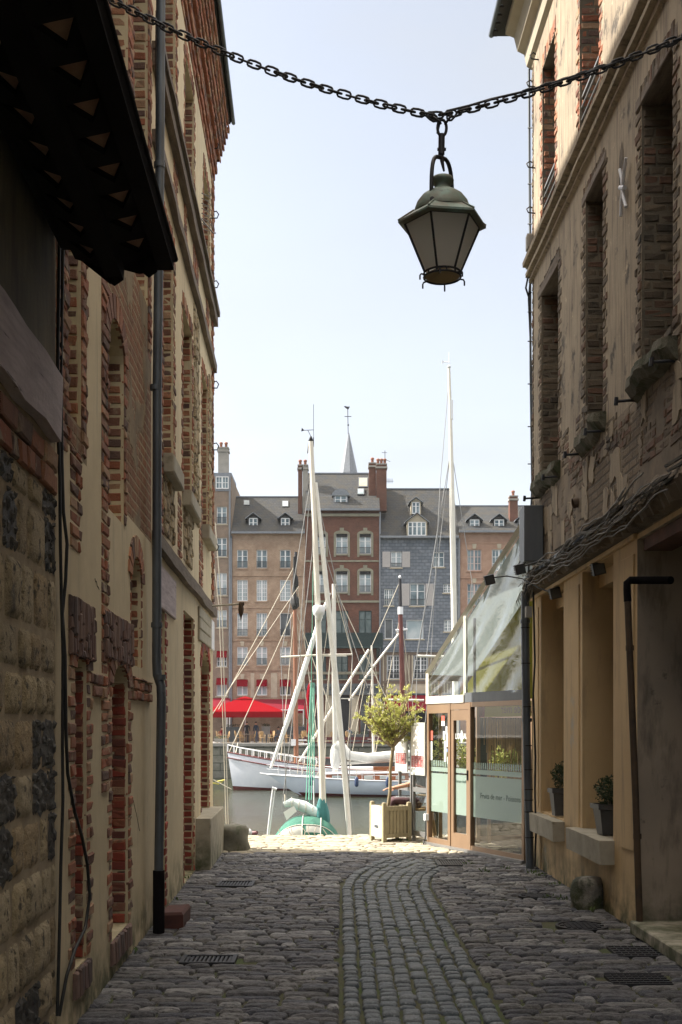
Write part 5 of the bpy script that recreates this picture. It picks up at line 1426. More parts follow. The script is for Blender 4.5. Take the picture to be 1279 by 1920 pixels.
def dormer(house, cx, py_base, py_top, wpx, do, roofstyle='gable', depth=2.2, wins=1, pane=None, apron=m_slate, fmat=None):
    Yd = do*K; x = fX(cx, do); w = wpx/F*do; z0 = zz(py_base, do); z1 = zz(py_top, do); h = z1-z0
    mb = MB(); rise = w*.42
    wh = h-rise
    mb.box(x-w/2, x-w/2+.12, Yd, Yd+depth, z0, z0+wh, 0); mb.box(x+w/2-.12, x+w/2, Yd, Yd+depth, z0, z0+wh, 0)
    mb.box(x-w/2+.12, x+w/2-.12, Yd+.12, Yd+depth, z0, z0+wh, 1)
    if roofstyle == 'gable':
        mb.prism([(x-w/2-.0,z0+wh),(x+w/2+.0,z0+wh),(x,z0+h-.05)], Yd+.02, Yd+depth, 0)
        for s_ in (-1,1):
            a = Vector((x+s_*(w/2+.22), Yd-.18, z0+wh-.12)); b = Vector((x, Yd-.18, z0+h)); dv = Vector((0,depth+.5,0)); up = Vector((0,0,.07))
            mb.hexa([a,b,b+dv,a+dv,a+up,b+up,b+dv+up,a+dv+up], 2)
    else:
        n = 10; pts = [(x-(w/2+.15)*math.cos(math.pi*k/n), z0+wh-.05+(rise+.05)*math.sin(math.pi*k/n)) for k in range(n+1)]
        mb.prism(pts, Yd-.12, Yd+depth, 2)
    d = mb.build('dormer', [apron, m_darkin, m_slatepl], house)
    a, b, _ = win_meshes((w-.24)/wins, wh-.05, 'case', pane or m_pane, fmat or m_winw, False, 0)
    for i in range(wins):
        o = bpy.data.objects.new('window', a.copy() if i == 0 else a); COL.objects.link(o); o.parent = d
        me = o.data
        if len(me.materials) < 2:
            me.materials.append(pane or m_pane); bm = bmesh.new(); bm.from_mesh(me); bm2 = [(v.co.copy()) for v in b.vertices]
            f = bm.faces.new([bm.verts.new(c) for c in bm2]); f.material_index = 1; bm.to_mesh(me); bm.free()
        off = ORG[house]; o.location = (x-off.x+(i-(wins-1)/2)*(w-.24)/wins, Yd+.06-off.y, z0+.03-off.z)
    return d
m_slatepl = smat('lead and slate trim', (.22,.24,.27), (.15,.165,.19), 4, .6, .2)
def chimney(house, x0, x1, yt, yb, do, mat, pots=2, depth=.9, cap=m_cement):
    a, b = fX(x0,do), fX(x1,do); z0, z1 = zz(yb,do)-1.2, zz(yt,do); mb = MB()
    mb.box(a,b,do*K,do*K+depth,z0,z1,0); mb.box(a-.08,b+.08,do*K-.08,do*K+depth+.08,z1-.35,z1-.18,1); mb.box(a-.05,b+.05,do*K-.05,do*K+depth+.05,z1,z1+.10,1)
    c = mb.build('chimney', [mat, cap], house)
    for i in range(pots):
        q = MB(); q.lathe([(.13,0),(.13,.35),(.17,.38),(.17,.5),(.10,.55),(0,.56)], (a+(b-a)*(i+.5)/pots, do*K+depth/2, z1+.1), 10); q.build('chimney_pot', m_terra, c)
m_terra = smat('terracotta pot', (.33,.14,.09), (.22,.10,.07), 6, .8, .2)
def house(label, x0, x1, eave, ridge, mat, wins, depth=10, run=4.6, roofmat=None, bands=(), rightcut=0, do=DF, bandmat=None, hip=0):
    Yh = do*K
    a, b = fX(x0,do), fX(x1,do); ze = zz(eave,do)
    e = empty('town_house', ((a+b)/2, Yh, GZ), label, 'house', 'houses along the far quay')
    hs = []
    for w in wins:
        X = fX(w['cx'],do); Wm = w['w']/F*do; Hm = w['h']/F*do; zb = zz(w['cy'],do)-Hm/2
        w['X'], w['Wm'], w['Hm'], w['zb'] = X, Wm, Hm, zb
        hs.append(dict(u0=X-Wm/2, u1=X+Wm/2, v0=zb, v1=zb+Hm, depth=.30, rev=0))
    def Fh(u, v, w_): return Vector((u, Yh-w_, v))
    mb = MB(); facade(mb, Fh, a, b, GZ, ze, hs, lambda u,v: 0)
    mb.box(a+.001, b-.001, Yh+.31, Yh+depth, GZ, ze, 0)
    mb.face([(a,Yh,GZ),(a,Yh+.4,GZ),(a,Yh+.4,ze),(a,Yh,ze)]); mb.face([(b,Yh,GZ),(b,Yh+.4,GZ),(b,Yh+.4,ze),(b,Yh,ze)])
    mb.build('wall', [mat], e)
    for w in wins:
        place_window(e, w['X'], w['zb'], w['Wm'], w['Hm'], w.get('style','case'), w.get('pane'), w.get('fmat'), w.get('rail', True), Yh+.16)
        sm = MB(); sm.box(w['X']-w['Wm']/2-.1, w['X']+w['Wm']/2+.1, Yh-.07, Yh+.1, w['zb']-.12, w['zb']-.002)
        if w.get('sill', True): sm.build('sill', bandmat or m_facstone, e)
        if w.get('key'):
            km = MB(); km.prism([(w['X']-.14,w['zb']+w['Hm']+.05),(w['X']+.14,w['zb']+w['Hm']+.05),(w['X']+.2,w['zb']+w['Hm']+.5),(w['X']-.2,w['zb']+w['Hm']+.5)], Yh-.05, Yh+.05); km.build('keystone', m_facstone, e)
        if w.get('surround'):
            km = MB(); X, Wm, Hm, zb = w['X'], w['Wm'], w['Hm'], w['zb']; s_ = .2
            km.box(X-Wm/2-s_,X-Wm/2,Yh-.04,Yh+.05,zb-.25,zb+Hm); km.box(X+Wm/2,X+Wm/2+s_,Yh-.04,Yh+.05,zb-.25,zb+Hm)
            n = 8; pts = [(X-(Wm/2+s_)*math.cos(math.pi*k/n), zb+Hm+.32*math.sin(math.pi*k/n)) for k in range(n+1)]
            km.prism(pts, Yh-.05, Yh+.05); km.prism([(X-.15,zb+Hm+.08),(X+.15,zb+Hm+.08),(X+.2,zb+Hm+.55),(X-.2,zb+Hm+.55)], Yh-.08, Yh+.0)
            km.build('window_surround', m_facstone2, e)
            km = MB(); km.box(X-Wm/2+.05, X+Wm/2-.05, Yh+.02, Yh+.1, zb+Hm-.28, zb+Hm-.02); km.build('blind_box', m_darkin, e)
        if w.get('blind'):
            km = MB(); km.hexa([(w['X']-w['Wm']/2,Yh-.32,w['zb']+w['Hm']-.65),(w['X']+w['Wm']/2,Yh-.32,w['zb']+w['Hm']-.65),(w['X']+w['Wm']/2,Yh-.30,w['zb']+w['Hm']-.63),(w['X']-w['Wm']/2,Yh-.30,w['zb']+w['Hm']-.63),
                (w['X']-w['Wm']/2,Yh+.02,w['zb']+w['Hm']-.03),(w['X']+w['Wm']/2,Yh+.02,w['zb']+w['Hm']-.03),(w['X']+w['Wm']/2,Yh+.06,w['zb']+w['Hm']),(w['X']-w['Wm']/2,Yh+.06,w['zb']+w['Hm'])]); km.build('window_awning', m_redcloth, e)
        if w.get('shut'):
            for s_ in (-1,1):
                km = MB(); xc = w['X']+s_*(w['Wm']/2+.42)
                km.box(xc-.36,xc+.36,Yh-.06,Yh-.02,w['zb']+.02,w['zb']+w['Hm']-.02)
                k = w['zb']+.12
                while k < w['zb']+w['Hm']-.1: km.box(xc-.30,xc+.30,Yh-.085,Yh-.06,k,k+.06); k += .12
                km.build('shutter', m_winp2, e)
    for (py, hpx, pr_) in bands:
        z = zz(py,do); bm_ = MB(); bm_.box(a, b, Yh-pr_, Yh+.05, z-hpx*PM/2, z+hpx*PM/2); bm_.build('string_course', bandmat or mat, e)
    if ridge:
        rp_ = run; zr_ = EYE+(1365-ridge)/F*(do+rp_/K)
        mb = MB(); mb.prism([(-.35,ze-.02),(-.35,ze+.12),(rp_,zr_),(2*rp_+.3,ze+.1),(2*rp_+.3,ze-.02)], a, b, 0, lambda x,y,z: Vector((y, Yh+x, z)))
        mb.build('roof', roofmat or m_slate, e)
        mb = MB(); mb.box(a, b, Yh-.50, Yh-.351, ze-.08, ze+.10); mb.build('gutter', m_slatepl, e)
        mb = MB(); mb.box(a, b, Yh+rp_-.12, Yh+rp_+.12, zr_-.05, zr_+.07); mb.build('ridge_cap', m_slatepl, e)
    return e
m_facstone2 = smat('grey green stone surround', (.26,.25,.19), (.18,.17,.13), 2, .9, .2)
m_winp2 = smat('pale shutter paint', (.48,.45,.44), (.40,.38,.37), 6, .6, 0)
def onroof(house_e, x0, x1, y0, y1, do, eave, ridge, run, mat, name, th=.08, dof=DF):
    ze = zz(eave,dof); zr_ = EYE+(1365-ridge)/F*(dof+run/K); mb = MB()
    # intersection of pixel ray with roof plane
    def hit(px, py):
        # z = ze+.12 + (Y-YF+.35)*(zr-ze-.12)/(run+.35) ; z = EYE+(1365-py)/F*Y/K
        s_ = (zr_-ze-.12)/(run+.35); k = (1365-py)/F/K
        Y = (EYE-ze-.12+s_*(dof*K-.35))/(s_-k); return Vector(((px-640)/F/K*Y, Y, EYE+k*Y))
    c = [hit(x0,y1),hit(x1,y1),hit(x1,y0),hit(x0,y0)]; n_ = (c[1]-c[0]).cross(c[3]-c[0]).normalized()
    if n_.z < 0: n_ = -n_
    q = [p-n_*.05 for p in c]+[p+n_*th for p in c]; mb.hexa(q, 0)
    i = [p+n_*(th+.004) for p in c]; ce = sum(i, Vector())/4; mb.face([ce+(p-ce)*.8 for p in i], 1)
    mb.build(name, [m_zinc, mat], house_e)

# House 1 : narrow tall brown house, mostly hidden on the left
w1 = [WD(416,966,19,33), WD(416,1026,19,36), WD(416,1095,19,42,pane=m_panec), WD(416,1160,19,33,pane=m_panec), WD(416,1235,19,30,style='grid3',rail=False,blind=True,pane=m_panedark), WD(416,1288,20,34,rail=False,blind=True,pane=m_panec)]
for w in list(w1): w1.append(WD(w['cx']-36,w['cy'],w['w'],w['h'],**{k:v for k,v in w.items() if k not in ('cx','cy','w','h')}))
h1 = house('narrow tall brown brick house with grey chimney at the left end of the far row', 352, 434.5, 893, None, m_bbrown, w1)
mb = MB(); z0, z1 = zz(918,DF), zz(892,DF); mb.box(fX(352),fX(434),YF+.1,YF+5,zz(893,DF)-.01,zz(886,DF)); mb.build('attic_parapet', m_slatepl, h1)
wdw = MB(); wdw.box(fX(404), fX(433), YF-.06, YF+.02, zz(921,DF), zz(889,DF)); wdw.build('attic_casing', m_slatepl, h1)
place_window(h1, fX(417), zz(917,DF), 24*PM, 23*PM, 'fixed', m_pane, m_winw, False, YF-.10)
chimney(h1, 409, 428, 840, 888, 77.0, m_cement, 2)
mb = MB(); mb.tube([(fX(431),YF-.1,zz(922,DF)),(fX(431),YF-.1,GZ)], .09, 8); mb.tube([(fX(434),YF-.12,zz(1010,DF)),(fX(434),YF-.12,GZ)], .07, 8); mb.build('drainpipe', m_slatepl, h1)
# House 2
cols = [454.5,491,535]; w2 = []
for i, cxp in enumerate(cols):
    w2 += [WD(cxp,1048,20,35), WD(cxp,1107,20,40,style='grid',rail=False,pane=m_panec), WD(cxp,1171,20,44,style='grid' if i < 2 else 'one',pane=m_panec if i < 2 else m_panedark), WD(cxp,1230,20,35,key=True,pane=m_panec), WD(cxp,1289,20,30,rail=False,blind=True,key=True,pane=m_panec if i < 2 else m_panedark)]
h2 = house('wide beige brick house with three window columns behind the red parasol', 434.5, 572, 1000, 932, m_bbeige, w2, bands=((1079,3,.06),(1139,3,.06),(1200,3,.08),(1256,3,.08)), bandmat=m_bbeige)
for cxp in (475,535): dormer(h2, cxp, 997, 962, 21, DF+.35)
onroof(h2, 457,468,939,948,DF,1000,932,4.6,m_pane,'skylight'); onroof(h2, 529,541,940,951,DF,1000,932,4.6,m_panec,'skylight')
for x0,x1 in ((470,477),(508,520),(566,571.5)): mb = MB(); mb.box(fX(x0),fX(x1),YF-.03,YF+.02,zz(1308,DF),zz(1262,DF)); mb.build('stone_pilaster', m_facstone, h2)
mb = MB(); mb.tube([(fX(434.5),YF-.1,zz(1005,DF)),(fX(434.5),YF-.1,GZ)], .06, 8); mb.build('drainpipe', m_zinc, h2)
# House 3
w3 = []
for cxp in (600,641,685):
    w3 += [WD(cxp,1020,22,38,surround=True,pane=m_panec), WD(cxp,1091,22,40,surround=True,pane=m_panec), WD(cxp,1168,24,46,rail=False,pane=m_panegreen,fmat=m_green,style='case'), WD(cxp,1250,23,46,rail=False,pane=m_panegreen,fmat=m_green,style='case')]
h3 = house('tallest dark red brick house with green balcony and dark blue shop sign', 572, 712, 957, 888, m_bred, w3, bands=((1052,3,.06),(1128,4,.12),(966,5,.2),(1262,5,.1)), bandmat=m_facstone2)
dormer(h3, 639, 952, 917, 27, DF+.35, 'arch', apron=m_slatepl)
onroof(h3, 670,683,918,929,DF,957,888,4.6,m_pane,'skylight',.14); onroof(h3, 672,690,896,914,DF,957,888,4.6,m_facstone,'glazed_roof_panel')
mb = MB(); zb2, zt2 = zz(1213,DF), zz(1188,DF)
mb.box(fX(573),fX(717),YF-1.1,YF,zb2-.15,zb2); 
mb.build('balcony', m_green, h3)
mb = MB(); mb.box(fX(573),fX(717),YF-1.1,YF-1.04,zt2-.06,zt2); k = fX(573)
while k < fX(717): mb.box(k,k+.05,YF-1.09,YF-1.05,zb2,zt2-.06); k += .13
mb.box(fX(573),fX(717),YF-1.03,YF-1.01,zb2,zt2-.06); mb.build('balustrade', m_green, h3)
mb = MB()
for x in (578,708): mb.prism([(0,zb2-.15),(-1.0,zb2-.15),(0,zb2-1.2)], fX(x)-.1, fX(x)+.1, 0, lambda x_,y_,z_: Vector((y_, YF+x_, z_)))
mb.build('bracket', m_green, h3)
mb = MB(); mb.box(fX(573),fX(712),YF-.35,YF,zz(1303,DF),zz(1282,DF)); mb.build('shop_fascia', m_greyshop, h3)
text('GALERIE SAINTE CATHERINE', 13*PM, 'shop_lettering', smat('pale worn lettering', (.025,.03,.035)), h3, (fX(640), YF-.37, zz(1292.5,DF)), (1,0,0), (0,-1,0), sx=.92, bold=.004)
mb = MB()
for (x0,x1,m_) in ((574,588,0),(592,606,1),(610,626,0),(632,655,2),(658,672,0),(676,692,1),(696,711,0)): mb.box(fX(x0),fX(x1),YF-.08,YF,GZ,zz(1304,DF),m_)
mb.build('shopfront', [m_facstone, m_panedark, m_darkin], h3)
mb = MB(); mb.tube([(fX(712.5),YF-.1,zz(960,DF)),(fX(712.5),YF-.1,GZ)], .08, 8); mb.build('drainpipe', m_slatepl, h3)
chimney(h3, 559, 566.5, 873, 940, 77.5, m_bred, 1); chimney(h3, 567.5, 577, 873, 940, 77.5, m_cement, 1)
chimney(h3, 692, 705, 869, 926, 77.0, m_bred, 1); chimney(h3, 706, 725, 871, 934, 76.8, m_bred, 3)
mb = MB(); z = zz(870,77); X = fX(723,77); mb.tube([(X,78*K,z),(X,78*K,zz(838,77))], .03, 5); mb.tube([(X-.3,78*K,zz(842,77)),(X+.2,78*K,zz(842,77))], .02, 4); mb.tube([(X,78*K,zz(855,77)),(X+.5,78*K,zz(859,77))], .02, 4)
for k in range(5): mb.tube([(X+.2+.12*k,78*K-.2,zz(897,77)-.2),(X+.2+.12*k,78*K-.2,zz(897,77)+.25)], .015, 4)
mb.tube([(X,78*K-.2,zz(897,77)),(X+.8,78*K-.2,zz(897,77))], .02, 4); mb.build('aerial', m_iron, h3)
# House 4 slate
w4 = [WD(743,1049,20,30,shut=True,pane=m_panec), WD(823,1049,20,28,rail=False,pane=m_pane,style='case'), WD(729,1120,17,31,style='grid3'), WD(783,1115,28,42,shut=True,style='case'), WD(839,1103,15,17,style='grid3',rail=False),
      WD(729,1179,15,38,rail=False,style='one',pane=m_panedark), WD(778,1180,32,36,rail=False,pane=m_panec,style='one'), WD(840,1173,15,22,style='grid3',rail=False), WD(738,1251,23,44,style='grid',pane=m_panedark), WD(789,1251,25,44,style='grid',pane=m_panedark)]
h4 = house('slate clad blue grey house with double dormer and half timbered lower storey', 712, 860, 1008, 917, m_slateclad, w4, run=5.0, bands=((1221,3,.15),))
mb = MB(); mb.box(fX(714),fX(860),YF-.03,YF-.004,zz(1300,DF),zz(1224,DF))
# half timbered panel with holes avoided: posts only
mb = MB()
def skipw(x): return any(abs(x-c) < hw+1.5 for c,hw in ((738,12),(789,13)))
x = 716
while x < 858:
    if not skipw(x): mb.box(fX(x)-.09,fX(x)+.09,YF-.06,YF+.0,zz(1300,DF),zz(1224,DF))
    x += 6
mb.box(fX(714),fX(860),YF-.08,YF,zz(1228,DF),zz(1223,DF)); mb.box(fX(714),fX(860),YF-.08,YF,zz(1282,DF),zz(1277,DF))
mb.build('half_timbering', m_timber, h4)
mb = MB()
for (x0,x1) in ((714,725),(751,775),(803,860)): mb.box(fX(x0),fX(x1),YF-.03,YF-.003,zz(1300,DF),zz(1224,DF))
for xc in (738,789): mb.box(fX(xc)-.72,fX(xc)+.72,YF-.03,YF-.003,zz(1300,DF),zz(1277,DF)); 
mb.build('plaster_panel', m_facstone, h4)
mb = MB(); mb.box(fX(714),fX(860),YF-.10,YF-.031,GZ,zz(1302,DF)); mb.build('shopfront', m_darkin, h4)
mb = MB(); mb.hexa([(fX(722),YF-2.2,zz(1334,DF)),(fX(850),YF-2.2,zz(1334,DF)),(fX(850),YF-2.1,zz(1334,DF)),(fX(722),YF-2.1,zz(1334,DF)),(fX(722),YF-.1,zz(1306,DF)),(fX(850),YF-.1,zz(1306,DF)),(fX(850),YF-.1,zz(1304,DF)),(fX(722),YF-.1,zz(1304,DF))]); mb.build('shop_awning', m_dredcloth, h4)
# steep lower roof (mansard) with dormers
mb = MB(); mb.prism([(-.3,zz(1008,DF)+.13),(.9,zz(984,DF)),(1.3,zz(984,DF)),(1.3,zz(1008,DF)+.13)], fX(713), fX(859), 0, lambda x,y,z: Vector((y, YF+x, z))); mb.build('mansard_roof', m_slate, h4)
dormer(h4, 782, 1005, 962, 38, DF-.3, wins=2, depth=3.2, apron=m_facstone); dormer(h4, 780, 964, 933, 19, DF+1.2, depth=3, apron=m_facstone)
mb = MB(); mb.tube([(fX(861),YF-.1,zz(1010,DF)),(fX(861),YF-.1,GZ)], .09, 8); mb.build('drainpipe', m_slatepl, h4)
# House 5
w5 = []
for cxp in (889.5,936,982,1026):
    w5 += [WD(cxp,1050,27,40,style='grid3',rail=False,fmat=m_winp if cxp < 900 else m_winw,key=True), WD(cxp,1115,27,42,style='grid3',rail=False,fmat=m_winp,key=True), WD(cxp,1180,27,42,style='grid3',rail=False,fmat=m_winp), WD(cxp,1245,27,42,style='grid3',rail=False,fmat=m_winp)]
h5 = house('pinkish brick house with two small dormers behind the veranda gable', 860, 1060, 998, 949, m_bpink, w5, bands=((1018,3,.05),(1083,3,.07),(1148,3,.07)), bandmat=m_bpink)
for cxp in (890,936,982): dormer(h5, cxp, 997, 964, 23, DF+.35)
chimney(h5, 956, 971, 931, 979, 77.0, m_bred, 1)
# Spire
e = empty('church_spire', (fX(654,100), 100*K, GZ), 'slender slate church spire with weathercock rising behind the houses', 'church spire')
mb = MB(); ds_ = 100.0; r_ = 17/F*ds_
mb.lathe([(r_*1.25,zz(930,ds_)),(r_,zz(888,ds_)),(.06,zz(812,ds_))], (fX(654,ds_),ds_*K,0), 8, phase=R(8), smooth=False); mb.build('spire', m_slatecl2 if 'm_slatecl2' in globals() else m_slatepl, e)
mb = MB(); mb.box(fX(654,ds_)-r_,fX(654,ds_)+r_,ds_*K-r_,ds_*K+r_,GZ,zz(930,ds_)); mb.build('tower', m_facstone, e)
mb = MB(); X = fX(653,ds_); q = lambda x,y: (fX(x,ds_), ds_*K, zz(y,ds_))
mb.tube([q(653,815),q(652,762)], .05, 6); mb.tube([q(646,781),q(659,781)], .045, 5); mb.lathe([(0,-.15),(.14,0),(0,.15)], q(653,797), 8)
mb.prism([(fX(645,ds_),zz(762,ds_)),(fX(648,ds_),zz(765,ds_)),(fX(653,ds_),zz(768,ds_)),(fX(655.5,ds_),zz(764,ds_)),(fX(655,ds_),zz(761,ds_)),(fX(652.5,ds_),zz(764,ds_)),(fX(649,ds_),zz(761.5,ds_))], ds_*K-.05, ds_*K+.05)
mb.build('weathercock', m_iron, e)

# ------------------------------------------------------------------ TERRACE ON THE FAR QUAY
def parasol(cx, top, rim, x0, x1, do):
    X = fX(cx,do); Yp = do*K; e = empty('parasol', (X,Yp,GZ), 'big open red parasol shading the cafe tables on the far quay', 'parasol', None)
    w = (x1-x0)/F*do/2; zt = zz(top,do); zr_ = zz(rim-10,do); n = 8; mb = MB(); hx = w; hy = 2.3
    def pt(t_, s_): 
        a = 2*math.pi*t_/n; sx, sy = math.cos(a), math.sin(a); m_ = max(abs(sx),abs(sy)); return Vector((X+hx*sx/m_*s_, Yp+hy*sy/m_*s_, zt+(zr_-zt)*s_**1.15))
    for k in range(n):
        for j in range(6):
            s0, s1 = j/6, (j+1)/6; mb.face([pt(k,s0),pt(k,s1),pt(k+1,s1),pt(k+1,s0)])
        a, b = pt(k,1), pt(k+1,1); dz = Vector((0,0,-10/F*do)); mb.face([a,b,b+dz,a+dz])
    for k in range(8):
        a, b = pt(k,0)+Vector((0,0,.12)), pt(k,.22)+Vector((0,0,.10)); c = pt(k+1,.22)+Vector((0,0,.10)); mb.face([a,b,c])
    mb.build('canopy', m_redumb, e)
    mb = MB(); mb.tube([(X,Yp,GZ),(X,Yp,zt)], .045, 8)
    mb.build('pole', m_white, e)
    mb = MB(); mb.box(X-.35,X+.35,Yp-.35,Yp+.35,GZ,GZ+.1); mb.build('base', m_greyshop, e)
parasol(460, 1308, 1345, 384, 537, 70.5)
e = empty('parasol', (fX(583,69),69*K,GZ), 'tall closed red parasol between the pale masts on far quay', 'parasol')
mb = MB(); q = (fX(583,69),69*K,0); prf = [(.05,1380),(.30,1378),(.33,1368),(.26,1350),(.42,1345),(.44,1325),(.38,1305),(.25,1285),(.10,1279),(0,1277)]
mb.lathe([(0,zz(1380,69))]+[(r_*.9,zz(y,69)) for r_,y in prf], q, 12); vs = []
for i, v in enumerate(mb.v): 
    a = math.atan2(v[1]-q[1], v[0]-q[0]); k_ = 1+.16*math.cos(6*a); vs.append((q[0]+(v[0]-q[0])*k_, q[1]+(v[1]-q[1])*k_, v[2]))
mb.v = vs; mb.build('canopy', m_redcloth, e)
mb = MB(); mb.tube([(q[0],q[1],GZ),(q[0],q[1],zz(1276,69))], .035, 8); mb.box(q[0]-.3,q[0]+.3,q[1]-.3,q[1]+.3,GZ,GZ+.08); mb.build('pole', m_white, e)
def awning(x0, x1, yt, yb, lab):
    e = empty('awning', (fX((x0+x1)/2),YF,zz(yb,DF)), lab, 'awning', 'awnings over the far quay terrace'); a, b = fX(x0), fX(x1); mb = MB()
    Yo = YF-3.2; zo = EYE+(1365-yb)/F*(Yo/K)
    mb.hexa([(a,Yo,zo),(b,Yo,zo),(b,Yo+.05,zo),(a,Yo+.05,zo),(a,YF-.1,zz(yt,DF)-.05),(b,YF-.1,zz(yt,DF)-.05),(b,YF-.1,zz(yt,DF)),(a,YF-.1,zz(yt,DF))])
    mb.face([(a,Yo,zo),(b,Yo,zo),(b,Yo,zo-.3),(a,Yo,zo-.3)]); mb.build('cloth', m_dredcloth, e)
    mb = MB(); mb.box(a,b,Yo-.06,Yo-.005,zo-.05,zo+.03)
    for x in (a+.05,b-.05): mb.tube([(x,Yo,zo),(x,Yo,GZ)], .04, 6)
    mb.build('frame', m_winw, e)
awning(436, 572, 1311, 1331, 'long dark red awning on the beige brick house beside the parasol'); awning(372, 433, 1309, 1333, 'dark red awning on the narrow brown house at far left')
# cafe chairs and tables
def chair0(loc, rz):
    e = empty('bistro_chair', (0,0,0), '', 'chair', 'rattan bistro chairs on the far quay')
    mb = MB(); mb.lathe([(0,.45),(.2,.45),(.21,.43),(.2,.41),(0,.41)], (0,0,0), 12); mb.build('seat', m_wicker, e)
    for sx in (-1,1):
        for sy in (-1,1): mb = MB(); mb.tube([(sx*.14,sy*.14,.43),(sx*.19,sy*.2,0)], .02, 6); mb.build('leg', m_wicker, e)
    mb = MB(); mb.tube([(-.19,.16,.42),(-.21,.24,.7),(-.16,.27,.9),(0,.29,.96),(.16,.27,.9),(.21,.24,.7),(.19,.16,.42)], .022, 6)
    mb.tube([(-.12,.24,.6),(.12,.24,.6)], .012, 5); mb.tube([(-.15,.26,.8),(.15,.26,.8)], .012, 5)
    mb.tube([(-.2,.2,.62),(-.22,-.1,.64),(-.18,-.17,.43)], .016, 5); mb.tube([(.2,.2,.62),(.22,-.1,.64),(.18,-.17,.43)], .016, 5)
    mb.face([(-.15,.255,.5),(.15,.255,.5),(.13,.275,.9),(-.13,.275,.9)]); mb.build('backrest', m_wicker, e)
    return e
ch0 = chair0((0,0,0), 0)
spots = [(424,1391,R(-70),'cane bistro chair at the far left edge, half behind the corner house'),(447,1392,R(80),'cane bistro chair leaning back left of the parasol pole'),(456,1394,R(60),'cane bistro chair nearest the parasol pole, on its left'),
    (473,1394,R(-80),'cane bistro chair just right of the parasol pole, facing left'),(492,1393,R(20),'cane bistro chair before the grey planter, left of a pair'),(508,1392,R(-60),'cane bistro chair right of the pair before the grey planter'),
    (541,1390,R(70),'cane bistro chair just left of the brown wooden mast'),(561,1390,R(-60),'cane bistro chair just right of the brown wooden mast'),(533,1389,R(10),'cane bistro chair second to the left of the brown mast'),
    (596,1389,R(30),'cane bistro chair between closed red parasol and the pale leaning spar'),(618,1389,R(-50),'cane bistro chair behind the twin pale masts'),(655,1389,R(40),'cane bistro chair before the gallery doorway'),(412,1391,R(90),'cane bistro chair under the parasol edge beside the corner house'),(571,1389,R(0),'cane bistro chair directly left of the closed red parasol')]
for i, (x, y, rz, lb) in enumerate(spots):
    do = 68.2+.25*(i%4); c = ch0 if i == 0 else copy_tree(ch0)
    c.location = (fX(x,do), do*K, GZ); c.rotation_euler = (0,0,rz); c['label'] = lb
    if i % 2: c.scale = (1.02,1.02,1.04)
def table(x, do, lb):
    e = empty('cafe_table', (fX(x,do),do*K,GZ), lb, 'table', 'cafe tables on the far quay'); q = (fX(x,do),do*K,GZ)
    mb = MB(); mb.lathe([(0,.74),(.34,.74),(.34,.71),(0,.71)], q, 14, smooth=False); mb.build('tabletop', m_tabletop, e)
    mb = MB(); mb.lathe([(.03,.71),(.03,.04),(.2,.03),(.2,0)], q, 8); mb.build('pedestal', m_iron, e)
table(464,68.6,'round cafe table at the parasol pole'); table(500,69,'round cafe table between the pair of chairs by the planter'); table(551,68.8,'round cafe table behind the brown mast'); table(417,68.9,'round cafe table at the left edge under the parasol'); table(607,69,'round cafe table behind the tall cream mast')
def fplanter(x0,x1,y0,do,lb,mat):
    e = empty('planter_box', (fX((x0+x1)/2,do),do*K,GZ), lb, 'planter'); mb = MB(); a,b = fX(x0,do),fX(x1,do); zt = zz(y0,do)
    mb.box(a,b,do*K,do*K+.5,GZ+.05,zt-.1); mb.box(a-.04,b+.04,do*K-.04,do*K+.54,zt-.1,zt); k = a+.1
    while k < b-.1: mb.box(k,k+.03,do*K-.015,do*K,GZ+.1,zt-.14); k += .2
    mb.build('box', mat, e)
    lf_ = MB()
    for k in range(160): leaf(lf_, Vector((rnd.uniform(a,b), do*K+.25+rnd.uniform(-.2,.2), zt+rnd.uniform(0,.22))), .1, rnd)
    lf_.build('foliage', m_bleaf, e)
fplanter(402,425,1385,67.4,'pale stone trough at the quay edge at the far left',m_cement); fplanter(424,448,1363,69.6,'dark slate blue planter under the left half of the parasol',m_greyshop); fplanter(491,506,1362,69.8,'grey planter behind the pair of cane chairs',m_cement); fplanter(655,690,1377,68,'blue grey planter before the gallery at the olive crown',m_greyshop)
fplanter(538,572,1362,70,'blue grey planter behind the brown mast',m_greyshop)
mb = MB(); mb.box(fX(570,66.9),fX(770,66.9),66.85*K,66.95*K,GZ+.0,GZ+.12); mb.box(fX(570,66.9),fX(770,66.9),66.85*K,66.95*K,GZ+.25,GZ+.5)
x = fX(571,66.9)
while x < fX(770,66.9): mb.box(x,x+.08,66.86*K,66.94*K,GZ+.12,GZ+.25); x += 1.5
tag(mb.build('quay_railing', m_maroon), 'low maroon painted barrier along the far quay edge behind the masts', 'barrier')

# ------------------------------------------------------------------ PEOPLE
def skin_mesh(joints, edges, name, mats, parent, matf, sub=2):
    me = bpy.data.meshes.new(name); me.from_pydata([j[:3] for j in joints], edges, [])
    o = bpy.data.objects.new(name, me); COL.objects.link(o)
    m = o.modifiers.new('s','SKIN'); m.use_smooth_shade = True
    for i, j in enumerate(joints):
        v = me.skin_vertices[0].data[i]; r_ = j[3]; v.radius = (r_, j[4] if len(j) > 4 else r_); v.use_root = (i == 0)
    s_ = o.modifiers.new('u','SUBSURF'); s_.levels = sub; s_.render_levels = sub
    bpy.context.view_layer.update()
    me2 = bpy.data.meshes.new_from_object(o.evaluated_get(bpy.context.evaluated_depsgraph_get())); bpy.data.objects.remove(o)
    me2.materials.clear()
    for mm in mats: me2.materials.append(mm)
    for p in me2.polygons: p.material_index = matf(p.center); p.use_smooth = True
    return link(name, me2, parent)
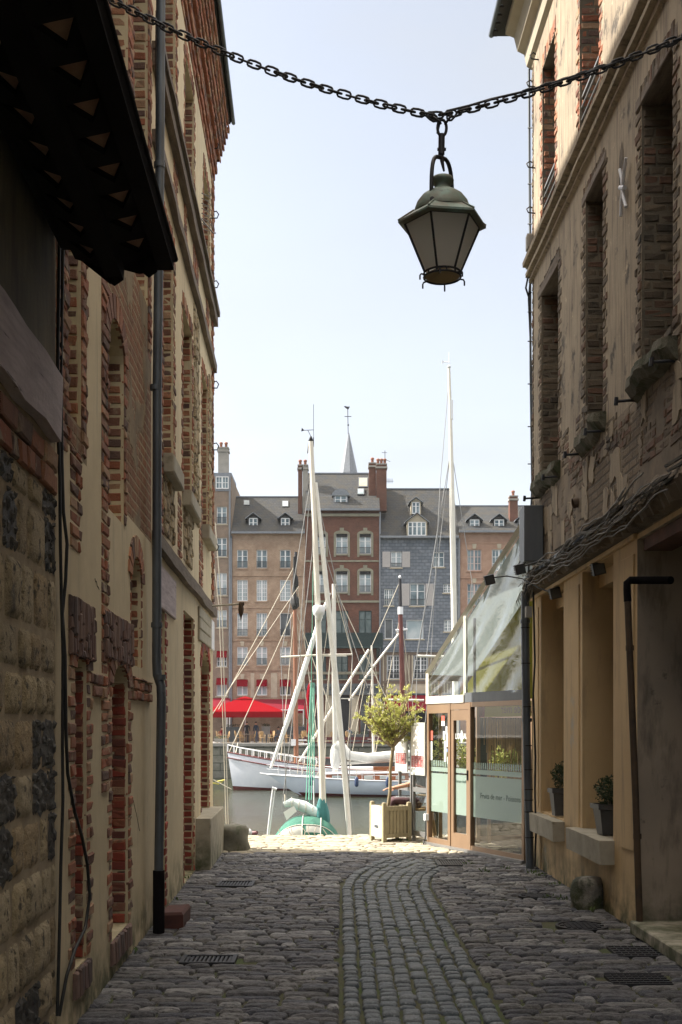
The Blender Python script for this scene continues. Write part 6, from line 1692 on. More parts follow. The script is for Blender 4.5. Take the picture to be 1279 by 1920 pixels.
def hand_edges(js, ed, wi, wrist, dirv, side, up, scale=1.0):
    """palm + five fingers rooted at wrist index wi"""
    d = Vector(dirv).normalized(); s_ = Vector(side).normalized(); u = Vector(up).normalized(); W = Vector(wrist)
    palm = W+d*.05*scale; js.append((*palm,.022*scale,.014*scale)); pi_ = len(js)-1; ed.append((wi,pi_))
    for k,(off,L) in enumerate(((-.028,.062),(-.010,.072),(.010,.068),(.027,.054))):
        prev = pi_
        for t_, dr in ((.042,.0),(.042+L*.5,.3),(.042+L,.75)):
            p = palm+s_*off*scale+d*t_*scale*(1-.15*dr)-u*.03*dr*scale
            js.append((*p,.0085*scale,.0085*scale)); ed.append((prev,len(js)-1)); prev = len(js)-1
    p1 = palm-s_*.034*scale+d*.0; js.append((*p1,.010*scale,.010*scale)); ed.append((pi_,len(js)-1)); p2 = p1-s_*.015*scale+d*.03*scale-u*.01*scale; js.append((*p2,.008*scale,.008*scale)); ed.append((len(js)-2,len(js)-1))
m_cl = {k: smat('cloth '+k, c, tuple(x*.7 for x in c), 8, .9, .3, 30) for k, c in dict(black=(.02,.02,.022),navy=(.045,.07,.11),red=(.40,.05,.05),grey=(.22,.23,.24),white=(.55,.55,.55),plaid=(.13,.07,.08),denim=(.10,.14,.22),beige=(.42,.35,.25)).items()}
m_hair = smat('dark hair', (.03,.02,.015), (.05,.035,.02), 20, .7, .3)
def person(loc, rz, top, bottom, label, sit=False, arm='down', hat=None, detail=False, hairm=None):
    e = empty('person', loc, label, 'person'); e.rotation_euler = (0,0,rz)
    ORG[e] = Vector((0,0,0))     # local coordinates; faces -Y
    zs = -.42 if sit else 0
    hp = .93+zs; js = [(0,0,hp,.135,.10)]; ed = []
    def add(p, r_, par, r2_=None): js.append((*p, r_, r2_ or r_)); ed.append((par, len(js)-1)); return len(js)-1
    w = add((0,.01,hp+.16),.125,0,.095); c = add((0,0,hp+.36),.155,w,.105); s_ = add((0,0,hp+.50),.10,c,.08); n = add((0,0,hp+.58),.052,s_); hd = add((0,-.02,hp+.68),.082,n,.09); ht = add((0,-.015,hp+.76),.078,hd,.088)
    for sd in (-1,1):
        sh = add((sd*.18,0,hp+.47),.055,s_)
        if arm == 'reach' and sd == 1:
            el = add((sd*.25,-.16,hp+.26),.042,sh); wr_ = add((sd*.22,-.42,hp+.20),.026,el); hand_edges(js, ed, wr_, (sd*.22,-.42,hp+.20), (-.1,-1,-.12), (1,0,0), (0,0,1))
        elif sit: el = add((sd*.24,-.05,hp+.22),.042,sh); wr_ = add((sd*.16,-.28,hp+.18),.028,el); hand_edges(js, ed, wr_, (sd*.16,-.28,hp+.18), (-sd*.2,-1,-.1), (1,0,0), (0,0,1))
        else: el = add((sd*.25,.02,hp+.20),.042,sh); wr_ = add((sd*.26,-.05,hp-.04),.027,el); hand_edges(js, ed, wr_, (sd*.26,-.05,hp-.04), (0,-.15,-1), (0,1,0), (-sd,0,0))
        if sit:
            k0 = add((sd*.09,-.05,hp-.02),.09,0); k1 = add((sd*.12,-.44,hp+.02),.062,k0); k2 = add((sd*.12,-.42,hp-.36),.042,k1); k3 = add((sd*.12,-.46,hp-.45),.038,k2); k4 = add((sd*.12,-.60,hp-.465),.03,k3)
        else:
            k0 = add((sd*.09,0,hp-.08),.09,0); k1 = add((sd*.10,-.01,.50),.062,k0); k2 = add((sd*.10,.02,.10),.042,k1); k3 = add((sd*.10,.02,.045),.04,k2); k4 = add((sd*.11,-.14,.03),.032,k3)
    def mf(p):
        if p.z > hp+.555: return 0
        if abs(p.x) > .19 and ((not sit and p.z < hp+.02) or (arm == 'reach' and p.y < -.10)): return 0
        if sit and p.y < -.26 and p.z > hp+.11: return 0
        if p.z < (hp-.0 if not sit else hp+.06):
            return 3 if p.z < .06 else 2
        return 1
    body = skin_mesh(js, ed, 'body', [m_skin, m_cl[top], m_cl[bottom], m_cl['black']], e, mf)
    hz = hp+.72
    fm = MB()
    for sx in (-1,1): fm.blob((sx*.032,-.115,hz+.0), .010,.006,.007, 6,4,0,0)
    f_ = fm.build('eyes', m_cable, body, local=True)
    fm = MB(); fm.prism([(-.012,hz-.035),(.012,hz-.035),(.0,hz+.01)], -.135, -.10); fm.build('nose', m_skin, body, local=True)
    fm = MB(); fm.box(-.024,.024,-.117,-.10,hz-.062,hz-.053); fm.build('mouth', m_cl['red'], body, local=True)
    fm = MB()
    for sx in (-1,1): fm.blob((sx*.085,-.01,hz-.01), .012,.02,.03, 6,5,0,0)
    fm.build('ears', m_skin, body, local=True)
    hm = MB(); hm.blob((0,.008,hz+.035), .098,.112,.10, 12,8,0,.04, flat=-.03); hm.build('hair', hairm or m_hair, e, local=True)
    return e
def seat_for(loc, rz, lb):
    c = copy_tree(ch0); c.location = loc; c.rotation_euler = (0,0,rz); c['label'] = lb; return c
person((fX(463,69.5),69.5*K,GZ), R(15), 'black','black','person in black standing behind the parasol pole')
person((fX(480,69.8),69.8*K,GZ), R(-30), 'navy','denim','person in navy jacket standing right of the black-clad one')
for (x, do, rz, t_, b_, lb, lc) in ((504,70.4,R(40),'red','black','seated person in red top near the grey planter','cane bistro chair under the seated person in red'),(522,70.2,R(-50),'grey','denim','seated person in grey top left of the brown mast','cane bistro chair under the seated person in grey'),(416,70.3,R(60),'red','navy','seated person in red at the left edge under the parasol','cane bistro chair under the person in red at left edge'),(436,70.6,R(-20),'white','black','seated person in white behind the dark planter','cane bistro chair under the seated person in white'),(655,70.5,R(20),'denim','grey','seated person in blue by the gallery doorway','cane bistro chair under the seated person in blue')):
    L = (fX(x,do), do*K, GZ); person(L, rz, t_, b_, lb, sit=True); seat_for((L[0],L[1],GZ), rz, lc)
# person beyond the windbreak, arm reaching out towards the left
pl_ = Vector((1.13, 12.15*K, .17)); 
e = person(Vector((P(790,1480,12.0).x, 12.0*K, .06)), R(-90), 'grey','plaid','seated person behind the windbreak with bare forearm reaching left past the olive trunk', sit=True, arm='reach')
seat_for((P(790,1480,12.0).x, 12.0*K, 0.0), R(-90), 'cane chair under the seated person behind the windbreak')
e.location.z = .03

# ------------------------------------------------------------------ BOATS
def hull(e, stations, do, wl, mat, boot=m_maroon, name='hull', rail=None, rot=None):
    """stations: (x, halfbeam, sheer z, keel z, flare)"""
    mb = MB(); n = 8; Yc = do*K; vs = []
    for (x, hb, sz, kz, fl_) in stations:
        for side in (-1,1):
            for j in range(n+1):
                t_ = j/n; z = kz+(sz-kz)*t_; y = hb*(math.sin(t_*math.pi/2)**.55)*(1-.0*t_); 
                xx = x+fl_*(1-t_)
                vs.append(Vector((xx, Yc+side*y, z)))
    m = 2*(n+1); fs = []; mats = []
    for i in range(len(stations)-1):
        for side in range(2):
            for j in range(n):
                a = i*m+side*(n+1)+j; fs.append((a, a+m, a+m+1, a+1))
    b0 = len(mb.v); mb.add(vs, fs, 0, True)
    for idx in range(len(fs)):
        zc = sum(vs[k].z for k in fs[idx])/4
        if zc < wl+.12: mb.m[idx] = 1
    # deck
    for i in range(len(stations)-1):
        a, b = i*m+n, i*m+2*n+1; mb.face([vs[a]-Vector((0,0,.06)),vs[a+m]-Vector((0,0,.06)),vs[b+m]-Vector((0,0,.06)),vs[b]-Vector((0,0,.06))], 2)
    mb.face([vs[k] for k in range((len(stations)-1)*m, (len(stations)-1)*m+n+1)]+[vs[k] for k in range((len(stations)-1)*m+2*n+1, (len(stations)-1)*m+n, -1)], 0)
    mb.build(name, [mat, boot, m_deck], e)
    # rub rail
    rr = MB()
    for side in (-1,1): rr.tube([(x, Yc+side*hb, sz-.02) for (x,hb,sz,kz,fl_) in stations], .045, 6)
    rr.build('rub_rail', rail or m_maroon, e)
m_deck = smat('boat deck', (.42,.36,.27), (.33,.28,.2), 6, .7, .2)
def mast(e, pts, r_, mat, name='mast'):
    mb = MB(); mb.tube(pts, r_, 10); return mb.build(name, mat, e)
def lines(e, ls, r_=.012, mat=m_wire, name='rigging'):
    mb = MB()
    for a, b in ls: 
        n = 6; sag = (Vector(b)-Vector(a)).length*.004
        mb.tube([Vector(a).lerp(Vector(b), k/n)-Vector((0,0,sag*4*(k/n)*(1-k/n))) for k in range(n+1)], r_, 4, cap=False)
    return mb.build(name, mat, e)
WL = -2.5
# Boat 1: white wooden cutter with high bow
do = 55.0; e = empty('sailing_boat', (fX(600,do), do*K, WL), 'white wooden boat with high bow, white railing and tall brown mast', 'sailing boat')
Xb = fX(427,do); st_ = []
for i in range(17):
    t_ = i/16; x = Xb+t_*13.5; hb = 1.9*math.sin(min(1,t_*1.5+.03)*math.pi/2)**.8*(1-.35*max(0,(t_-.7)/.3)); sh = .02-1.28*(1-(1-min(1,t_*1.15))**1.7)+.25*max(0,t_-.6)
    st_.append((x, max(hb,.04), sh, WL-.5, .45*(1-min(1,t_*3))))
hull(e, st_, do, WL, m_hullw)
mb = MB()
for side in (-1,1):
    for zo in (.42,):
        mb.tube([(s[0]+.0, do*K+side*s[1]*.95, s[2]+zo*(1 if k else 1.1)) for k, s in enumerate(st_[:8])], .03, 6)
    for s in st_[:8]: mb.tube([(s[0], do*K+side*s[1]*.95, s[2]),(s[0], do*K+side*s[1]*.95, s[2]+.42)], .03, 5)
    for k in range(7):
        a, b = st_[k], st_[k+1]; mb.tube([((a[0]+b[0])/2, do*K+side*(a[1]+b[1])*.475,(a[2]+b[2])/2),((a[0]+b[0])/2, do*K+side*(a[1]+b[1])*.475,(a[2]+b[2])/2+.42)], .022, 5)
mb.build('railing', m_white, e)
mb = MB()
for side in (-1,): mb.tube([(s[0]-.02, do*K+side*(s[1]+.03)-.02, s[2]-.38) for s in st_], .045, 5)
mb.build('stripe', m_maroon, e)
text('THALIE', .20, 'name_lettering', m_iron, e, (fX(446,do), do*K-.62, zz(1425,do)), (1,-.35,0), (0,-1,0), sx=1.0)
mb = MB(); q = (fX(538,do),do*K-.2,zz(1444,do)); mb.lathe([(.55,0),(.0,.5)], q, 4, phase=R(45), smooth=False); mb.build('deck_hatch', m_greyshop, e)
mb = MB(); mb.box(fX(590,do),fX(720,do),do*K-.9,do*K+.9,zz(1450,do),zz(1438,do)); mb.build('cabin', m_white, e)
mast(e, [P(556,1450,do),P(554,1290,do),P(553,1141,do)], [.17,.16,.13], m_mastwood)
mast(e, [P(553,1141,do),P(552,1090,do),P(555,1035,do)], [.13,.12,.10], m_iron, 'topmast')
mb = MB(); mb.blob(P(553,1130,do), .28,.28,.55, 8,8,0,.15); mb.blob(P(556,1092,do), .14,.14,.5, 8,8,0,.1); mb.tube([P(552,1045,do)+Vector((0,-.2,0)),P(553,1135,do)+Vector((0,-.2,0))], .09, 6); mb.build('furled_topsail', m_cable, e)
mb = MB(); mb.box(P(546,1,do).x,P(555,1,do).x,do*K-.35,do*K+.05,zz(1398,do),zz(1386,do)); mb.tube([P(555,1388,do),P(575,1388,do)], .05, 6); mb.tube([P(555,1396,do),P(582,1395,do)], .06, 6); mb.build('windlass', m_white, e)
lines(e, [(P(553,1141,do),P(430,1410,do)),(P(553,1060,do),P(410,1330,do)),(P(553,1141,do),P(590,1440,do)),(P(553,1141,do),P(525,1440,do)),(P(553,1065,do),P(602,1435,do)),(P(553,1141,do),P(660,1440,do))], .028, m_rope)
lines(e, [(P(583+k*2,1280,50),P(574+k*5,1500,46)) for k in range(4)], .028, m_ropeg, 'halyard')
lines(e, [(P(434,1480,do),P(400,1462,do)),(P(440,1420,do),P(446,1393,66))], .035, m_rope, 'mooring_line')
mb = MB(); mb.tube([P(398,1468,56),P(410,1470,56),P(422,1462,56),P(404,1466,56)], .05, 6); mb.build('yellow_rope', m_ropey, e)
# Boat 2: pale blue-white sloop with varnished cabin
do = 50.0; e = empty('sailing_boat', (fX(690,do), do*K, WL), 'pale blue white sloop with varnished cabin sides and furled mainsail', 'sailing boat')
Xb = fX(500,do); st_ = []
zb_ = zz(1451,do)
for i in range(17):
    t_ = i/16; x = Xb+t_*11.5; hb = 1.55*math.sin(min(1,t_*1.3+.02)*math.pi/2)**.9*(1-.45*max(0,(t_-.65)/.35)); sh = zb_-.38*math.sin(min(1,t_*1.2)*math.pi/2)+.18*max(0,t_-.7)
    st_.append((x, max(hb,.03), sh, WL-.4+(.25 if i == 0 else 0), 2.2*(1-min(1,t_*1.6))**1.3))
hull(e, st_, do, WL, m_hullb, rail=m_white)
cb0 = MB(); x0, x1 = fX(592,do), fX(765,do); zc = zb_-.42
cb0.hexa([(x0,do*K-.8,zc),(x1,do*K-.9,zc),(x1,do*K+.9,zc),(x0,do*K+.8,zc),(x0+.5,do*K-.7,zc+.42),(x1,do*K-.8,zc+.50),(x1,do*K+.8,zc+.50),(x0+.5,do*K+.7,zc+.42)])
cb_ = cb0.build('cabin', m_varnish, e)
cb0 = MB(); cb0.hexa([(x0+.4,do*K-.78,zc+.43),(x1+.1,do*K-.88,zc+.51),(x1+.1,do*K+.88,zc+.51),(x0+.4,do*K+.78,zc+.43),(x0+.5,do*K-.7,zc+.50),(x1+.1,do*K-.8,zc+.60),(x1+.1,do*K+.8,zc+.60),(x0+.5,do*K+.7,zc+.50)]); cb0.build('cabin_roof', m_white, e)
for k in range(5):
    q = MB(); xa = x0+1.0+k*.95; q.bev(xa,xa+.55,-(zc+.34),-(zc+.12),0,.05,.02,0,lambda x,y,z,do=do: Vector((x,do*K-.84-z,-y))); q.build('porthole', m_panec, cb_)
mb = MB(); mb.box(fX(700,do),fX(740,do),do*K-.5,do*K+.5,zc+.55,zc+.85); mb.build('companionway', m_varnish, e)
mb = MB()
for k in range(9):
    s = st_[1+k*1]; mb.tube([(s[0],do*K-s[1]*.95,s[2]),(s[0],do*K-s[1]*.95,s[2]+.55)], .018, 5)
for zo in (.3,.55): mb.tube([(s[0],do*K-s[1]*.95,s[2]+zo) for s in st_[:12]], .012, 4)
mb.tube([P(487,1450,do),P(505,1452,do)], .05, 6); mb.build('stanchions', m_white, e)
mast(e, [P(629,1452,do),P(627,1280,do),P(626,1095,do)], [.17,.16,.12], m_alumast)
mb = MB(); mb.tube([P(619,1112,do),P(600,1160,do),P(572,1250,do),P(540,1350,do),P(508,1440,do)], [.06,.13,.17,.16,.08], 8); mb.build('furled_jib', m_sail, e)
mb = MB(); pts = [P(629,1395,do),P(640,1400,do),P(655,1414,do),P(690,1420,do),P(730,1416,do),P(770,1412,do)]; mb.tube(pts, [.3,.34,.30,.30,.28,.2], 12)
vs = []
for (x_,y_,z_) in mb.v: vs.append((x_, y_, z_-.10*abs(math.sin(x_*2.3)))) 
mb.v = vs; mb.blob(P(629,1418,do), .30,.3,.9, 10,8,0,.10); mb.build('furled_mainsail', m_sail, e)
mb = MB(); mb.tube([P(630,1432,do),P(775,1424,do)], .09, 8); mb.build('boom', m_alumast, e)
mb = MB(); mb.tube([P(640,1310,do),P(663,1310,do)], .03, 6); mb.tube([P(605,1230,do),P(650,1230,do)], .03, 6); mb.build('spreader', m_alumast, e)
lines(e, [(P(626,1098,do),P(608,1450,do)),(P(626,1098,do),P(661,1230,do)),(P(661,1230,do),P(650,1445,do)),(P(626,1098,do),P(790,1448,do)),(P(626,1098,do),P(575,1448,do)),(P(626,1160,do),P(600,1448,do))], .022, m_rope)
lines(e, [(P(560+12*k,1425+k,do),P(558+9*k,1450+k,do)) for k in range(5)], .02, m_rope, 'lifeline')
# spars crossing: third boat behind
do = 58.0; e = empty('sailing_boat', (fX(720,do), do*K, WL), 'dark hulled old sailing boat behind with red mast and long diagonal spar', 'sailing boat')
Xb = fX(575,do); st_ = [(Xb+i*.85, max(.05,1.9*math.sin(min(1,i/8+.03)*math.pi/2)), zz(1418,do)-.25*math.sin(i/14*math.pi), WL-.5, .5 if i < 2 else 0) for i in range(17)]
hull(e, st_, do, WL, smat('dark blue hull paint',(.04,.045,.055)), rail=m_maroon)
mast(e, [P(758,1440,do),P(755,1300,do),P(751,1150,do)], [.20,.19,.16], m_redmast if 'm_redmast' in globals() else smat('red brown mast paint',(.13,.035,.025),(.10,.025,.02),3,.5,0))
mast(e, [P(751,1150,do),P(750,1086,do)], [.14,.11], m_iron, 'topmast')
mb = MB(); mb.tube([P(751,1152,do),P(751,1138,do)], .19, 8); mb.tube([P(742,1182,do),P(764,1180,do)], .09, 6); mb.tube([P(745,1186,do),P(757,1176,do)], .07, 6); mb.lathe([(0,0),(.1,.05),(.08,.2),(0,.25)], P(750,1085,do), 8); mb.build('mast_band', m_white, e)
mb = MB(); mb.tube([P(750,1186,do),P(700,1250,do),P(655,1314,do)], .085, 6); mb.build('gaff', m_alumast, e)
lines(e, [(P(751,1150,do),P(790,1440,do)),(P(751,1150,do),P(700,1435,do)),(P(750,1090,do),P(697,1212,do)),(P(752,1180,do),P(776,1430,do))], .025, m_rope)
do = 43.0; e = empty('sailing_boat', (fX(700,do), do*K, WL), 'small ketch seen through the rigging with a short mast and long pale diagonal boom', 'sailing boat')
Xb = fX(768,do); st_ = [(Xb+i*.7, max(.04,1.3*math.sin(min(1,i/8+.03)*math.pi/2)), zz(1440,do)-.2*math.sin(i/14*math.pi), WL-.4, .4 if i < 2 else 0) for i in range(14)]
do = 57.0
mast(e, [P(701,1440,do),P(699,1330,do),P(697,1210,do)], [.10,.09,.06], m_alumast)
mb = MB(); mb.tube([P(692,1218,do),P(640,1300,do),P(562,1428,do)], .10, 6); mb.build('boom', m_alumast, e)
mb = MB(); Xb = fX(560,do); 
hull(e, [(Xb+i*.55, max(.04,1.3*math.sin(min(1,i/8+.03)*math.pi/2)), zz(1434,do)-.2*math.sin(i/14*math.pi), WL-.4, .4 if i < 2 else 0) for i in range(15)], do, WL, m_hullw)
lines(e, [(P(697,1212,do),P(655,1440,do)),(P(697,1212,do),P(640,1440,do)),(P(697,1212,do),P(726,1380,do)),(P(699,1260,do),P(680,1400,do))], .02, m_rope)
mb = MB()
for k in range(9): mb.tube([P(689,1250+k*17,do),P(706,1250+k*17,do)], .02, 4)
mb.build('ratlines', m_wire, e)
m_fend = smat('navy fender', (.03,.05,.12), (.02,.04,.1), 5, .5, 0)
for i, (x, do_, y, lb) in enumerate(((585,50,1462,'navy fender hanging on pale blue sloop, nearest its bow'),(668,50,1464,'navy fender hanging on the pale blue sloop amidships, right of the furled genoa'),(725,50,1464,'navy fender hanging on the pale blue sloop beside the olive trunk'))):
    p = P(x, y, do_); p.y -= 1.62; e_ = empty('fender', p, lb, 'fender', 'fenders on the pale blue sloop'); q = MB()
    q.lathe([(0,-.3),(.09,-.26),(.12,-.18),(.12,.18),(.09,.26),(.03,.3),(0,.31)], p, 10); q.build('body', m_fend, e_); q = MB(); q.tube([p+Vector((0,0,.3)), p+Vector((0,.05,.75))], .012, 5); q.build('rope', m_rope, e_)
# Tall mast yacht, hull hidden by the veranda
do = 45.0; e = empty('yacht', (fX(880,do), do*K, WL), 'large yacht with very tall cream mast rising behind the veranda', 'yacht')
Xb = fX(775,do); hull(e, [(Xb+i*.9, max(.04,1.9*math.sin(min(1,i/8+.03)*math.pi/2)), zz(1450,do)-.25*math.sin(i/16*math.pi), WL-.5, .8 if i < 2 else 0) for i in range(16)], do, WL, m_hullw)
mast(e, [P(856,1440,do),P(852,1190,do),P(848,950,do),P(844,760,do),P(842,690,do)], [.17,.165,.15,.10,.075], m_alumast)
mb = MB(); mb.box(P(844,1,do).x,P(849.5,1,do).x,do*K-.1,do*K+.1,zz(786,do),zz(751,do)); mb.lathe([(0,0),(.1,.02),(.1,.12),(0,.14)], P(842,690,do), 8); mb.tube([P(830,678,do),P(845,680,do)], .02, 4); mb.tube([P(842,690,do),P(842,660,do)], .012, 4)
mb.prism([(P(829,1,do).x,zz(682,do)),(P(834,1,do).x,zz(679,do)),(P(829,1,do).x,zz(675,do))], do*K-.02, do*K+.02); mb.build('radar_reflector', m_white, e)
mb = MB(); mb.tube([P(783,1230,do),P(825,1231,do),P(870,1233,do)], .08, 6); mb.tube([P(720,1312,do),P(795,1313,do)], .07, 6); mb.build('spreader', m_alumast, e)
lines(e, [(P(843,700,do),P(826,900,do)),(P(845,845,do),P(783,1230,do)),(P(845,845,do),P(800,1230,do)),(P(846,840,do),P(885,1090,do)),(P(826,900,do),P(808,1235,do)),(P(783,1230,do),P(776,1440,do)),(P(808,1235,do),P(790,1440,do)),(P(849,880,do),P(862,1230,do)),(P(885,1090,do),P(895,1440,do)),(P(845,845,do),P(770,1300,do))], .018, m_wire)
# Near boat
do = 18.0; e = empty('sailing_boat', (fX(590,do), do*K, WL), 'nearest sailing boat below the quay with green spray hood and teal sail cover', 'sailing boat')
st_ = [(fX(480,do)+i*.42, max(.04,1.35*math.sin(min(1,(14-i)/9+.05)*math.pi/2)), -1.15+.02*i, WL-.35, 0) for i in range(15)]
hull(e, st_[::-1], do, WL, m_hullw)
mast(e, [P(608,1640,do),P(605,1500,do),P(598,1200,do),P(590,980,do),P(583,828,do)], [.075,.075,.068,.062,.055], m_alumast)
mb = MB(); mb.tube([P(655.5,1580,do),P(655,1562,do),P(648,1470,do),P(632,1300,do),P(610,1080,do),P(592,905,do)], [.03,.05,.062,.062,.055,.04], 8); mb.build('furled_genoa', m_sail, e)
mb = MB(); mb.lathe([(0,-.19),(.05,-.18),(.06,-.12),(.12,-.07),(.13,0),(.13,.10),(.11,.12),(0,.125)], P(598,1147,do)+Vector((0,-.1,0)), 14); mb.build('radar_dome', m_white, e)
mb = MB(); mb.tube([P(526,1231,do)+Vector((0,.2,0)),P(600,1228,do),P(661,1226,do)+Vector((0,.2,0))], .022, 6); mb.build('spreader', m_alumast, e)
mb = MB(); mb.lathe([(.0,0),(.035,.01),(.03,.06),(.05,.08),(.02,.16),(0,.17)], P(583,832,do), 10); mb.tube([P(577,850,do),P(579,826,do),P(588,826,do)], .012, 5); mb.tube([P(588,838,do),P(588,820,do)], .01, 5)
mb.tube([P(583,818,do),P(577,806,do)], .006, 4); mb.tube([P(566,807,do),P(588,806,do)], .007, 4); mb.prism([(P(565,1,do).x,zz(809,do)),(P(571,1,do).x,zz(807,do)),(P(566,1,do).x,zz(802,do))], do*K-.006, do*K+.006); mb.tube([P(588,826,do),P(588,758,do)], .005, 4); mb.build('wind_vane', m_iron, e)
lines(e, [(P(582,905,do),P(560,1228,do)),(P(588,870,do),P(527,1231,do)),(P(588,900,do),P(661,1226,do)),(P(527,1231,do),P(540,1570,do)),(P(661,1226,do),P(652,1570,do)),(P(590,1000,do),P(528,1520,do)),(P(594,905,do),P(664,1560,do)),(P(590,980,do),P(690,1290,do))], .008, m_wire)
lines(e, [(P(588,1020,do),P(580,1520,do)),(P(600,1240,do),P(614,1560,do))], .008, m_ropeg, 'halyard')
# boom with covers
mb = MB(); pts = [P(533,1508,do),P(545,1504,do),P(570,1512,do),P(598,1528,do)]; mb.tube(pts, [.07,.10,.11,.13], 12); 
mb.v = [(x_, y_, z_+.018*math.sin(x_*30+y_*12)) for x_,y_,z_ in mb.v]; mb.build('boom_cover', smat('pale teal sail cover',(.70,.76,.75),(.52,.64,.65),4,.85,.5,10,.02), e)
mb = MB(); prf = [(.0,1491),(.05,1492),(.08,1500),(.15,1522),(.17,1540),(.10,1552),(.06,1558)]
mb.lathe([(r_,zz(y,do)) for r_,y in prf], P(604,1,do)*1.0 - Vector((0,0,P(604,1,do).z)), 14)
c_ = P(604,1,do); mb.v = [(c_.x+(x_-c_.x)*(1+.18*math.sin(5*math.atan2(y_-c_.y,x_-c_.x))), c_.y+(y_-c_.y)*(1+.18*math.sin(5*math.atan2(y_-c_.y,x_-c_.x))), z_) for x_,y_,z_ in mb.v]; mb.build('mast_cover', m_teal, e)
mb = MB(); q = [P(533,1533,do),P(549,1522,do),P(556,1510,do),P(541,1516,do)]; mb.add([p+Vector((0,-.15,0)) for p in (P(532,1522,do),P(552,1510,do),P(557,1520,do),P(538,1537,do))]+[p+Vector((0,-.14,0)) for p in (P(532,1522,do),P(552,1510,do),P(557,1520,do),P(538,1537,do))], [(0,1,2,3),(7,6,5,4),(0,4,5,1),(1,5,6,2),(2,6,7,3),(3,7,4,0)]); mb.build('paper_notice', m_poster, e)
# spray hood: arched canvas
mb = MB(); wn = MB(); n = 12; rows = []; NR = 18; n = 20
for i in range(NR+1):
    t_ = i/NR; x = 515+(636-515)*t_; y = 1529+39*(abs(2*t_-.92)/1.08)**3.2 if t_ > .46 else 1529+39*(abs(1-t_/.46))**2.4
    hw = .62+.14*math.sin(t_*math.pi); c = P(x, y, do)
    rows.append([Vector((c.x, do*K-hw*math.cos(math.pi*k/n), -.98+(c.z+.98)*(math.sin(math.pi*k/n)**.5 if 0 < k < n else 0))) for k in range(n+1)])
for i in range(NR):
    for k in range(n):
        tgt = wn if (k in (1,2,3) and 2 <= i <= 7) or (k in (2,3) and 9 <= i <= 12) else mb
        tgt.face([rows[i][k],rows[i+1][k],rows[i+1][k+1],rows[i][k+1]], 0, True)
for r_ in (rows[0],rows[-1]): mb.face(r_)
hp_ = MB()
for i in (0, 8, 13, NR): hp_.tube([p+Vector((0,0,.008)) for p in rows[i]], .011, 6)
hp_.tube([rows[i][1]+Vector((0,-.01,.005)) for i in range(NR+1)], .010, 5); hp_.tube([rows[i][4]+Vector((0,-.005,.01)) for i in range(NR+1)], .008, 5)
hp_.build('hood_hoop', m_alumast, e)
rp_ = MB(); rr = random.Random(5)
for k in range(7):
    p = P(524+k*14+rr.uniform(-4,4), 1549-6*math.sin(k*.5), do); p.y -= .72
    rp_.tube([p, p+Vector((rr.uniform(-.05,.1),-.03,-.12)), p+Vector((rr.uniform(0,.25),-.05,-.35))], .009, 5)
for k in range(5):
    p0 = P(534+k*13, 1500+k*5, do); rp_.tube([p0+Vector((math.cos(q)*.012, -.12*math.cos(q), .12*math.sin(q))) for q in [2*math.pi*j/12 for j in range(13)]], .007, 5)
rp_.build('lashing', m_rope, e)
mb.build('spray_hood', m_greencv, e, weld=True); wn.build('hood_window', m_vinyl, e, weld=True)
mb = MB(); mb.box(fX(545,do),fX(660,do),do*K-.6,do*K+.6,-1.2,-.85); mb.build('cabin', m_white, e)
mb = MB(); mb.tube([P(512,1478,do),P(509,1500,do),P(498,1600,do)], .02, 6); mb.tube([P(516,1478,do),P(500,1600,do)], .014, 6); mb.tube([P(510,1477,do),P(519,1480,do)], .03, 6); mb.tube([P(588,1463,do+1),P(590,1600,do+1)], .012, 5); mb.build('davit', m_white, e)
mb = MB(); mb.lathe([(0,0),(.05,.02),(.06,.07),(.03,.12),(0,.13)], P(467,1567,15), 10); mb.build('mooring_ball', m_white, e)
# neighbouring boat hidden behind the corner house, only its stays show
do = 20.0; e = empty('sailing_boat', (fX(330,do), do*K, WL), 'boat hidden behind the corner house, only pale stays and mast lines showing', 'sailing boat')
st_ = [(fX(210,do)+i*.25, max(.04,1.2*math.sin(min(1,(14-i)/9+.05)*math.pi/2)), -1.2+.02*i, WL-.35, 0) for i in range(15)]
hull(e, st_[::-1], do, WL, m_hullw)
mast(e, [P(350,1640,do),P(352,900,do)], .07, m_alumast)
mb = MB(); mb.tube([P(429,1580,do),P(425,1440,do),P(417,1160,do),P(404,980,do)], .011, 5); mb.tube([P(425,1580,do),P(421,1440,do),P(411,1140,do),P(402,1060,do)], .010, 5); mb.tube([P(398,1340,do),P(424,1300,do),P(560,1100,do+20)], .010, 4); mb.tube([P(402,1520,do),P(408,1575,do)], .012, 5); mb.build('stay', m_rope, e)

# ------------------------------------------------------------------ LIGHT, SKY, CAMERA
SUN_EL, SUN_AZ = R(42), R(10)       # sun from the left, slightly beyond
sd = Vector((-math.cos(SUN_EL)*math.cos(SUN_AZ), math.cos(SUN_EL)*math.sin(SUN_AZ), math.sin(SUN_EL)))
L = bpy.data.lights.new('sun', 'SUN'); L.energy = 5.0; L.angle = R(.53); L.color = (1,.93,.82)
lo = bpy.data.objects.new('sun', L); COL.objects.link(lo); lo.rotation_euler = sd.to_track_quat('Z','Y').to_euler()
W = bpy.data.worlds.new('World'); sc.world = W; W.use_nodes = True; nt = W.node_tree
sky = nt.nodes.new('ShaderNodeTexSky'); sky.sky_type = 'NISHITA'; sky.sun_disc = False
sky.sun_elevation = SUN_EL; sky.sun_rotation = math.atan2(sd.x, sd.y)
sky.altitude = 0; sky.air_density = 1.0; sky.dust_density = 2.5; sky.ozone_density = 1.5
hs = nt.nodes.new('ShaderNodeHueSaturation'); hs.inputs['Saturation'].default_value = .42
nt.links.new(sky.outputs[0], hs.inputs['Color'])
bg = nt.nodes['Background']; bg.inputs['Strength'].default_value = .12
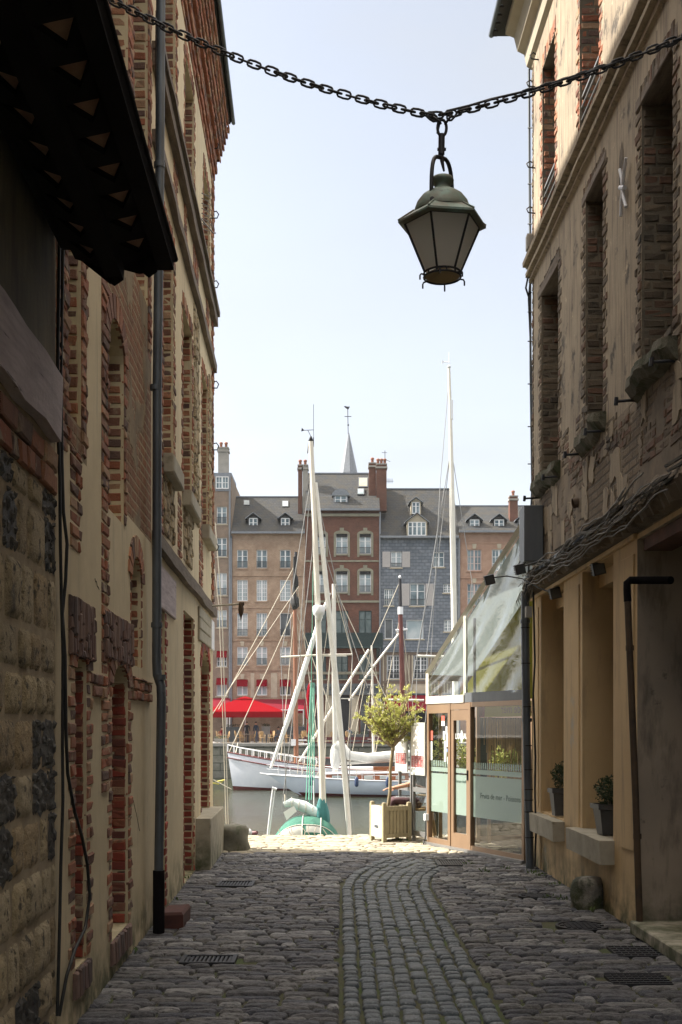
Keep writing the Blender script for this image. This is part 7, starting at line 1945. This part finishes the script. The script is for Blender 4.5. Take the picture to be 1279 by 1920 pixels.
# added bright sky layer overhead, out of view, to fill the shaded alley
tc = nt.nodes.new('ShaderNodeTexCoord'); sx_ = nt.nodes.new('ShaderNodeSeparateXYZ'); nt.links.new(tc.outputs['Generated'], sx_.inputs[0])
mr = nt.nodes.new('ShaderNodeMapRange'); mr.interpolation_type = 'SMOOTHSTEP'; mr.inputs['From Min'].default_value = .56; mr.inputs['From Max'].default_value = .80
nt.links.new(sx_.outputs[2], mr.inputs['Value'])
nz = nt.nodes.new('ShaderNodeTexNoise'); nz.inputs['Scale'].default_value = 3; nz.inputs['Detail'].default_value = 6; nt.links.new(tc.outputs['Generated'], nz.inputs['Vector'])
m1 = nt.nodes.new('ShaderNodeMath'); m1.operation = 'MULTIPLY_ADD'; m1.inputs[1].default_value = .8; m1.inputs[2].default_value = .45; nt.links.new(nz.outputs['Fac'], m1.inputs[0])
m2_ = nt.nodes.new('ShaderNodeMath'); m2_.operation = 'MULTIPLY'; m2_.use_clamp = True; nt.links.new(mr.outputs[0], m2_.inputs[0]); nt.links.new(m1.outputs[0], m2_.inputs[1])
mx = nt.nodes.new('ShaderNodeMix'); mx.data_type = 'RGBA'; mx.inputs[7].default_value = (14.0,12.9,11.3,1)
nt.links.new(m2_.outputs[0], mx.inputs[0]); mpw = nt.nodes.new('ShaderNodeMapping'); mpw.inputs['Scale'].default_value = (1.5,1.5,5); nt.links.new(tc.outputs['Generated'], mpw.inputs[0])
nw = nt.nodes.new('ShaderNodeTexNoise'); nw.inputs['Scale'].default_value = 1.6; nw.inputs['Detail'].default_value = 7; nw.inputs['Distortion'].default_value = .6; nt.links.new(mpw.outputs[0], nw.inputs['Vector'])
rw = nt.nodes.new('ShaderNodeMapRange'); rw.inputs['From Min'].default_value = .40; rw.inputs['From Max'].default_value = .75; rw.inputs['To Max'].default_value = .55; nt.links.new(nw.outputs['Fac'], rw.inputs['Value'])
mw_ = nt.nodes.new('ShaderNodeMix'); mw_.data_type = 'RGBA'; mw_.inputs[7].default_value = (2.75,2.85,3.0,1); nt.links.new(rw.outputs[0], mw_.inputs[0]); nt.links.new(hs.outputs[0], mw_.inputs[6])
nt.links.new(mw_.outputs[2], mx.inputs[6]); nt.links.new(mx.outputs[2], bg.inputs['Color'])
hz_ = MB(); hz_.box(-220, 220, -25, 230, -7, 46)
mh = bpy.data.materials.new('harbour haze'); mh.use_nodes = True; ht_ = mh.node_tree
for n_ in list(ht_.nodes):
    if n_.type == 'BSDF_PRINCIPLED': ht_.nodes.remove(n_)
pv = ht_.nodes.new('ShaderNodeVolumePrincipled'); pv.inputs['Color'].default_value = (.93,.96,1,1); pv.inputs['Density'].default_value = .00013; pv.inputs['Anisotropy'].default_value = .2
ht_.links.new(pv.outputs[0], ht_.nodes['Material Output'].inputs['Volume'])
tag(hz_.build('haze', mh), kind='stuff')
cam = bpy.data.cameras.new('camera'); co = bpy.data.objects.new('camera', cam); COL.objects.link(co)
co.location = (0,0,EYE); co.rotation_euler = (R(90),0,0)
cam.sensor_fit = 'VERTICAL'; cam.sensor_height = 36; cam.lens = 36*F*K/1920
cam.shift_y = (1365-960)/1920.0; cam.shift_x = -(640-639.5)/1920
cam.clip_start = .05; cam.clip_end = 2000
sc.camera = co
vs_ = sc.view_settings; vs_.view_transform = 'Standard'; vs_.look = 'None'; vs_.exposure = 1.22; vs_.gamma = 1
for o in list(bpy.data.objects):     # report helper: none left unnamed
    if o.type == 'MESH' and len(o.data.polygons) == 0: bpy.data.objects.remove(o)
